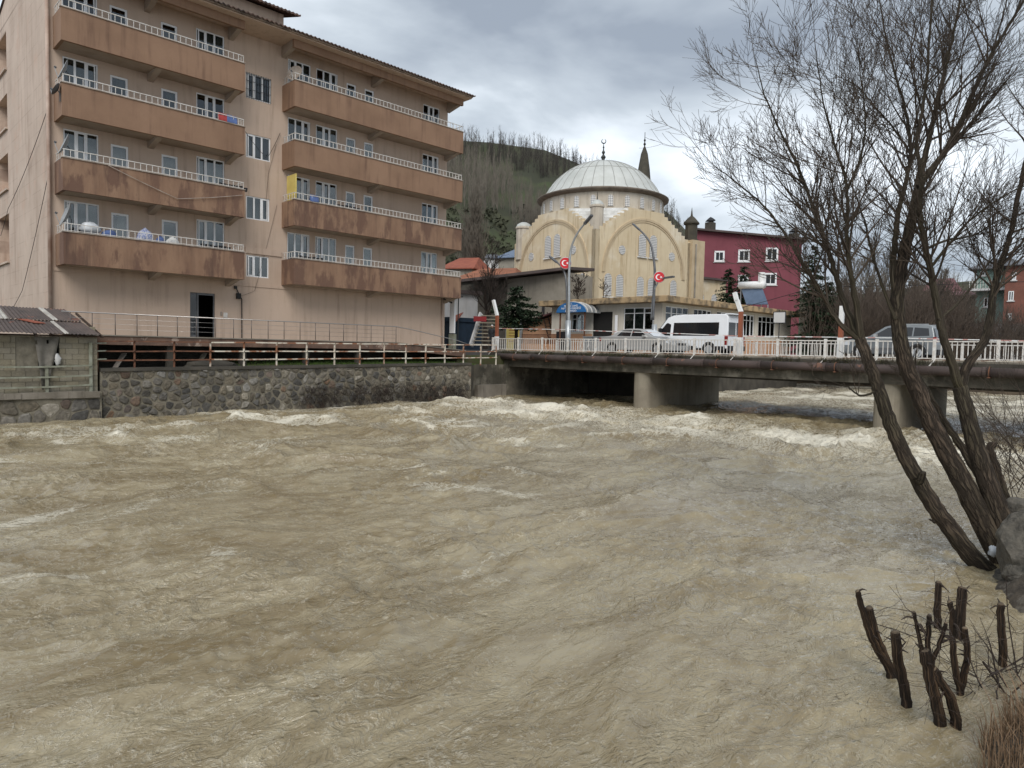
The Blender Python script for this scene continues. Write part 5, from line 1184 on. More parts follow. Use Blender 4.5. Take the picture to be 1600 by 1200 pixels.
# purple building
house('purple_building', 'purple plastered apartment house with white windows right of the mosque', 1078, 1246, 361, 560, 98, 95, 'purple', 'dull_roof', 11, 1.2, .7, wins=((1116,1131,393,410), (1153,1170,391,410), (1196,1214,388,409), (1153,1168,430,447), (1194,1212,427,446)), cat='building', ptop2=377)
pb_t = [o_ for o_ in COL.objects if o_.name == 'purple_building'][0]
for (px_, py_, D_) in ((1110, 349, 99), (1241, 366, 97)):
    p = at(px_, py_, D=D_); c = MB(); c.box((p.x-.55, p.y-.55, p.z-2.0), (p.x+.55, p.y+.55, p.z+.1)); ch = c.build('chimney', M['concrete_dark'], pb_t); c = MB(); c.lathe((p.x, p.y, p.z+.3), [(.8, 0), (.8, .08), (.4, .4), (.05, .6)], 4); c.build('cowl', M['black'], ch)
# solar water heater on the office roof
shp = at(1193, 470, X=2.0); sw = thing('solar_heater', 'solar water heater with white tank on the office roof', 'solar heater', (shp.x, shp.y, ZR))
e0, e1 = at(1166, 476, D=62), at(1200, 476, D=60); dS = (e1-e0).normalized(); bk = FWD0*1.6+UP0*1.55
for o_, z_ in ((e0, 0), ): MB().prism([e0, e1, e1+bk, e0+bk], UP0*.08).build('collector_panel', M['solar'], sw)
t0, t1 = e0+bk+UP0*.3-dS*.1, e1+bk+UP0*.3+dS*.2; MB().tube([t0, t1], .34, 12).build('tank', M['post_white'], sw, smooth=True)
MB().tube([t1+UP0*.2-dS*.3, t1+UP0*1.1-dS*.3], .3, 8).build('header_tank', M['post_white'], sw)
for p in (e1+bk, e0+bk): MB().bar(Vector((p.x, p.y, ZR)), p+UP0*.1, .07).build('leg', M['galv'], sw)
for p in (e1, e0): MB().bar(Vector((p.x, p.y, ZR)), p, .07).build('leg', M['galv'], sw)
# right-hand houses on the far bank
house('brown_house', 'brick house with dark red hipped roof behind the willow', 1440, 1492, 455, 560, 92, 90, 'brick_red', 'maroon_roof', 9, 2.0)
house('pale_house', 'pale rendered old house under dark roof behind the willow', 1486, 1522, 462, 560, 86, 85, 'grey_plaster', 'maroon_roof', 8, .9)
th_, TP, TL = house('teal_house', 'teal plastered house with balcony and grey roof behind the willow', 1520, 1566, 421, 560, 80, 78, 'teal', 'slate_roof', 9, 1.6, .8, wins=((1531,1541,424,431), (1537,1550,465,480)))
MB().prism([TP(-.4, at(1540, 452, D=79).z, 0), TP(TL+.2, at(1540, 452, D=79).z, 0), TP(TL+.2, at(1540, 452, D=79).z, 1.4), TP(-.4, at(1540, 452, D=79).z, 1.4)], (0, 0, -.25)).build('balcony', M['white_plaster'], th_)
for k in range(14): MB().bar(TP(-.4+k*(TL+.6)/13, at(1540, 452, D=79).z, 1.35), TP(-.4+k*(TL+.6)/13, at(1540, 452, D=79).z+.9, 1.35), .05).build('baluster', M['white_metal'], th_)
house('red_brick_building', 'tall orange-red brick building at the right edge', 1564, 1680, 415, 560, 76, 72, 'brick_red', 'slate_roof', 11, 1.2, .5, wins=((1582,1588,425,438), (1576,1584,455,470), (1575,1581,490,500)), cat='building')
lo_, LP, LL = house('low_white_building', 'long low white building with grey pitched roof behind the bridge at right', 1478, 1720, 538, 566, 74, 66, 'white_plaster', 'slate_roof', 9, 2.3, .8, wins=tuple((1492+i*21, 1502+i*21, 546, 561) for i in range(7)))
# left-side far bank ground, far bank across the bend
struct(MB().box((-60, 66, -3), (120, 70, 2.6)).build('far_bank', M['soil'])); struct(MB().box((-200, 69.9, -3), (260, 420, 2.5)).build('far_ground', M['soil']))
struct(MB().box((1.15, 32.2, -3), (5.4, 58, 2.80)).build('embankment', M['concrete_dark']))
struct(MB().box((-160, -60, -3), (-14.2, 66.5, 2.4)).build('town_ground', M['soil']))
# ------------------------------------------------------------------ hill
def hill_h(px):  # skyline in photo pixels
    pts = [(-400, 260), (300, 225), (560, 215), (720, 220), (760, 222), (850, 234), (905, 256), (930, 268), (1000, 300), (1060, 345), (1100, 395), (1180, 452), (1300, 465), (1420, 450), (1500, 440), (1700, 430), (2100, 440)]
    for (a, b), (c, d) in zip(pts[:-1], pts[1:]):
        if a <= px <= c: return b+(d-b)*(px-a)/(c-a)
    return 450
hv = []; cols = [-380+i*22 for i in range(112)]; rows = [0, .06, .14, .24, .34, .45, .56, .67, .78, .88, .95, 1.0]; rh = random.Random(77)
HG = {}
for ci, px in enumerate(cols):
    sky_y = hill_h(px); hor = 545+.0212*(px-800)
    for ri, t in enumerate(rows):
        D = 128+t*190; y = hor-2-(hor-2-sky_y)*(t**.85); p = at(px, y, D=D); k_ = 1.0
        p.z += rh.uniform(-1, 1)*(.8+2.0*t) if 0 < t < 1 else 0
        if t == 0: p.z = 1.5
        hv.append(tuple(p)); HG[ci, ri] = p
    back = at(px, sky_y, D=430); back.z = HG[ci, len(rows)-1].z-25; hv.append(tuple(back))
nr = len(rows)+1
mb = MB(); mb.add(hv, [(i*nr+j, (i+1)*nr+j, (i+1)*nr+j+1, i*nr+j+1) for i in range(len(cols)-1) for j in range(nr-1)])
M['hill'] = mat('hill_ground', (.046,.060,.022), .95, (.055,.052,.033), .03, 8, 1.0, .6, coords='World', patch=(.035,.038,.022), pscale=.05, plo=.46, phi=.6, lo=.4, hi=.6)
struct(mb.build('hillside', M['hill'], smooth=True))
def hill_pt(px, t):
    f = (px-cols[0])/22; i = int(f); f -= i
    for j in range(len(rows)-1):
        if rows[j] <= t <= rows[j+1]:
            g_ = (t-rows[j])/(rows[j+1]-rows[j]); return HG[i, j].lerp(HG[i, j+1], g_).lerp(HG[i+1, j].lerp(HG[i+1, j+1], g_), f)
def poplars(name, spots, mat_, hmin, hmax, rng, spread=.11, nb=12, r0=.12):
    mb = MB()
    for p in spots:
        h = rng.uniform(hmin, hmax); p = Vector(p)-Vector((0, 0, 1)); lean = Vector((rng.uniform(-.05,.05), rng.uniform(-.05,.05), 0))
        top = p+Vector((0, 0, h))+lean*h; mb.tube([p, p.lerp(top, .5), top], [r0, r0*.7, r0*.2], 3, False)
        for k in range(nb):
            s = rng.uniform(.12, .92); b0 = p.lerp(top, s); L_ = h*rng.uniform(.18, .4)*(1.1-s*.6); a = rng.random()*6.283
            o1 = Vector((math.cos(a), math.sin(a), 0))*L_*rng.uniform(.15, .42)*spread/.11; b1 = b0+o1*.7+Vector((0,0,L_*.45)); b2 = b0+o1+Vector((0,0,L_)); w_ = RGT0*r0*.42
            mb.add([b0-w_, b0+w_, b1+w_*.8, b1-w_*.8, b2], [(0,1,2,3), (3,2,4)])
    return stuff(mb.build(name, M[mat_]))
M['poplar_grey'] = mat('poplar_grey', (.155,.135,.11), .95, (.11,.095,.075), .05, 3, coords='World'); M['poplar_dark'] = mat('poplar_dark', (.060,.052,.044), .95, (.045,.04,.034), .05, 3, coords='World')
rq = random.Random(13)
sp = [hill_pt(rq.uniform(690, 1062), rq.uniform(.84, .999)) for _ in range(760)]; poplars('ridge_wood', sp, 'poplar_dark', 5, 10, rq, .2, 18, .085)['label'] = 'dark bare wood along the top of the hill'
sp = []
for _ in range(620):
    px = rq.uniform(690, 905); t = rq.uniform(.50, .82)
    if (px < 800 and .60 < t < .82) or (px >= 800 and .50 < t < .62): sp.append(hill_pt(px, t))
poplars('poplar_wood', sp, 'poplar_grey', 9, 15, rq, .09, 15, .11)['label'] = 'pale bare poplars standing in rows across the hillside'
def scrub(name, spots, mat_, rmin, rmax, rng, n=26):
    mb = MB()
    for p in spots:
        r = rng.uniform(rmin, rmax)
        for _ in range(n):
            d = Vector((rng.gauss(0,1), rng.gauss(0,1), abs(rng.gauss(0,.8)))).normalized()*r*rng.uniform(.3, 1); c = Vector(p)+d; s = r*rng.uniform(.12, .3)
            u = Vector((rng.gauss(0,1), rng.gauss(0,1), rng.gauss(0,1))).normalized(); v = u.orthogonal().normalized(); mb.add([c+u*s, c+v*s*.7, c-u*s, c-v*s*.7], [(0,1,2,3)])
    return stuff(mb.build(name, M[mat_]))
sp = [hill_pt(rq.uniform(680, 940), rq.uniform(.02, .62)) for _ in range(420)]; scrub('hill_scrub', sp, 'shrub', 1.0, 3.4, rq)['label'] = 'dark scrub scattered over the lower hillside'
sp = [hill_pt(rq.uniform(1040, 1700), rq.uniform(.4, .999)) for _ in range(520)]; poplars('far_wood', sp, 'poplar_grey', 5, 10, rq, .25, 12, .16)['label'] = 'bare far trees on the low ridge at right'
for i, (px, t) in enumerate(((742, .30), (765, .20), (1395, .85), (1450, .9))): pass
# ------------------------------------------------------------------ vehicles
def loft(mb, secs, mi=0, cap=True):
    n = len(secs[0]); vs = [p for s in secs for p in s]; fs = [(i*n+k, i*n+(k+1) % n, (i+1)*n+(k+1) % n, (i+1)*n+k) for i in range(len(secs)-1) for k in range(n)]
    if cap: fs += [tuple(range(n))[::-1], tuple(range((len(secs)-1)*n, len(secs)*n))]
    mb.add(vs, fs, mi)
def vehicle(name, label, cat, loc, heading, body_prof, W_, wheel_x, wr, m, glass_side, top_in=.12, belt=None, extras=None):
    """body_prof: outline (x,z) in side view, front at +x, closed; heading 0 faces +x, pi faces -x"""
    t = thing(name, label, cat, loc); Rm = Matrix.Rotation(heading, 4, 'Z'); T = Matrix.Translation(loc) @ Rm
    def put(mb): mb.v = [tuple(T @ Vector(v)) for v in mb.v]; return mb
    zmax = max(z for x, z in body_prof); belt = belt or zmax*.55; bp2 = []
    for (xa, za), (xb, zb_) in zip(body_prof, body_prof[1:]+body_prof[:1]):
        bp2.append((xa, za))
        if (za-belt)*(zb_-belt) < 0: t_ = (belt-za)/(zb_-za); bp2.append((xa+(xb-xa)*t_, belt))
    body_prof = bp2
    def hwid(z): return W_/2 if z <= belt else W_/2-top_in*((z-belt)/(zmax-belt))
    mb = MB(); n = len(body_prof); vs = []
    for s in (-1, -.93, .93, 1):
        for x, z in body_prof:
            w = hwid(z); vs.append((x, s*w, z))
    fs = [(i*n+k, (i+1)*n+k, (i+1)*n+(k+1) % n, i*n+(k+1) % n) for i in range(3) for k in range(n)]
    up_i = [k for k in range(n) if body_prof[k][1] >= belt-1e-6]; lo_i = [k for k in range(n) if body_prof[k][1] <= belt+1e-6]
    j0 = next((j for j in range(len(lo_i)) if lo_i[j]-lo_i[j-1] > 1), 0); lo_i = lo_i[j0:]+lo_i[:j0]
    for q in (up_i, lo_i): fs += [tuple(q), tuple(3*n+k for k in q)[::-1]]
    mb.add(vs, fs); bdy = put(mb).build('body', M[m], t, smooth=False); bev(bdy, .035, 2)
    for s in (-1, 1):
        for poly in glass_side:
            mb = MB(); pts = [(x, s*(hwid(z)+.006), z) for x, z in poly]; mb.prism(pts if s > 0 else pts[::-1], (0, -s*.03, 0)); put(mb).build('side_window', M['car_glass'], t)
    for x in wheel_x:
        for s in (-1, 1):
            mb = MB(); mb.tube([(x, s*(W_/2-.22), wr), (x, s*(W_/2+.01), wr)], wr, 20); w = put(mb).build('wheel', M['tyre'], t)
            mb = MB(); mb.tube([(x, s*(W_/2-.02), wr), (x, s*(W_/2+.025), wr)], wr*.62, 14); put(mb).build('rim', M['rim'], w)
            mb = MB()
            for k in range(9):
                a0, a1 = math.pi*k/9, math.pi*(k+1)/9; r1, r2 = wr*1.02, wr*1.16
                q = [(x+r*math.cos(a), s*(W_/2+.004), wr+r*math.sin(a)) for r, a in ((r1, a0), (r2, a0), (r2, a1), (r1, a1))]; mb.prism(q, (0, s*.012, 0))
            put(mb).build('wheel_arch', M['black'], t)
    def part(nm, mat_, f, smooth=False):
        mb = MB(); f(mb); return put(mb).build(nm, M[mat_], t, smooth=smooth)
    if extras: extras(part, hwid)
    return t
# white minibus facing the left bank: front at -x
vy0 = 28.6; vxr = at(1136, 520, Y=vy0).x; vxl = at(1012, 530, Y=vy0).x; VL = vxr-vxl; VH = at(1136, 490, Y=vy0).z-2.86; VW = 2.06
vx = lambda f: f*VL-VL/2       # 0 rear .. 1 front
def vz(f): return f*VH
van_prof = [(vx(0), vz(.17)), (vx(0), vz(.60)), (vx(.006), vz(.90)), (vx(.02), vz(.975)), (vx(.06), vz(1.0)), (vx(.55), vz(1.0)), (vx(.68), vz(.985)), (vx(.75), vz(.93)), (vx(.865), vz(.60)), (vx(.90), vz(.545)), (vx(.985), vz(.46)), (vx(1.0), vz(.36)), (vx(1.0), vz(.17))]
def van_extra(part, hw):
    part('rear_window', 'car_glass', lambda mb: mb.prism([(vx(0)-.012, -.86, vz(.47)), (vx(0)-.012, -.07, vz(.47)), (vx(0)-.012, -.07, vz(.80)), (vx(0)-.012, -.80, vz(.80))], (.03, 0, 0)))
    part('rear_window', 'car_glass', lambda mb: mb.prism([(vx(0)-.012, .86, vz(.47)), (vx(0)-.012, .80, vz(.80)), (vx(0)-.012, .07, vz(.80)), (vx(0)-.012, .07, vz(.47))], (.03, 0, 0)))
    for s in (-1, 1): part('tail_light', 'red_light', lambda mb: mb.box((vx(0)-.02, s*(VW/2-.10), vz(.26)), (vx(0)+.14, s*(VW/2+.012), vz(.47))))
    part('rear_bumper', 'black', lambda mb: mb.box((vx(0)-.09, -VW/2+.04, vz(.12)), (vx(0)+.05, VW/2-.04, vz(.24))))
    part('front_bumper', 'black', lambda mb: mb.box((vx(1)-.12, -VW/2+.03, vz(.09)), (vx(1)+.06, VW/2-.03, vz(.24))))
    part('windscreen', 'car_glass', lambda mb: mb.prism([(vx(.765), -hw(vz(.88))+.08, vz(.905)), (vx(.765), hw(vz(.88))-.08, vz(.905)), (vx(.862), hw(vz(.6))-.06, vz(.625)), (vx(.862), -hw(vz(.6))+.06, vz(.625))], (.02, 0, .012)))
    for s in (-1, 1):
        part('headlight', 'clear_lens', lambda mb: mb.prism([(vx(.955), s*(VW/2-.02), vz(.475)), (vx(1)-.01, s*(VW/2-.02), vz(.40)), (vx(1)-.01, s*(VW/2-.02), vz(.31)), (vx(.965), s*(VW/2-.02), vz(.36))], (0, s*.03, 0)))
        part('mirror', 'black', lambda mb: mb.box((vx(.80), s*(VW/2+.04), vz(.52)), (vx(.825), s*(VW/2+.28), vz(.66))))
        part('side_trim', 'black', lambda mb: mb.box((vx(.36), s*(VW/2+.003), vz(.13)), (vx(.74), s*(VW/2+.02), vz(.225))))
        part('side_trim', 'black', lambda mb: mb.box((vx(.02), s*(VW/2+.003), vz(.13)), (vx(.17), s*(VW/2+.02), vz(.225))))
    part('roof_spoiler', 'car_white', lambda mb: mb.box((vx(0)-.16, -VW/2+.2, vz(.985)), (vx(.05), VW/2-.2, vz(1.012))))
vehicle('minibus', 'white high-roof minibus with long dark windows on the bridge', 'minibus', ((vxl+vxr)/2, vy0+VW/2, 2.86), math.pi, van_prof, VW, (vx(.21), vx(.80)), .36, 'car_white',
    [[(vx(.10), vz(.50)), (vx(.105), vz(.80)), (vx(.665), vz(.80)), (vx(.665), vz(.475)), (vx(.15), vz(.475))], [(vx(.70), vz(.475)), (vx(.70), vz(.76)), (vx(.745), vz(.80)), (vx(.765), vz(.78)), (vx(.86), vz(.52)), (vx(.86), vz(.49))]], .17, VH*.47, van_extra)
# silver saloon facing the right bank
cy0 = 26.6; cxl = at(936, 535, Y=cy0).x; cxr = at(1051, 545, Y=cy0).x; CL = cxr-cxl; CH = 1.47; CW = 1.78
cx = lambda f: f*CL-CL/2
car_prof = [(cx(0), .22), (cx(0), .62), (cx(.008), .92), (cx(.03), .99), (cx(.13), 1.02), (cx(.165), 1.05), (cx(.29), 1.39), (cx(.36), 1.46), (cx(.50), 1.47), (cx(.58), 1.40), (cx(.735), .99), (cx(.76), .955), (cx(.93), .80), (cx(.985), .68), (cx(1.0), .55), (cx(1.0), .22)]
def car_extra(part, hw):
    part('windscreen', 'clear_lens', lambda mb: mb.prism([(cx(.60), -.56, 1.385), (cx(.60), .56, 1.385), (cx(.735), .70, 1.01), (cx(.735), -.70, 1.01)], (.012, 0, .02)))
    part('rear_screen', 'car_glass', lambda mb: mb.prism([(cx(.285), -.55, 1.375), (cx(.175), -.68, 1.07), (cx(.175), .68, 1.07), (cx(.285), .55, 1.375)], (-.012, 0, .02)))
    for s in (-1, 1):
        part('headlight', 'clear_lens', lambda mb: mb.prism([(cx(.90), s*(CW/2-.03), .80), (cx(.985), s*(CW/2-.06), .66), (cx(.985), s*(CW/2-.06), .56), (cx(.92), s*(CW/2-.03), .66)], (0, s*.05, 0)))
        part('tail_light', 'red_light', lambda mb: mb.box((cx(0)-.01, s*(CW/2-.25), .72), (cx(.03), s*(CW/2+.005), .92)))
        part('mirror', 'car_silver', lambda mb: mb.box((cx(.62), s*(CW/2-.02), .98), (cx(.655), s*(CW/2+.16), 1.10)))
        part('door_handle', 'galv', lambda mb: mb.box((cx(.36), s*(CW/2+.002), .86), (cx(.40), s*(CW/2+.03), .89))); part('door_handle', 'galv', lambda mb: mb.box((cx(.54), s*(CW/2+.002), .86), (cx(.58), s*(CW/2+.03), .89)))
    part('front_bumper', 'car_silver', lambda mb: mb.box((cx(1)-.1, -CW/2+.1, .24), (cx(1)+.06, CW/2-.1, .5))); part('grille', 'black', lambda mb: mb.box((cx(1)-.02, -.45, .53), (cx(1)+.02, .45, .66)))
vehicle('saloon_car', 'silver saloon car on the bridge just left of the minibus', 'car', ((cxl+cxr)/2, cy0+CW/2, 2.86), 0, car_prof, CW, (cx(.19), cx(.80)), .315, 'car_silver',
    [[(cx(.255), 1.04), (cx(.315), 1.36), (cx(.44), 1.385), (cx(.44), 1.02)], [(cx(.455), 1.02), (cx(.455), 1.385), (cx(.555), 1.365), (cx(.655), 1.06), (cx(.655), 1.01)]], .22, .98, car_extra)
# silver estate behind the willow, facing the left bank
ey0 = 27.6; exl = at(1318, 545, Y=ey0).x; exr = at(1462, 545, Y=ey0).x; EL = min(4.75, exr-exl); EW = 1.8; ex = lambda f: f*EL-EL/2; EH = 1.60
es = EH/1.62
est_prof = [(ex(0), .25), (ex(0), .7), (ex(.015), 1.0), (ex(.05), 1.5*es), (ex(.08), 1.58*es), (ex(.3), 1.62*es), (ex(.48), 1.61*es), (ex(.55), 1.54*es), (ex(.71), 1.08), (ex(.74), 1.04), (ex(.94), .92), (ex(.985), .8), (ex(1), .6), (ex(1), .25)]
def est_extra(part, hw):
    part('windscreen', 'car_glass', lambda mb: mb.prism([(ex(.565), -.58, 1.51*es), (ex(.565), .58, 1.51*es), (ex(.70), .70, 1.11), (ex(.70), -.70, 1.11)], (.012, 0, .02)))
    part('rear_screen', 'car_glass', lambda mb: mb.prism([(ex(.048), -.6, 1.45*es), (ex(.016), -.68, 1.05), (ex(.016), .68, 1.05), (ex(.048), .6, 1.45*es)], (-.02, 0, 0)))
    for s in (-1, 1):
        part('roof_rail', 'galv', lambda mb: mb.bar((ex(.1), s*.62, 1.64*es), (ex(.48), s*.62, 1.65*es), .04)); part('tail_light', 'red_light', lambda mb: mb.box((ex(0)-.01, s*(EW/2-.2), .8), (ex(.03), s*(EW/2+.005), 1.05)))
        part('headlight', 'clear_lens', lambda mb: mb.box((ex(.93), s*(EW/2-.3), .66), (ex(1)-.005, s*(EW/2+.004), .82))); part('mirror', 'car_silver', lambda mb: mb.box((ex(.62), s*(EW/2-.02), 1.04), (ex(.65), s*(EW/2+.17), 1.17)))
        part('side_cladding', 'galv_dark', lambda mb: mb.box((ex(.26), s*(EW/2+.003), .30), (ex(.74), s*(EW/2+.02), .55)))
    part('rear_bumper', 'black', lambda mb: mb.box((ex(0)-.08, -EW/2+.08, .28), (ex(.03), EW/2-.08, .5)))
vehicle('estate_car', 'silver estate car on the bridge seen behind the willow trunks', 'car', (exl+EL/2, ey0+EW/2, 2.86), math.pi, est_prof, EW, (ex(.19), ex(.80)), .34, 'car_grey',
    [[(ex(.07), 1.1), (ex(.09), 1.45*es), (ex(.235), 1.5*es), (ex(.235), 1.08)], [(ex(.25), 1.08), (ex(.25), 1.5*es), (ex(.41), 1.51*es), (ex(.41), 1.07)], [(ex(.43), 1.07), (ex(.43), 1.51*es), (ex(.52), 1.49*es), (ex(.655), 1.12), (ex(.655), 1.07)]], .22, 1.05, est_extra)
# ------------------------------------------------------------------ street furniture
def bollard(px, ptop, pmid, pbot, tilt, Y, label, kink=False):
    b = at(px, pbot, Y=Y); m_ = at(px, pmid, Y=Y); tp = at(px+tilt, ptop, Y=Y); t = thing('bridge_post', label, 'post', (b.x, b.y, 2.9), 'white and brown posts on the bridge')
    MB().box((b.x-.11, Y-.11, 2.9), (b.x+.11, Y+.11, 3.78)).build('base', M['post_white'], t)
    MB().box((b.x-.085, Y-.085, 3.78), (b.x+.085, Y+.085, m_.z)).build('shaft', M['brown_post'], t)
    if kink:
        k = at(px+tilt*.55, (ptop+pmid)/2-3, Y=Y); MB().bar(Vector((b.x, Y, m_.z-.02)), k, .17, .17).build('top', M['post_white'], t, label='bent white top'); MB().bar(k-Vector((0,0,.05)), tp, .17, .17).build('top', M['post_white'], t)
    else: MB().bar(Vector((b.x, Y, m_.z-.02)), tp, .17, .17).build('top', M['post_white'], t)
bollard(776, 469, 493, 540, -5, 24.35, 'white and brown post with leaning top at the left end of the bridge')
bollard(1156, 457, 487, 540, -8, 24.35, 'white and brown post with kinked top in front of the minibus', True)
bollard(1313, 478, 505, 540, 3, 24.35, 'white and brown post with upright top left of the willow')
def disc(t, c, n, r):
    c = Vector(c); n = Vector(n).normalized(); u = n.cross(UP0).normalized()*-1; u = UP0.cross(n).normalized(); mb = MB(); N_ = 36
    ring = [c+(u*math.cos(2*math.pi*i/N_)+UP0*math.sin(2*math.pi*i/N_))*r for i in range(N_)]; mb.prism(ring, -n*.06); sg = mb.build('sign_disc', M['red'], t)
    mb = MB(); rim = [c-n*.02+(u*math.cos(2*math.pi*i/N_)+UP0*math.sin(2*math.pi*i/N_))*(r+.0) for i in range(N_+1)]; mb.tube(rim, .025, 5, False); mb.build('rim', M['galv'], sg)
    # crescent and star
    o = c+n*.006; P = lambda a, b: o+u*a*r+UP0*b*r; A = []
    R1, R2, off = .52, .42, .13; cx_ = -.14
    th = math.acos((R1*R1+off*off-R2*R2)/(2*R1*off)); n_ = 22
    for i in range(n_+1): a = th+(2*math.pi-2*th)*i/n_; A.append((cx_+R1*math.cos(a), R1*math.sin(a)))
    ph = math.atan2(R1*math.sin(th), R1*math.cos(th)-off)
    B_ = []
    for i in range(n_+1): a = ph+(2*math.pi-2*ph)*i/n_; B_.append((cx_+off+R2*math.cos(a), R2*math.sin(a)))
    mb = MB(); vs = [P(*p) for p in A]+[P(*p) for p in B_]; mb.add(vs, [(i, i+1, n_+1+i+1, n_+1+i) for i in range(n_)]); mb.build('crescent', M['white_flat'], sg)
    st = []; 
    for i in range(10): a = math.pi+math.pi*i/5; q = .25 if i % 2 == 0 else .10; st.append((.34+q*math.cos(a), q*math.sin(a)))
    mb = MB(); mb.add([P(*p) for p in st]+[P(.34, 0)], [(i, (i+1) % 10, 10) for i in range(10)]); mb.build('star', M['white_flat'], sg)
def lamp(label, base, arms, dsk, dr, Y):
    b = at(*base, Y=Y); t = thing('street_lamp', label, 'street lamp', (b.x, Y, 2.9), 'tall curved street lamps with red disc signs')
    MB().tube([(b.x, Y, 2.6), (b.x, Y, 4.75)], .17, 10).build('base_sleeve', M['galv'], t, smooth=True)
    for pts, rr_, m in arms:
        path = [at(px, py, Y=Y+dy) for px, py, dy in pts]; sm = []
        for i in range(len(path)-1):
            p0, p1, p2, p3 = path[max(i-1,0)], path[i], path[i+1], path[min(i+2, len(path)-1)]
            for k in range(5):
                s = k/5; sm.append(.5*((2*p1)+(-p0+p2)*s+(2*p0-5*p1+4*p2-p3)*s*s+(-p0+3*p1-3*p2+p3)*s**3))
        sm.append(path[-1]); n = len(sm); MB().tube(sm, [rr_*(1-.5*i/n) for i in range(n)], 8).build('arm', M[m], t, smooth=True)
        d = (sm[-1]-sm[-3]).normalized(); MB().obox(sm[-1]+d*.25, d*.34, d.cross(UP0).normalized()*.12, UP0*.05).build('lamp_head', M['galv_dark'], t)
    disc(t, at(*dsk, Y=Y-.15), -FWD0, dr)
lamp('curved double-arm street lamp with red flag disc at the left on the bridge', (887, 540), [([(888,520,0),(889,470,0),(889,430,0),(892,390,0),(902,365,0),(915,348,0)], .09, 'galv'), ([(886,520,0),(886,470,0),(884,435,0),(878,418,0),(869,409,0)], .08, 'galv_dark')], (883.5, 411), .33, 24.6)
lamp('curved double-arm street lamp with red flag disc behind the minibus', (1022, 530), [([(1020,500,0),(1022,455,0),(1023,420,0),(1018,385,0),(1008,368,0),(998,358,0)], .10, 'galv_dark'), ([(1018,500,0),(1021,460,0),(1026,445,0),(1033,436,0),(1040,434,0)], .07, 'galv')], (1030, 433), .34, 30.9)
# blank sign on a pole
bs = thing('blank_sign', 'blank pale rectangular sign on a thin dark pole by the railing', 'sign', (at(1218, 540, Y=24.5).x, 24.5, 2.9))
q = at(1218, 497, Y=24.5); MB().tube([(q.x, 24.5, 2.9), (q.x, 24.5, at(1218, 484, Y=24.5).z)], .022, 6).build('pole', M['black'], bs)
a, b = at(1210, 488, Y=24.48), at(1227, 504, Y=24.48); MB().box((a.x, 24.44, b.z), (b.x, 24.47, a.z)).build('panel', M['white_plaster'], bs); 
mb = MB()
for (x0, x1, z0, z1) in ((a.x-.03, a.x, b.z-.03, a.z+.03), (b.x, b.x+.03, b.z-.03, a.z+.03), (a.x, b.x, a.z, a.z+.03), (a.x, b.x, b.z-.03, b.z)): mb.box((x0, 24.43, z0), (x1, 24.475, z1))
mb.build('frame', M['black'], bs)
# barrier tape
tp_ = thing('barrier_tape', 'red and white barrier tape strung along the bridge between the posts', 'tape', (10, 24.4, 4))
path = [at(px, py, Y=24.5) for px, py in ((777,513),(887,515),(960,518),(1030,520),(1156,525),(1240,526),(1313,527),(1400,528),(1480,530),(1620,533))]
for p, q in zip(path[:-1], path[1:]):
    mb = MB(); n = 6
    for i in range(n): 
        s, e_ = p.lerp(q, i/n), p.lerp(q, (i+1)/n); mb.quad(s-UP0*.018, e_-UP0*.018, e_+UP0*.018, s+UP0*.018)
    mb.build('tape_span', M['tape'], tp_)
# yellow board, bins
yb = thing('yellow_board', 'yellow upright board on the pavement left of the outbuilding', 'board', (at(808, 540, Y=33).x, 33, 2.86))
a, b = at(791.5, 503, Y=33), at(812, 528, Y=33); MB().box((a.x, 33, 2.86), (b.x, 33.12, at(800, 499, Y=33).z)).build('panel', M['yellow'], yb)
for k in range(6): MB().box((a.x+.3, 32.985, 3.6+.22*k), (b.x-.3, 32.996, 3.65+.22*k)).build('printed_line', M['brown_post'], yb)
MB().box((a.x-.06, 32.97, 2.86), (a.x, 33.15, at(800, 498, Y=33).z)).build('frame', M['galv'], yb); MB().box((b.x, 32.97, 2.86), (b.x+.06, 33.15, at(800, 498, Y=33).z)).build('frame', M['galv'], yb)
for (pa, pb, lb) in ((911, 925, 'grey waste container with rounded lid, the left of two'), (926, 944, 'grey waste container, the right of two, behind the silver saloon')):
    a, b = at(pa, 540, Y=32.9).x, at(pb, 540, Y=32.9).x; t = thing('waste_container', lb, 'bin', ((a+b)/2, 33.2, 2.86), 'waste containers by the bridge')
    MB().prism([(a+.06, 32.9, 3.0), (b-.06, 32.9, 3.0), (b, 32.9, 3.95), (a, 32.9, 3.95)], (0, .9, 0)).build('body', M['galv'], t); MB().box((a-.04, 32.86, 3.952), (b+.04, 33.84, 4.03)).build('lid', M['galv'], t)
    for x in (a+.15, b-.15): MB().tube([(x, 33, 2.95), (x, 33.1, 2.95)], .09, 8).build('caster', M['black'], t)
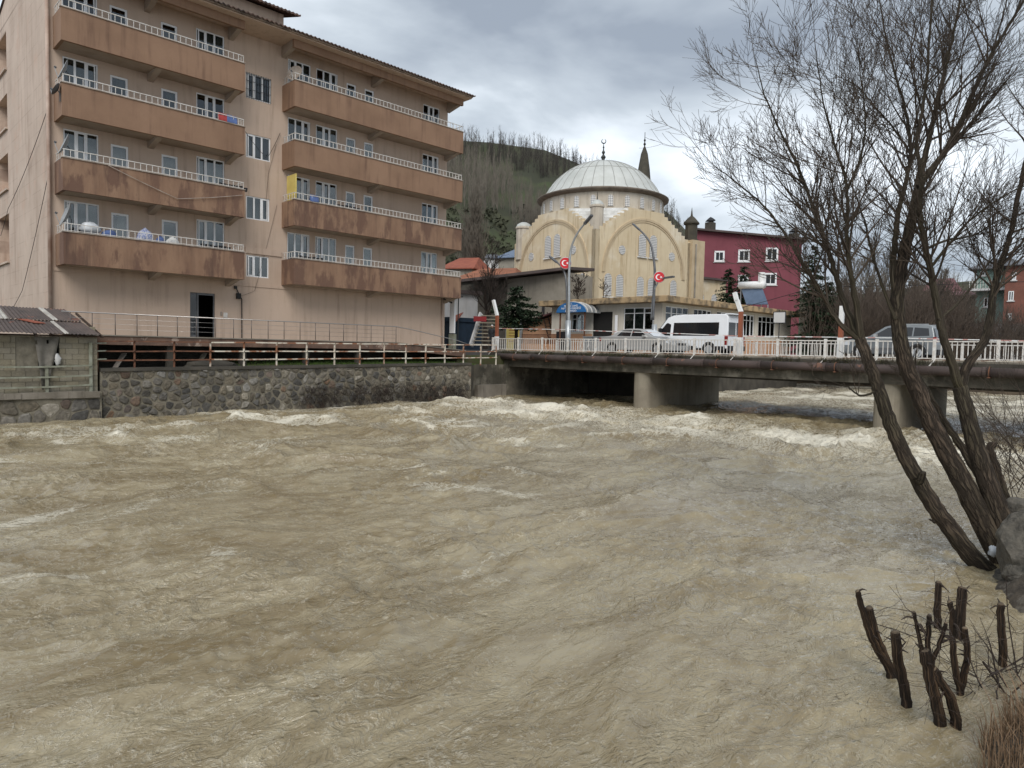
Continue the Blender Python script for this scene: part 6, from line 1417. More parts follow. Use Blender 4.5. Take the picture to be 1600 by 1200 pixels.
# person near the left end of the bridge
def person(name, label, base, h, face, coat):
    t = thing(name, label, 'person', base); B_ = Vector(base); r_ = Matrix.Rotation(face, 3, 'Z')
    J = {'pel': (0,0,.53), 'chest': (0,.01,.72), 'neck': (0,0,.83), 'lsh': (-.115,0,.80), 'rsh': (.115,0,.80), 'lel': (-.14,-.02,.63), 'rel': (.14,-.02,.63), 'lh': (-.13,.05,.49), 'rh': (.13,.05,.49), 'lhip': (-.05,0,.50), 'rhip': (.05,0,.50), 'lk': (-.055,.015,.27), 'rk': (.06,-.01,.27), 'lf': (-.06,0,.035), 'rf': (.065,-.03,.035), 'lt': (-.065,.08,.02), 'rt': (.075,.05,.02)}
    E_ = [('pel','chest'),('chest','neck'),('chest','lsh'),('chest','rsh'),('lsh','lel'),('lel','lh'),('rsh','rel'),('rel','rh'),('pel','lhip'),('pel','rhip'),('lhip','lk'),('lk','lf'),('lf','lt'),('rhip','rk'),('rk','rf'),('rf','rt')]
    rad = {'pel': .085, 'chest': .095, 'neck': .04, 'lsh': .05, 'rsh': .05, 'lel': .036, 'rel': .036, 'lh': .026, 'rh': .026, 'lhip': .06, 'rhip': .06, 'lk': .042, 'rk': .042, 'lf': .032, 'rf': .032, 'lt': .024, 'rt': .024}
    ks = list(J); me = bpy.data.meshes.new('body'); me.from_pydata([tuple(r_ @ (Vector(J[k])*h)) for k in ks], [(ks.index(a), ks.index(b)) for a, b in E_], [])
    o = bpy.data.objects.new('body', me); COL.objects.link(o); o.parent = t; sk = o.modifiers.new('skin', 'SKIN')
    for i, k in enumerate(ks): me.skin_vertices[0].data[i].radius = (rad[k]*h, rad[k]*h*.85)
    me.skin_vertices[0].data[ks.index('pel')].use_root = True
    o.modifiers.new('sub', 'SUBSURF').levels = 2; o.modifiers['sub'].render_levels = 2; me.materials.append(M[coat])
    hd = blob('head', None, None, tuple(B_+Vector((0, .01, .925*h))), .044*h, .052*h, .066*h, 'skin', random.Random(1), t, 14, 10, 0)
    blob('hair', None, None, tuple(B_+r_ @ Vector((0, -.012*h, .948*h))), .047*h, .05*h, .05*h, 'hair', random.Random(1), t, 12, 8, .04)
    blob('nose', None, None, tuple(B_+r_ @ Vector((0, .055*h, .918*h))), .008*h, .012*h, .014*h, 'skin', random.Random(1), hd, 6, 5, 0)
    for s in (-1, 1):
        blob('ear', None, None, tuple(B_+r_ @ Vector((s*.045*h, 0, .922*h))), .006*h, .011*h, .018*h, 'skin', random.Random(1), hd, 6, 5, 0); blob('eye', None, None, tuple(B_+r_ @ Vector((s*.018*h, .047*h, .93*h))), .007*h, .005*h, .005*h, 'black', random.Random(1), hd, 6, 5, 0)
        for k in range(5): MB().tube([B_+r_ @ (Vector((s*.13+.011*(k-2)*.9, .052, .485))*h), B_+r_ @ (Vector((s*.13+.012*(k-2), .066, .462+.004*abs(k-2)))*h), B_+r_ @ (Vector((s*.13+.011*(k-2), .07, .442+.007*abs(k-2)))*h)], [.0062*h, .0056*h, .004*h], 6).build('finger', M['skin'], t, smooth=True)
    return t
pb = at(768, 545, Y=25.2); person('person', 'white-haired person in dark coat standing behind the first bridge post', (pb.x, 25.2, 2.905), 1.70, R(200), 'coat')
# power lines
pl_ = thing('power_line', 'thin black overhead cable sagging across in front of the spruces', 'cable', tuple(at(1150, 470, D=45)))
cable('span', [at(1150, 483, D=46), at(1275, 448, D=40)], .018, pl_, .02); cable('span', [at(1275, 448, D=40), at(1605, 440, D=30)], .012, pl_, .02)
# ------------------------------------------------------------------ trees and bank vegetation
def catmull(path, k=5):
    sm = []; n = len(path)
    for i in range(n-1):
        p0, p1, p2, p3 = path[max(i-1,0)], path[i], path[i+1], path[min(i+2, n-1)]
        for j in range(k):
            s = j/k; sm.append(.5*((2*p1)+(-p0+p2)*s+(2*p0-5*p1+4*p2-p3)*s*s+(-p0+3*p1-3*p2+p3)*s**3))
    sm.append(path[-1]); return sm
class TB:
    """tubes with UVs for bark"""
    def __init__(s): s.v = []; s.f = []; s.uv = []
    def tube(s, P, rad, n=6, rough=0.0, rng=None, cap=True):
        m = len(P); b0 = len(s.v); prev = None; L_ = 0; vv = []
        for i, p in enumerate(P):
            d = P[min(i+1, m-1)]-P[max(i-1, 0)]; d = d.normalized() if d.length > 1e-9 else Vector((0,0,1))
            if i: L_ += (P[i]-P[i-1]).length
            vv.append(L_)
            if prev is None: a = d.orthogonal().normalized()
            else:
                a = prev-d*prev.dot(d); a = a.normalized() if a.length > 1e-6 else d.orthogonal().normalized()
            prev = a; b = d.cross(a)
            for k in range(n):
                t = 2*math.pi*k/n; r = rad[i]*(1+(rng.uniform(-rough, rough) if rough else 0)); q = p+(a*math.cos(t)+b*math.sin(t))*r; s.v.append((q.x, q.y, q.z))
        for i in range(m-1):
            for k in range(n):
                k2 = (k+1) % n; s.f.append((b0+i*n+k, b0+i*n+k2, b0+(i+1)*n+k2, b0+(i+1)*n+k)); u0, u1 = k/n, (k+1)/n; s.uv += [(u0, vv[i]), (u1, vv[i]), (u1, vv[i+1]), (u0, vv[i+1])]
        if cap and n > 3:
            s.f.append(tuple(b0+(m-1)*n+k for k in range(n))); s.uv += [(.5, vv[-1])]*n
    def build(s, name, m, parent=None, smooth=True):
        off = WO[parent.name] if parent is not None else Vector((0,0,0)); me = bpy.data.meshes.new(name); me.from_pydata([(x-off.x, y-off.y, z-off.z) for x, y, z in s.v], [], s.f)
        uvl = me.uv_layers.new(name='UVMap'); uvl.data.foreach_set('uv', [c for p in s.uv for c in p]); me.materials.append(m if not isinstance(m, str) else M[m])
        if smooth: me.polygons.foreach_set('use_smooth', [True]*len(me.polygons))
        me.update(); o = bpy.data.objects.new(name, me); COL.objects.link(o)
        if parent is not None: o.parent = parent
        WO[o.name] = Vector(off); return o
def grow(tb, p, d, L_, r, lev, maxlev, rng, up=.25, kids=(5, 5, 4), minr=.0026, crook=.22, trunk_n=5, curl=0.0):
    """one limb as a crooked path, then its side shoots"""
    seg = max(3, int(4+L_*2.2)) if lev < maxlev else 4; path = [p.copy()]; q = p.copy(); d = d.normalized(); dirs = [d.copy()]
    for i in range(seg):
        d = (d+Vector((rng.gauss(0, crook), rng.gauss(0, crook), rng.gauss(0, crook)))*.55+Vector((0, 0, up))*.30).normalized(); q = q+d*(L_/seg); path.append(q.copy()); dirs.append(d.copy())
    rad = [max(minr, r*(1-.80*i/seg)) for i in range(seg+1)]
    tb.tube(path, rad, trunk_n if r > .012 else 3, cap=False)
    if lev >= maxlev: return
    nk = kids[min(lev, len(kids)-1)]; nk = int(nk*max(.5, min(1.7, L_/1.6)) if lev == 0 else nk)
    for k in range(nk):
        t = rng.uniform(.18, .98); f = t*seg; i = min(seg-1, int(f)); pp = path[i].lerp(path[i+1], f-i); dd = dirs[i]
        side = dd.orthogonal().normalized(); side.rotate(Matrix.Rotation(rng.random()*6.283, 3, dd)); ang = rng.uniform(.35, .85)
        nd = dd*math.cos(ang)+side*math.sin(ang); grow(tb, pp, nd, L_*rng.uniform(.40, .72)*(1.12-.5*t), max(minr, rad[i]*rng.uniform(.45, .62)), lev+1, maxlev, rng, up, kids, minr, crook, trunk_n)
WB = at(1552, 885, Z=0.0); WD = (WB-EYE).dot(FWD)
wt = thing('willow_tree', 'many-stemmed bare willow leaning over the river at right', 'tree', (WB.x, WB.y, 0))
rt = random.Random(42)
def stem(pts, r0, r1, D0, D1, rough=.035, n=14, name='trunk', m='bark'):
    N_ = len(pts); path = [at(px, py, D=D0+(D1-D0)*i/(N_-1)) for i, (px, py) in enumerate(pts)]; path = catmull(path, 6); k = len(path)
    path = [p+Vector((rt.gauss(0, .005), rt.gauss(0, .005), rt.gauss(0, .005))) for p in path]
    rad = [.86*(r0+(r1-r0)*(i/(k-1))**.85) for i in range(k)]; tb = TB(); tb.tube(path, rad, n, rough, rt); tb.build(name, m, wt); return path, rad
S = {}
S['s1'] = stem([(1556,905),(1520,872),(1490,832),(1458,790),(1428,738),(1403,690),(1385,645),(1370,600),(1356,562),(1343,530)], .165, .092, 10.0, 10.6)
S['s1a'] = stem([(1343,530),(1318,512),(1298,485),(1276,448),(1252,408),(1222,360),(1190,318),(1150,285),(1112,255)], .055, .008, 10.6, 10.9, .03, 8, 'limb', 'bark_smooth')
S['s1b'] = stem([(1345,535),(1330,500),(1317,466),(1303,420),(1287,372),(1272,330),(1258,290),(1240,245),(1215,196),(1192,140),(1180,90)], .070, .007, 10.6, 11.6, .03, 8, 'limb', 'bark_smooth')
S['s1c'] = stem([(1347,540),(1341,500),(1334,455),(1327,410),(1323,367),(1324,320),(1320,275),(1300,215),(1285,150),(1275,80)], .068, .007, 10.6, 10.1, .03, 8, 'limb', 'bark_smooth')
S['s1d'] = stem([(1323,300),(1345,245),(1352,190),(1345,120),(1338,60)], .028, .006, 10.3, 10.6, .03, 7, 'limb', 'bark_smooth')
S['s2'] = stem([(1572,885),(1535,815),(1505,755),(1478,705),(1455,660),(1435,615),(1416,570),(1405,520),(1401,470),(1408,420),(1416,380),(1429,325),(1440,270)], .195, .085, 10.3, 11.4)
S['s2a'] = stem([(1440,270),(1452,215),(1464,165),(1478,105),(1492,40),(1508,-40)], .062, .018, 11.4, 11.7, .03, 8, 'limb', 'bark_smooth')
S['s2b'] = stem([(1436,292),(1455,265),(1476,237),(1502,188),(1524,135),(1552,80),(1585,25),(1620,-30)], .070, .018, 11.3, 11.0, .03, 8, 'limb', 'bark_smooth')
S['s2c'] = stem([(1402,480),(1396,430),(1398,383),(1404,330),(1419,268),(1423,225),(1413,165),(1397,110),(1382,45),(1372,-20)], .070, .010, 11.0, 12.2, .03, 8, 'limb', 'bark_smooth')
S['s2d'] = stem([(1400,500),(1378,445),(1362,395),(1352,350),(1335,300),(1318,262)], .035, .008, 10.9, 11.8, .03, 7, 'limb', 'bark_smooth')
S['s2e'] = stem([(1423,240),(1400,205),(1370,170),(1340,135),(1310,120)], .026, .006, 11.9, 12.2, .03, 7, 'limb', 'bark_smooth')
S['s3'] = stem([(1588,880),(1562,805),(1542,750),(1524,695),(1511,645),(1500,605)], .185, .125, 10.2, 10.8)
S['s3a'] = stem([(1502,615),(1493,585),(1480,545),(1470,510),(1463,470),(1453,420),(1444,372),(1437,330),(1440,280),(1432,220),(1445,150),(1452,70),(1458,-20)], .088, .016, 10.8, 10.6, .04, 10, 'limb', 'bark_smooth')
S['s3b'] = stem([(1499,612),(1512,570),(1537,535),(1547,500),(1550,470),(1556,440),(1567,405),(1580,360),(1592,300),(1605,240),(1615,160)], .092, .030, 10.8, 11.4, .04, 10, 'limb', 'bark')
S['s3c'] = stem([(1452,420),(1480,385),(1510,350),(1540,325),(1580,300),(1615,285)], .030, .008, 10.7, 10.2, .03, 7, 'limb', 'bark_smooth')
S['s3d'] = stem([(1445,390),(1480,375),(1520,368),(1560,345),(1610,330)], .026, .008, 10.7, 11.3, .03, 7, 'limb', 'bark_smooth')
S['s3e'] = stem([(1466,500),(1500,470),(1530,432),(1560,395),(1600,372)], .026, .008, 10.7, 11.6, .03, 7, 'limb', 'bark_smooth')
S['s4'] = stem([(1582,860),(1555,790),(1528,740),(1500,695),(1474,655),(1450,612),(1428,578)], .115, .035, 10.9, 11.9, .06, 10, 'dead_limb', 'bark')
S['s5'] = stem([(1580,815),(1568,770),(1556,735),(1547,705),(1552,692)], .10, .075, 11.3, 11.5, .10, 10, 'stub', 'bark')
stem([(1549,712),(1535,704),(1518,697)], .07, .045, 11.45, 11.4, .1, 9, 'stub', 'bark'); stem([(1430,745),(1438,752),(1442,738)], .06, .052, 10.2, 10.1, .05, 9, 'stub', 'bark')
stem([(1461,815),(1452,812)], .03, .012, 9.9, 9.85, .1, 6, 'stub', 'bark')
stem([(1400,700),(1376,640)], .01, .01, 10.6, 10.6, .1, 6, 'stub', 'bark') if False else None
# low branch reaching left over the water
S['low'] = stem([(1366,612),(1345,618),(1325,605),(1300,598),(1270,588)], .022, .006, 10.3, 10.0, .03, 6, 'limb', 'bark_smooth')
tb = TB(); rt2 = random.Random(43)
def spray(key, t0, t1, count, Lr, rscale=.55, lev=1, maxlev=3, out=None, kids=(10, 6, 3)):
    path, rad = S[key]; n = len(path)-1
    for _ in range(count):
        t = rt2.uniform(t0, t1); f = t*n; i = min(n-1, int(f)); p = path[i].lerp(path[i+1], f-i); d = (path[i+1]-path[i]).normalized()
        sd_ = d.orthogonal().normalized(); sd_.rotate(Matrix.Rotation(rt2.random()*6.283, 3, d)); a = rt2.uniform(.4, .95); nd = d*math.cos(a)+sd_*math.sin(a)
        if out is not None: nd = (nd+out*.35).normalized()
        grow(tb, p, nd, rt2.uniform(*Lr)*(1.15-.40*t), min(.02, max(.006, rad[i]*rscale)), 0, maxlev-1, rt2, .26, kids, .0026, .14)
LFT = -RGT0
for key, t0, t1, c, Lr in (('s1a',.25,1,20,(.7,1.5)), ('s1b',.22,1,26,(.8,1.8)), ('s1c',.25,1,24,(.8,1.8)), ('s1d',.2,1,11,(.6,1.3)), ('s2a',.1,1,16,(.9,1.9)), ('s2b',.12,1,18,(.9,1.9)), ('s2c',.3,1,22,(.8,1.8)), ('s2d',.3,1,12,(.6,1.3)), ('s2e',.1,1,13,(.6,1.2)), ('s3a',.35,1,22,(.8,1.8)), ('s3b',.40,1,18,(.8,1.7)), ('s3c',.2,1,12,(.6,1.3)), ('s3d',.2,1,10,(.6,1.3)), ('s3e',.2,1,12,(.6,1.3)), ('s2',.62,1,8,(.6,1.4)), ('low',.3,1,4,(.3,.6)), ('s4',.75,1,4,(.5,1.0))):
    spray(key, t0, t1, int(c*1.35), Lr)
for key in ('s1a','s1b','s1c','s1d','s2a','s2b','s2c','s2d','s2e','s3a','s3b','s3c','s3d','s3e'):
    p = S[key][0]; grow(tb, p[-1], p[-1]-p[-3], 1.1, S[key][1][-1], 0, 2, rt2, .2, (11, 6, 3), .0026, .14)
crown = tb.build('crown', 'twig', wt, smooth=False)
# a few catkin-like dead leaves skipped; litter caught at the base
blob('plastic_litter', 'torn white plastic bag caught among the willow roots', 'litter', tuple(at(1552, 862, D=9.85)), .06, .06, .08, 'bag', random.Random(3), rough=.5)
# ------------------------------------------------------------------ right bank
M['bank_soil'] = mat('bank_soil', (.085,.068,.05), .95, (.04,.033,.026), 7, 7, 1.0, 16, coords='World', patch=(.12,.105,.085), pscale=4, plo=.52, phi=.6)
def rbank(x, y):
    e = 30.55+.10*np.sin(y*1.3)+1.2*sst(4.2-y, 0, 3.4)+np.clip((y-5.2)*.30, 0, 12); e = np.where(y < .6, 31.22+.10*np.sin(y*2.1)-.05*y, e)
    d = x-e; h = np.where(d < 0, d*1.2, 1.4*(1-np.exp(-np.clip(d, 0, 50)*.8)))+.14*pn(x*1.7, y*1.7, 31)+.11*pn(x*3.7, y*3.7, 32)
    return np.clip(h, -2.5, 2.2), None
rbk = struct(grid_mesh('right_bank', graded(28.5, 48, .12, .5), graded(-14, 40, .12, .5), rbank, M['bank_soil']))
def rz_(x, y): return float(rbank(np.array([x]), np.array([y]))[0][0])
# boulders at the willow foot
from mathutils import noise as mnoise
def rock(name, label, c, r, seed, sq=(1, 1, 1)):
    rng = random.Random(seed); bmv = []; import bmesh
    bm = bmesh.new(); bmesh.ops.create_icosphere(bm, subdivisions=5, radius=1)
    pl = [(Vector((rng.gauss(0,1), rng.gauss(0,1), rng.gauss(0,1))).normalized(), rng.uniform(.55, .85)) for _ in range(9)]
    for v in bm.verts:
        for n, d in pl:
            k = v.co.dot(n)-d
            if k > 0: v.co -= n*k
        v.co *= 1+.10*mnoise.noise(v.co*2.2+Vector((seed, 0, 0)))+.05*mnoise.noise(v.co*6); v.co = Vector((v.co.x*sq[0], v.co.y*sq[1], v.co.z*sq[2]))*r+Vector(c)
    me = bpy.data.meshes.new(name); bm.to_mesh(me); bm.free(); me.materials.append(M['rock']); o = bpy.data.objects.new(name, me); COL.objects.link(o); WO[o.name] = Vector((0,0,0)); return tag(o, label, 'boulder')
rock('boulder', 'large grey boulder right behind the willow trunks', at(1604, 816, D=10.6), .46, 1, (1, 1, .85))
rock('boulder', 'slanting slab-like boulder below the willow at the right edge', at(1600, 868, D=9.3), .46, 2, (.8, 1, 1.25))
rock('boulder', 'small dark boulder at the waterline under the slanting slab', at(1592, 925, D=9.2), .24, 3, (1.2, 1, .6))
rock('boulder', 'flat wet stone just above the water under the willow', at(1580, 905, D=9.5), .22, 5, (1.2, 1, .6))
for i, (px_, py_, D_, r_, lb) in enumerate(((1616, 905, 9.0, .34, 'dark boulder at the right edge below the slanting slab'), (1606, 958, 8.7, .20, 'half-sunk boulder at the right edge under the willow'), (1622, 850, 9.9, .40, 'boulder at the right edge between the two largest boulders'), (1610, 990, 8.2, .16, 'small wet stone at the right edge above the upright stump'))):
    rock('boulder', lb, at(px_, py_, D=D_), r_, 20+i, (1, 1, .8))
# cut stumps standing in the flood
stn = [0]
def stump(label, stems, D, twigs=6, seed=0):
    rng = random.Random(100+seed); b = stems[0][0][0]; base = at(*b, D=D); t = thing('cut_stump', label, 'stump', tuple(base), 'cut willow stumps standing in the water')
    tw = TB()
    for pts, r0, r1 in stems:
        path = catmull([at(px, py, D=D) for px, py in pts], 5)
        path = ([path[0]-UP0*.5] if abs(pts[0][1]-b[1]) < 15 else [])+path; path = [p+Vector((rng.gauss(0,.003), rng.gauss(0,.003), rng.gauss(0,.003))) for p in path]; k = len(path)
        x = TB(); rad = [.78*(r0+(r1-r0)*i/(k-1)) for i in range(k)]; rad[-1] *= .94; x.tube(path, rad, 12, .045, rng); s = x.build('stem', 'bark_stump', t)
        e = path[-1]; d = (path[-1]-path[-2]).normalized(); c = TB(); c.tube([e-d*.004, e+d*.012], [rad[-1]*.9, rad[-1]*.8], 9, .12, rng); c.build('cut_face', 'cutwood', s)
        for _ in range(4):   # splinters and snags
            i = rng.randrange(k//2, k); q = path[i]; dd = Vector((rng.gauss(0,1), rng.gauss(0,1), rng.uniform(-.6, .7))).normalized(); tw.tube([q, q+dd*.06, q+dd*.11+UP0*rng.uniform(-.05, .02)], [.010, .008, .003], 4)
        for _ in range(twigs):
            i = rng.randrange(2, k); q = path[i]; dd = Vector((rng.gauss(0,1), rng.gauss(0,1), rng.uniform(-.5, .8))).normalized(); grow(tw, q, dd, rng.uniform(.12, .4), .004, 0, 1, rng, -.05, (2, 2), .0016, .35)
    tw.build('twigs', 'twig_dark', t, smooth=False)
Dz = lambda px, py: (at(px, py, Z=0.0)-EYE).dot(FWD)
stump('tall double stump leaning left with a split top', [([(1394,1052),(1372,1015),(1358,985),(1347,950),(1340,924)], .062, .030), ([(1394,1050),(1380,1020),(1366,985),(1359,950)], .05, .045)], Dz(1398, 1056), 5, 1)
stump('single straight stump with flat cut top beside the leaning double stump', [([(1416,1094),(1410,1060),(1402,1025),(1400,988)], .056, .052)], Dz(1416, 1096), 4, 2)
stump('forked stump with three thin prongs in the foreground', [([(1470,1134),(1462,1095),(1452,1050),(1444,1016)], .060, .058), ([(1440,1018),(1434,985),(1427,957)], .022, .016), ([(1450,1030),(1451,990),(1452,961)], .027, .024), ([(1456,1036),(1468,1005),(1478,975)], .022, .02)], Dz(1470, 1136), 9, 3)
stump('short leaning stem right of the forked stump', [([(1494,1136),(1488,1098),(1474,1072),(1458,1045)], .055, .042)], Dz(1494, 1138), 5, 4)
stump('thin twin stems forming a V behind the forked stump', [([(1502,1082),(1493,1050),(1489,1000),(1488,960),(1484,940)], .040, .028), ([(1500,1080),(1508,1045),(1512,1020),(1507,982)], .040, .032)], Dz(1502, 1084), 8, 5)
stump('straight stump farther out with ragged top', [([(1465,980),(1465,945),(1467,910)], .052, .040)], Dz(1465, 982), 5, 6)
stump('thick straight stump with ragged top behind the V-shaped stems', [([(1499,995),(1501,955),(1504,918)], .066, .060)], Dz(1499, 997), 6, 7)
stump('upright stump nearest the right bank', [([(1567,1034),(1565,985),(1564,944)], .050, .042)], Dz(1567, 1036), 6, 8)
# drifting twigs and snagged branches
rd = random.Random(55)
def snag(label, pts, D, r=.008, shoots=10, seed=0):
    rng = random.Random(seed); x = TB(); path = catmull([at(px, py, D=D+dd) for px, py, dd in pts], 5); k = len(path); x.tube(path, [r*(1-.6*i/k) for i in range(k)], 5)
    for _ in range(shoots):
        i = rng.randrange(1, k); grow(x, path[i], Vector((rng.gauss(0,1), rng.gauss(0,1), rng.gauss(0,.7))), rng.uniform(.1, .35), .004, 0, 1, rng, .02, (2, 2), .0016, .3)
    return tag(x.build('snagged_branch', 'twig_dark', None, smooth=False), label, 'branch')
snag('long thin branch arching right from the forked stump to the bank', [(1462,1062,0),(1490,1072,0),(1520,1066,0),(1560,1050,0),(1612,1018,.1)], 6.6, .011, 10, 1)
snag('second thin branch trailing low toward the dry grass bank', [(1480,1075,0),(1520,1088,0),(1560,1087,0),(1600,1110,0)], 6.4, .009, 12, 2)
snag('crossed dark twigs at the right edge above the dry grass', [(1536,1034,0),(1560,1068,0),(1580,1096,0),(1600,1110,0)], 6.2, .011, 16, 3)
snag('thin arched twig between the stumps', [(1370,975,0),(1420,992,0),(1465,1010,0),(1488,1040,0),(1494,1072,0)], 6.9, .005, 6, 4)
snag('bare twig poking from the water in the lower right', [(1500,1210,0),(1480,1175,0),(1462,1152,0)], 5.6, .007, 2, 5)
snag('short stick rising from the water left of the stumps', [(1317,1078,0),(1308,1064,0),(1300,1055,0)], 6.8, .007, 0, 6)
snag('dark brush trailing in the current left of the stumps', [(1333,1107,0),(1343,1124,0),(1356,1160,0),(1366,1172,0)], 5.98, .008, 22, 7)
snag('small dark snag with splash in front of the stumps', [(1388,1118,0),(1410,1130,0),(1416,1142,0),(1424,1148,0)], 6.05, .010, 18, 8)
snag('thin upright stems by the right bank', [(1597,1100,0),(1584,1020,0),(1575,960,0),(1572,900,0)], 6.6, .008, 14, 9)
# dry grass on the near bank
sp = []
for _ in range(15000):
    y = rd.uniform(-5.2, 2.2); x = 30.9+2.0*rd.random()**.9; z = rz_(x, y) if False else None
    sp.append((x, y))
xy = np.array(sp); hz = rbank(xy[:, 0], xy[:, 1])[0]
sp = [(x, y, h-.03) for (x, y), h in zip(sp, hz) if h > -.04 and (Vector((x, y, 0))-Vector((EYE.x, EYE.y, 0))).length > 2.6]
stuff(tufts('dry_grass', M['dry_grass'], sp, .15, .42, .009, rd, 1.1))['label'] = 'dry brown grass overhanging the near right bank'
# dead brush behind the willow
def brush(name, label, n, px, py, D, seed, up=.9, L_=(.8, 1.8), m='twig', spread=.5):
    rng = random.Random(seed); x = TB()
    for _ in range(n):
        p = at(rng.uniform(*px), rng.uniform(*py), D=rng.uniform(*D)); grow(x, p, Vector((rng.gauss(0, spread), rng.gauss(0, spread), up))-RGT0*.25, rng.uniform(*L_), .009, 0, 1, rng, .05, (6, 3), .0022, .16)
    o = x.build(name, m, None, smooth=False); stuff(o); o['label'] = label; return o
brush('bank_brush', 'thin bare shoots growing from the right bank behind the willow', 46, (1560, 1640), (690, 790), (11.5, 13.5), 1, .9, (.8, 2.2), 'twig')
brush('bank_brush', 'tangle of bare twigs under the bridge edge at right', 40, (1470, 1620), (690, 740), (16, 19), 2, .5, (.8, 1.8), 'twig', .9)
brush('bank_brush', 'dark tangle of dead twigs hanging over the water at the lower right edge', 26, (1535, 1625), (1040, 1115), (6.0, 6.8), 3, .35, (.35, .8), 'twig_dark', .9)
# ------------------------------------------------------------------ evergreen and bare trees beyond
def spruce(label, px, ptop, pbot, D, w, seed, name='spruce_tree', z0=.06):
    rng = random.Random(seed); b = at(px, pbot, D=D); tp = at(px, ptop, D=D); h = tp.z-b.z; t = thing(name, label, 'tree', tuple(b))
    x = TB(); x.tube([b, b.lerp(Vector((b.x, b.y, tp.z)), .5), Vector((b.x, b.y, tp.z))], [.16, .1, .02], 6); x.build('trunk', 'bark_stump', t)
    mb = MB(); z = z0
    while z < .985:
        nb = rng.randint(6, 8); R_ = w*((1-z)/(1-z0))**.8*min(1, .55+(z-z0)*3)+.12
        for k in range(nb):
            a = rng.random()*6.283; L_ = R_*rng.uniform(.6, 1.12); o = Vector((math.cos(a), math.sin(a), 0)); base = Vector((b.x, b.y, b.z+h*(z+rng.uniform(-.015, .015)))); nseg = max(4, int(L_/.15))
            for s in range(1, nseg+1):
                f = s/nseg; c = base+o*L_*f+UP0*(L_*(.10*f-.42*f*f+.22*f**3)); sd_ = Vector((-o.y, o.x, 0)); wd = .30*(1-f*.6)*(.5+.5*L_/w)
                for q in range(5):
                    dd = (o*rng.uniform(.2, 1)+sd_*rng.uniform(-1, 1)+UP0*rng.uniform(-.5, .35)).normalized()*wd*rng.uniform(.8, 1.7); n_ = dd.cross(UP0*rng.uniform(.3, 1)+sd_*rng.uniform(-.7, .7)).normalized()*.105; c2 = c+Vector((rng.gauss(0,.05), rng.gauss(0,.05), rng.gauss(0,.05)))
                    mb.add([c2-n_, c2+n_, c2+dd], [(0,1,2)])
        z += .035+.012*rng.random()
    mb.build('crown', M['needle'], t)
spruce('dark spruce with drooping boughs directly behind the office roof', 1158, 415, 560, 66, 3.4, 1)
spruce('smaller spruce left of the drooping one against the mosque annex', 1134, 420, 560, 68, 2.8, 2)
spruce('tall dark spruce right of the purple building', 1266, 385, 560, 62, 3.4, 3)
spruce('second spruce leaning behind the tall one', 1290, 440, 560, 64, 2.6, 4)
spruce('bushy dark pine beside the grey warehouse', 806, 446, 556, 50, 2.5, 5, 'pine_tree', .40)
def bare(name, label, px, ptop, pbot, D, w, seed, m='twig_dark', lim=9, r0=.14, maxlev=3, kids=(7, 6, 4), minr=.012, up=.5):
    rng = random.Random(seed); b = at(px, pbot, D=D); tp = at(px, ptop, D=D); h = tp.z-b.z; t = thing(name, label, 'tree', tuple(b)); x = TB(); path = [b+Vector((rng.gauss(0,.08), rng.gauss(0,.08), 0))*(i > 0)+UP0*h*.9*i/7 for i in range(8)]; x.tube(path, [r0*(1-.8*i/7) for i in range(8)], 6); x.build('trunk', 'twig_dark', t, smooth=True)
    y = TB()
    for k in range(lim):
        f = rng.uniform(.22, .98); i = min(6, int(f*7)); a = rng.random()*6.283; grow(y, path[i].lerp(path[i+1], f*7-i), Vector((math.cos(a)*w, math.sin(a)*w, 1)), h*rng.uniform(.25, .42)*(1.15-.5*f), r0*.4*(1.1-f*.7), 0, maxlev-1, rng, up, kids, minr, .2)
    y.build('crown', m, t, smooth=False); return t
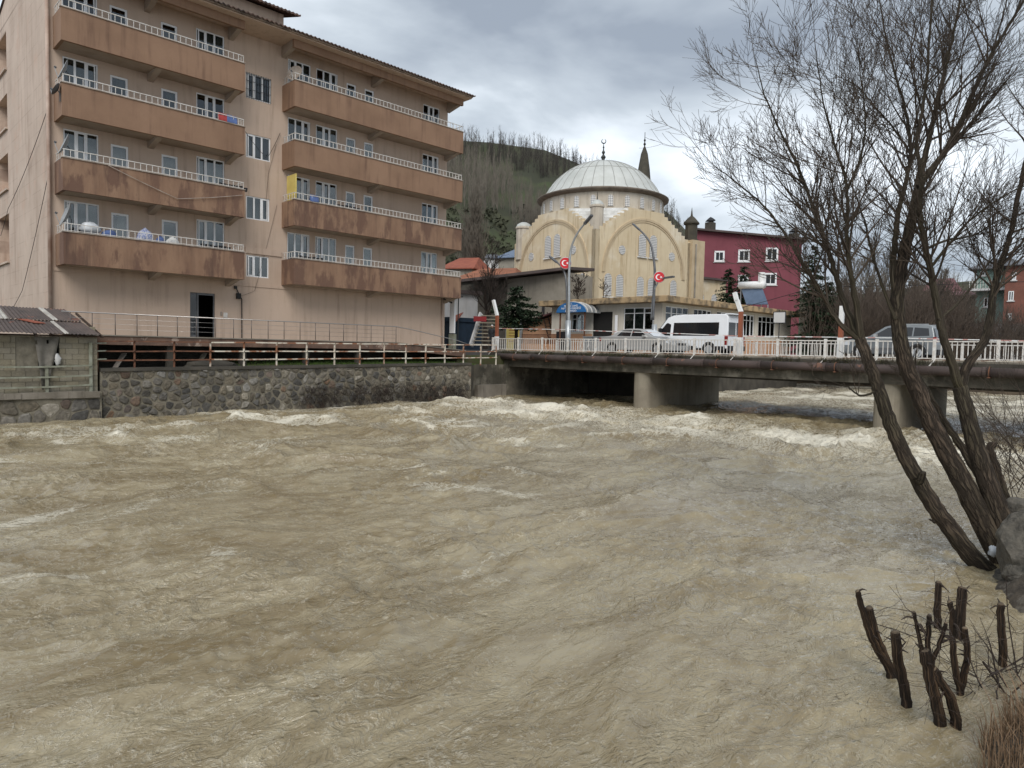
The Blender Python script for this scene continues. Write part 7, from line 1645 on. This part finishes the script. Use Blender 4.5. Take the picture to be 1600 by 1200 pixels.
bare('bare_tree', 'bare dark tree with brown remnants in front of the white house', 758, 392, 545, 55, .9, 11, 'twig_dark', 16, .20, 3, (6, 5, 4), .012)
bare('bare_tree', 'tall pale bare poplar at the foot of the hill right of the block', 741, 335, 560, 85, .30, 12, 'poplar_grey', 24, .22, 3, (7, 5, 4), .025, .9)
bare('bare_tree', 'second pale poplar behind the tall one at the hill foot', 726, 352, 560, 90, .30, 13, 'poplar_grey', 22, .22, 3, (7, 5, 4), .025, .9)
bare('bare_shrub', 'bare reddish shrub against the mosque wall right of the first lamp', 903, 428, 482, 58, 1.8, 14, 'twig_dark', 20, .06, 3, (6, 4, 3), .014)
bare('bare_shrub', 'small thin bare shrub above the office roof against the mosque', 942, 436, 480, 60, 1.8, 15, 'twig', 14, .05, 3, (5, 4, 3), .012)
for i, (px, pt_, D, lb) in enumerate(((1322, 398, 66, 'bare tree right of the tall spruce behind the willow'), (1352, 385, 70, 'bare tree between the willow limbs left of the main trunk'), (1385, 400, 72, 'bare tree directly behind the main willow trunk'), (1425, 415, 75, 'low bare tree just right of the main willow trunk'), (1462, 430, 70, 'low bare tree in front of the brick house with hipped roof'), (1505, 470, 66, 'small bare tree in front of the teal house'))):
    bare('bare_tree', lb, px, pt_, 560, D, .55, 20+i, 'twig_grey', 14, .16, 3, (7, 5, 4), .016, .5)
def thicket(name, label, n, px, D, hh, seed, m):
    rng = random.Random(seed); x = TB()
    for _ in range(n):
        d_ = rng.uniform(*D); p = at(rng.uniform(*px), 556, D=d_); p.z = 2.4; grow(x, p, Vector((rng.gauss(0,.22), rng.gauss(0,.22), 1)), rng.uniform(*hh), .03, 0, 1, rng, .3, (9, 4), .012, .18, 4)
    o = x.build(name, m, None, smooth=False); stuff(o); o['label'] = label
M['thicket'] = mat('thicket', (.11,.082,.062), .95, (.075,.057,.045), .3, 4, coords='World')
thicket('thicket', 'dense brown bare thicket on the far bank behind the bridge', 900, (1268, 1500), (60, 80), (2.5, 7.0), 1, 'thicket')
thicket('thicket', 'sparse bare thicket in front of the houses at right', 260, (1480, 1620), (60, 74), (2, 5), 2, 'thicket')
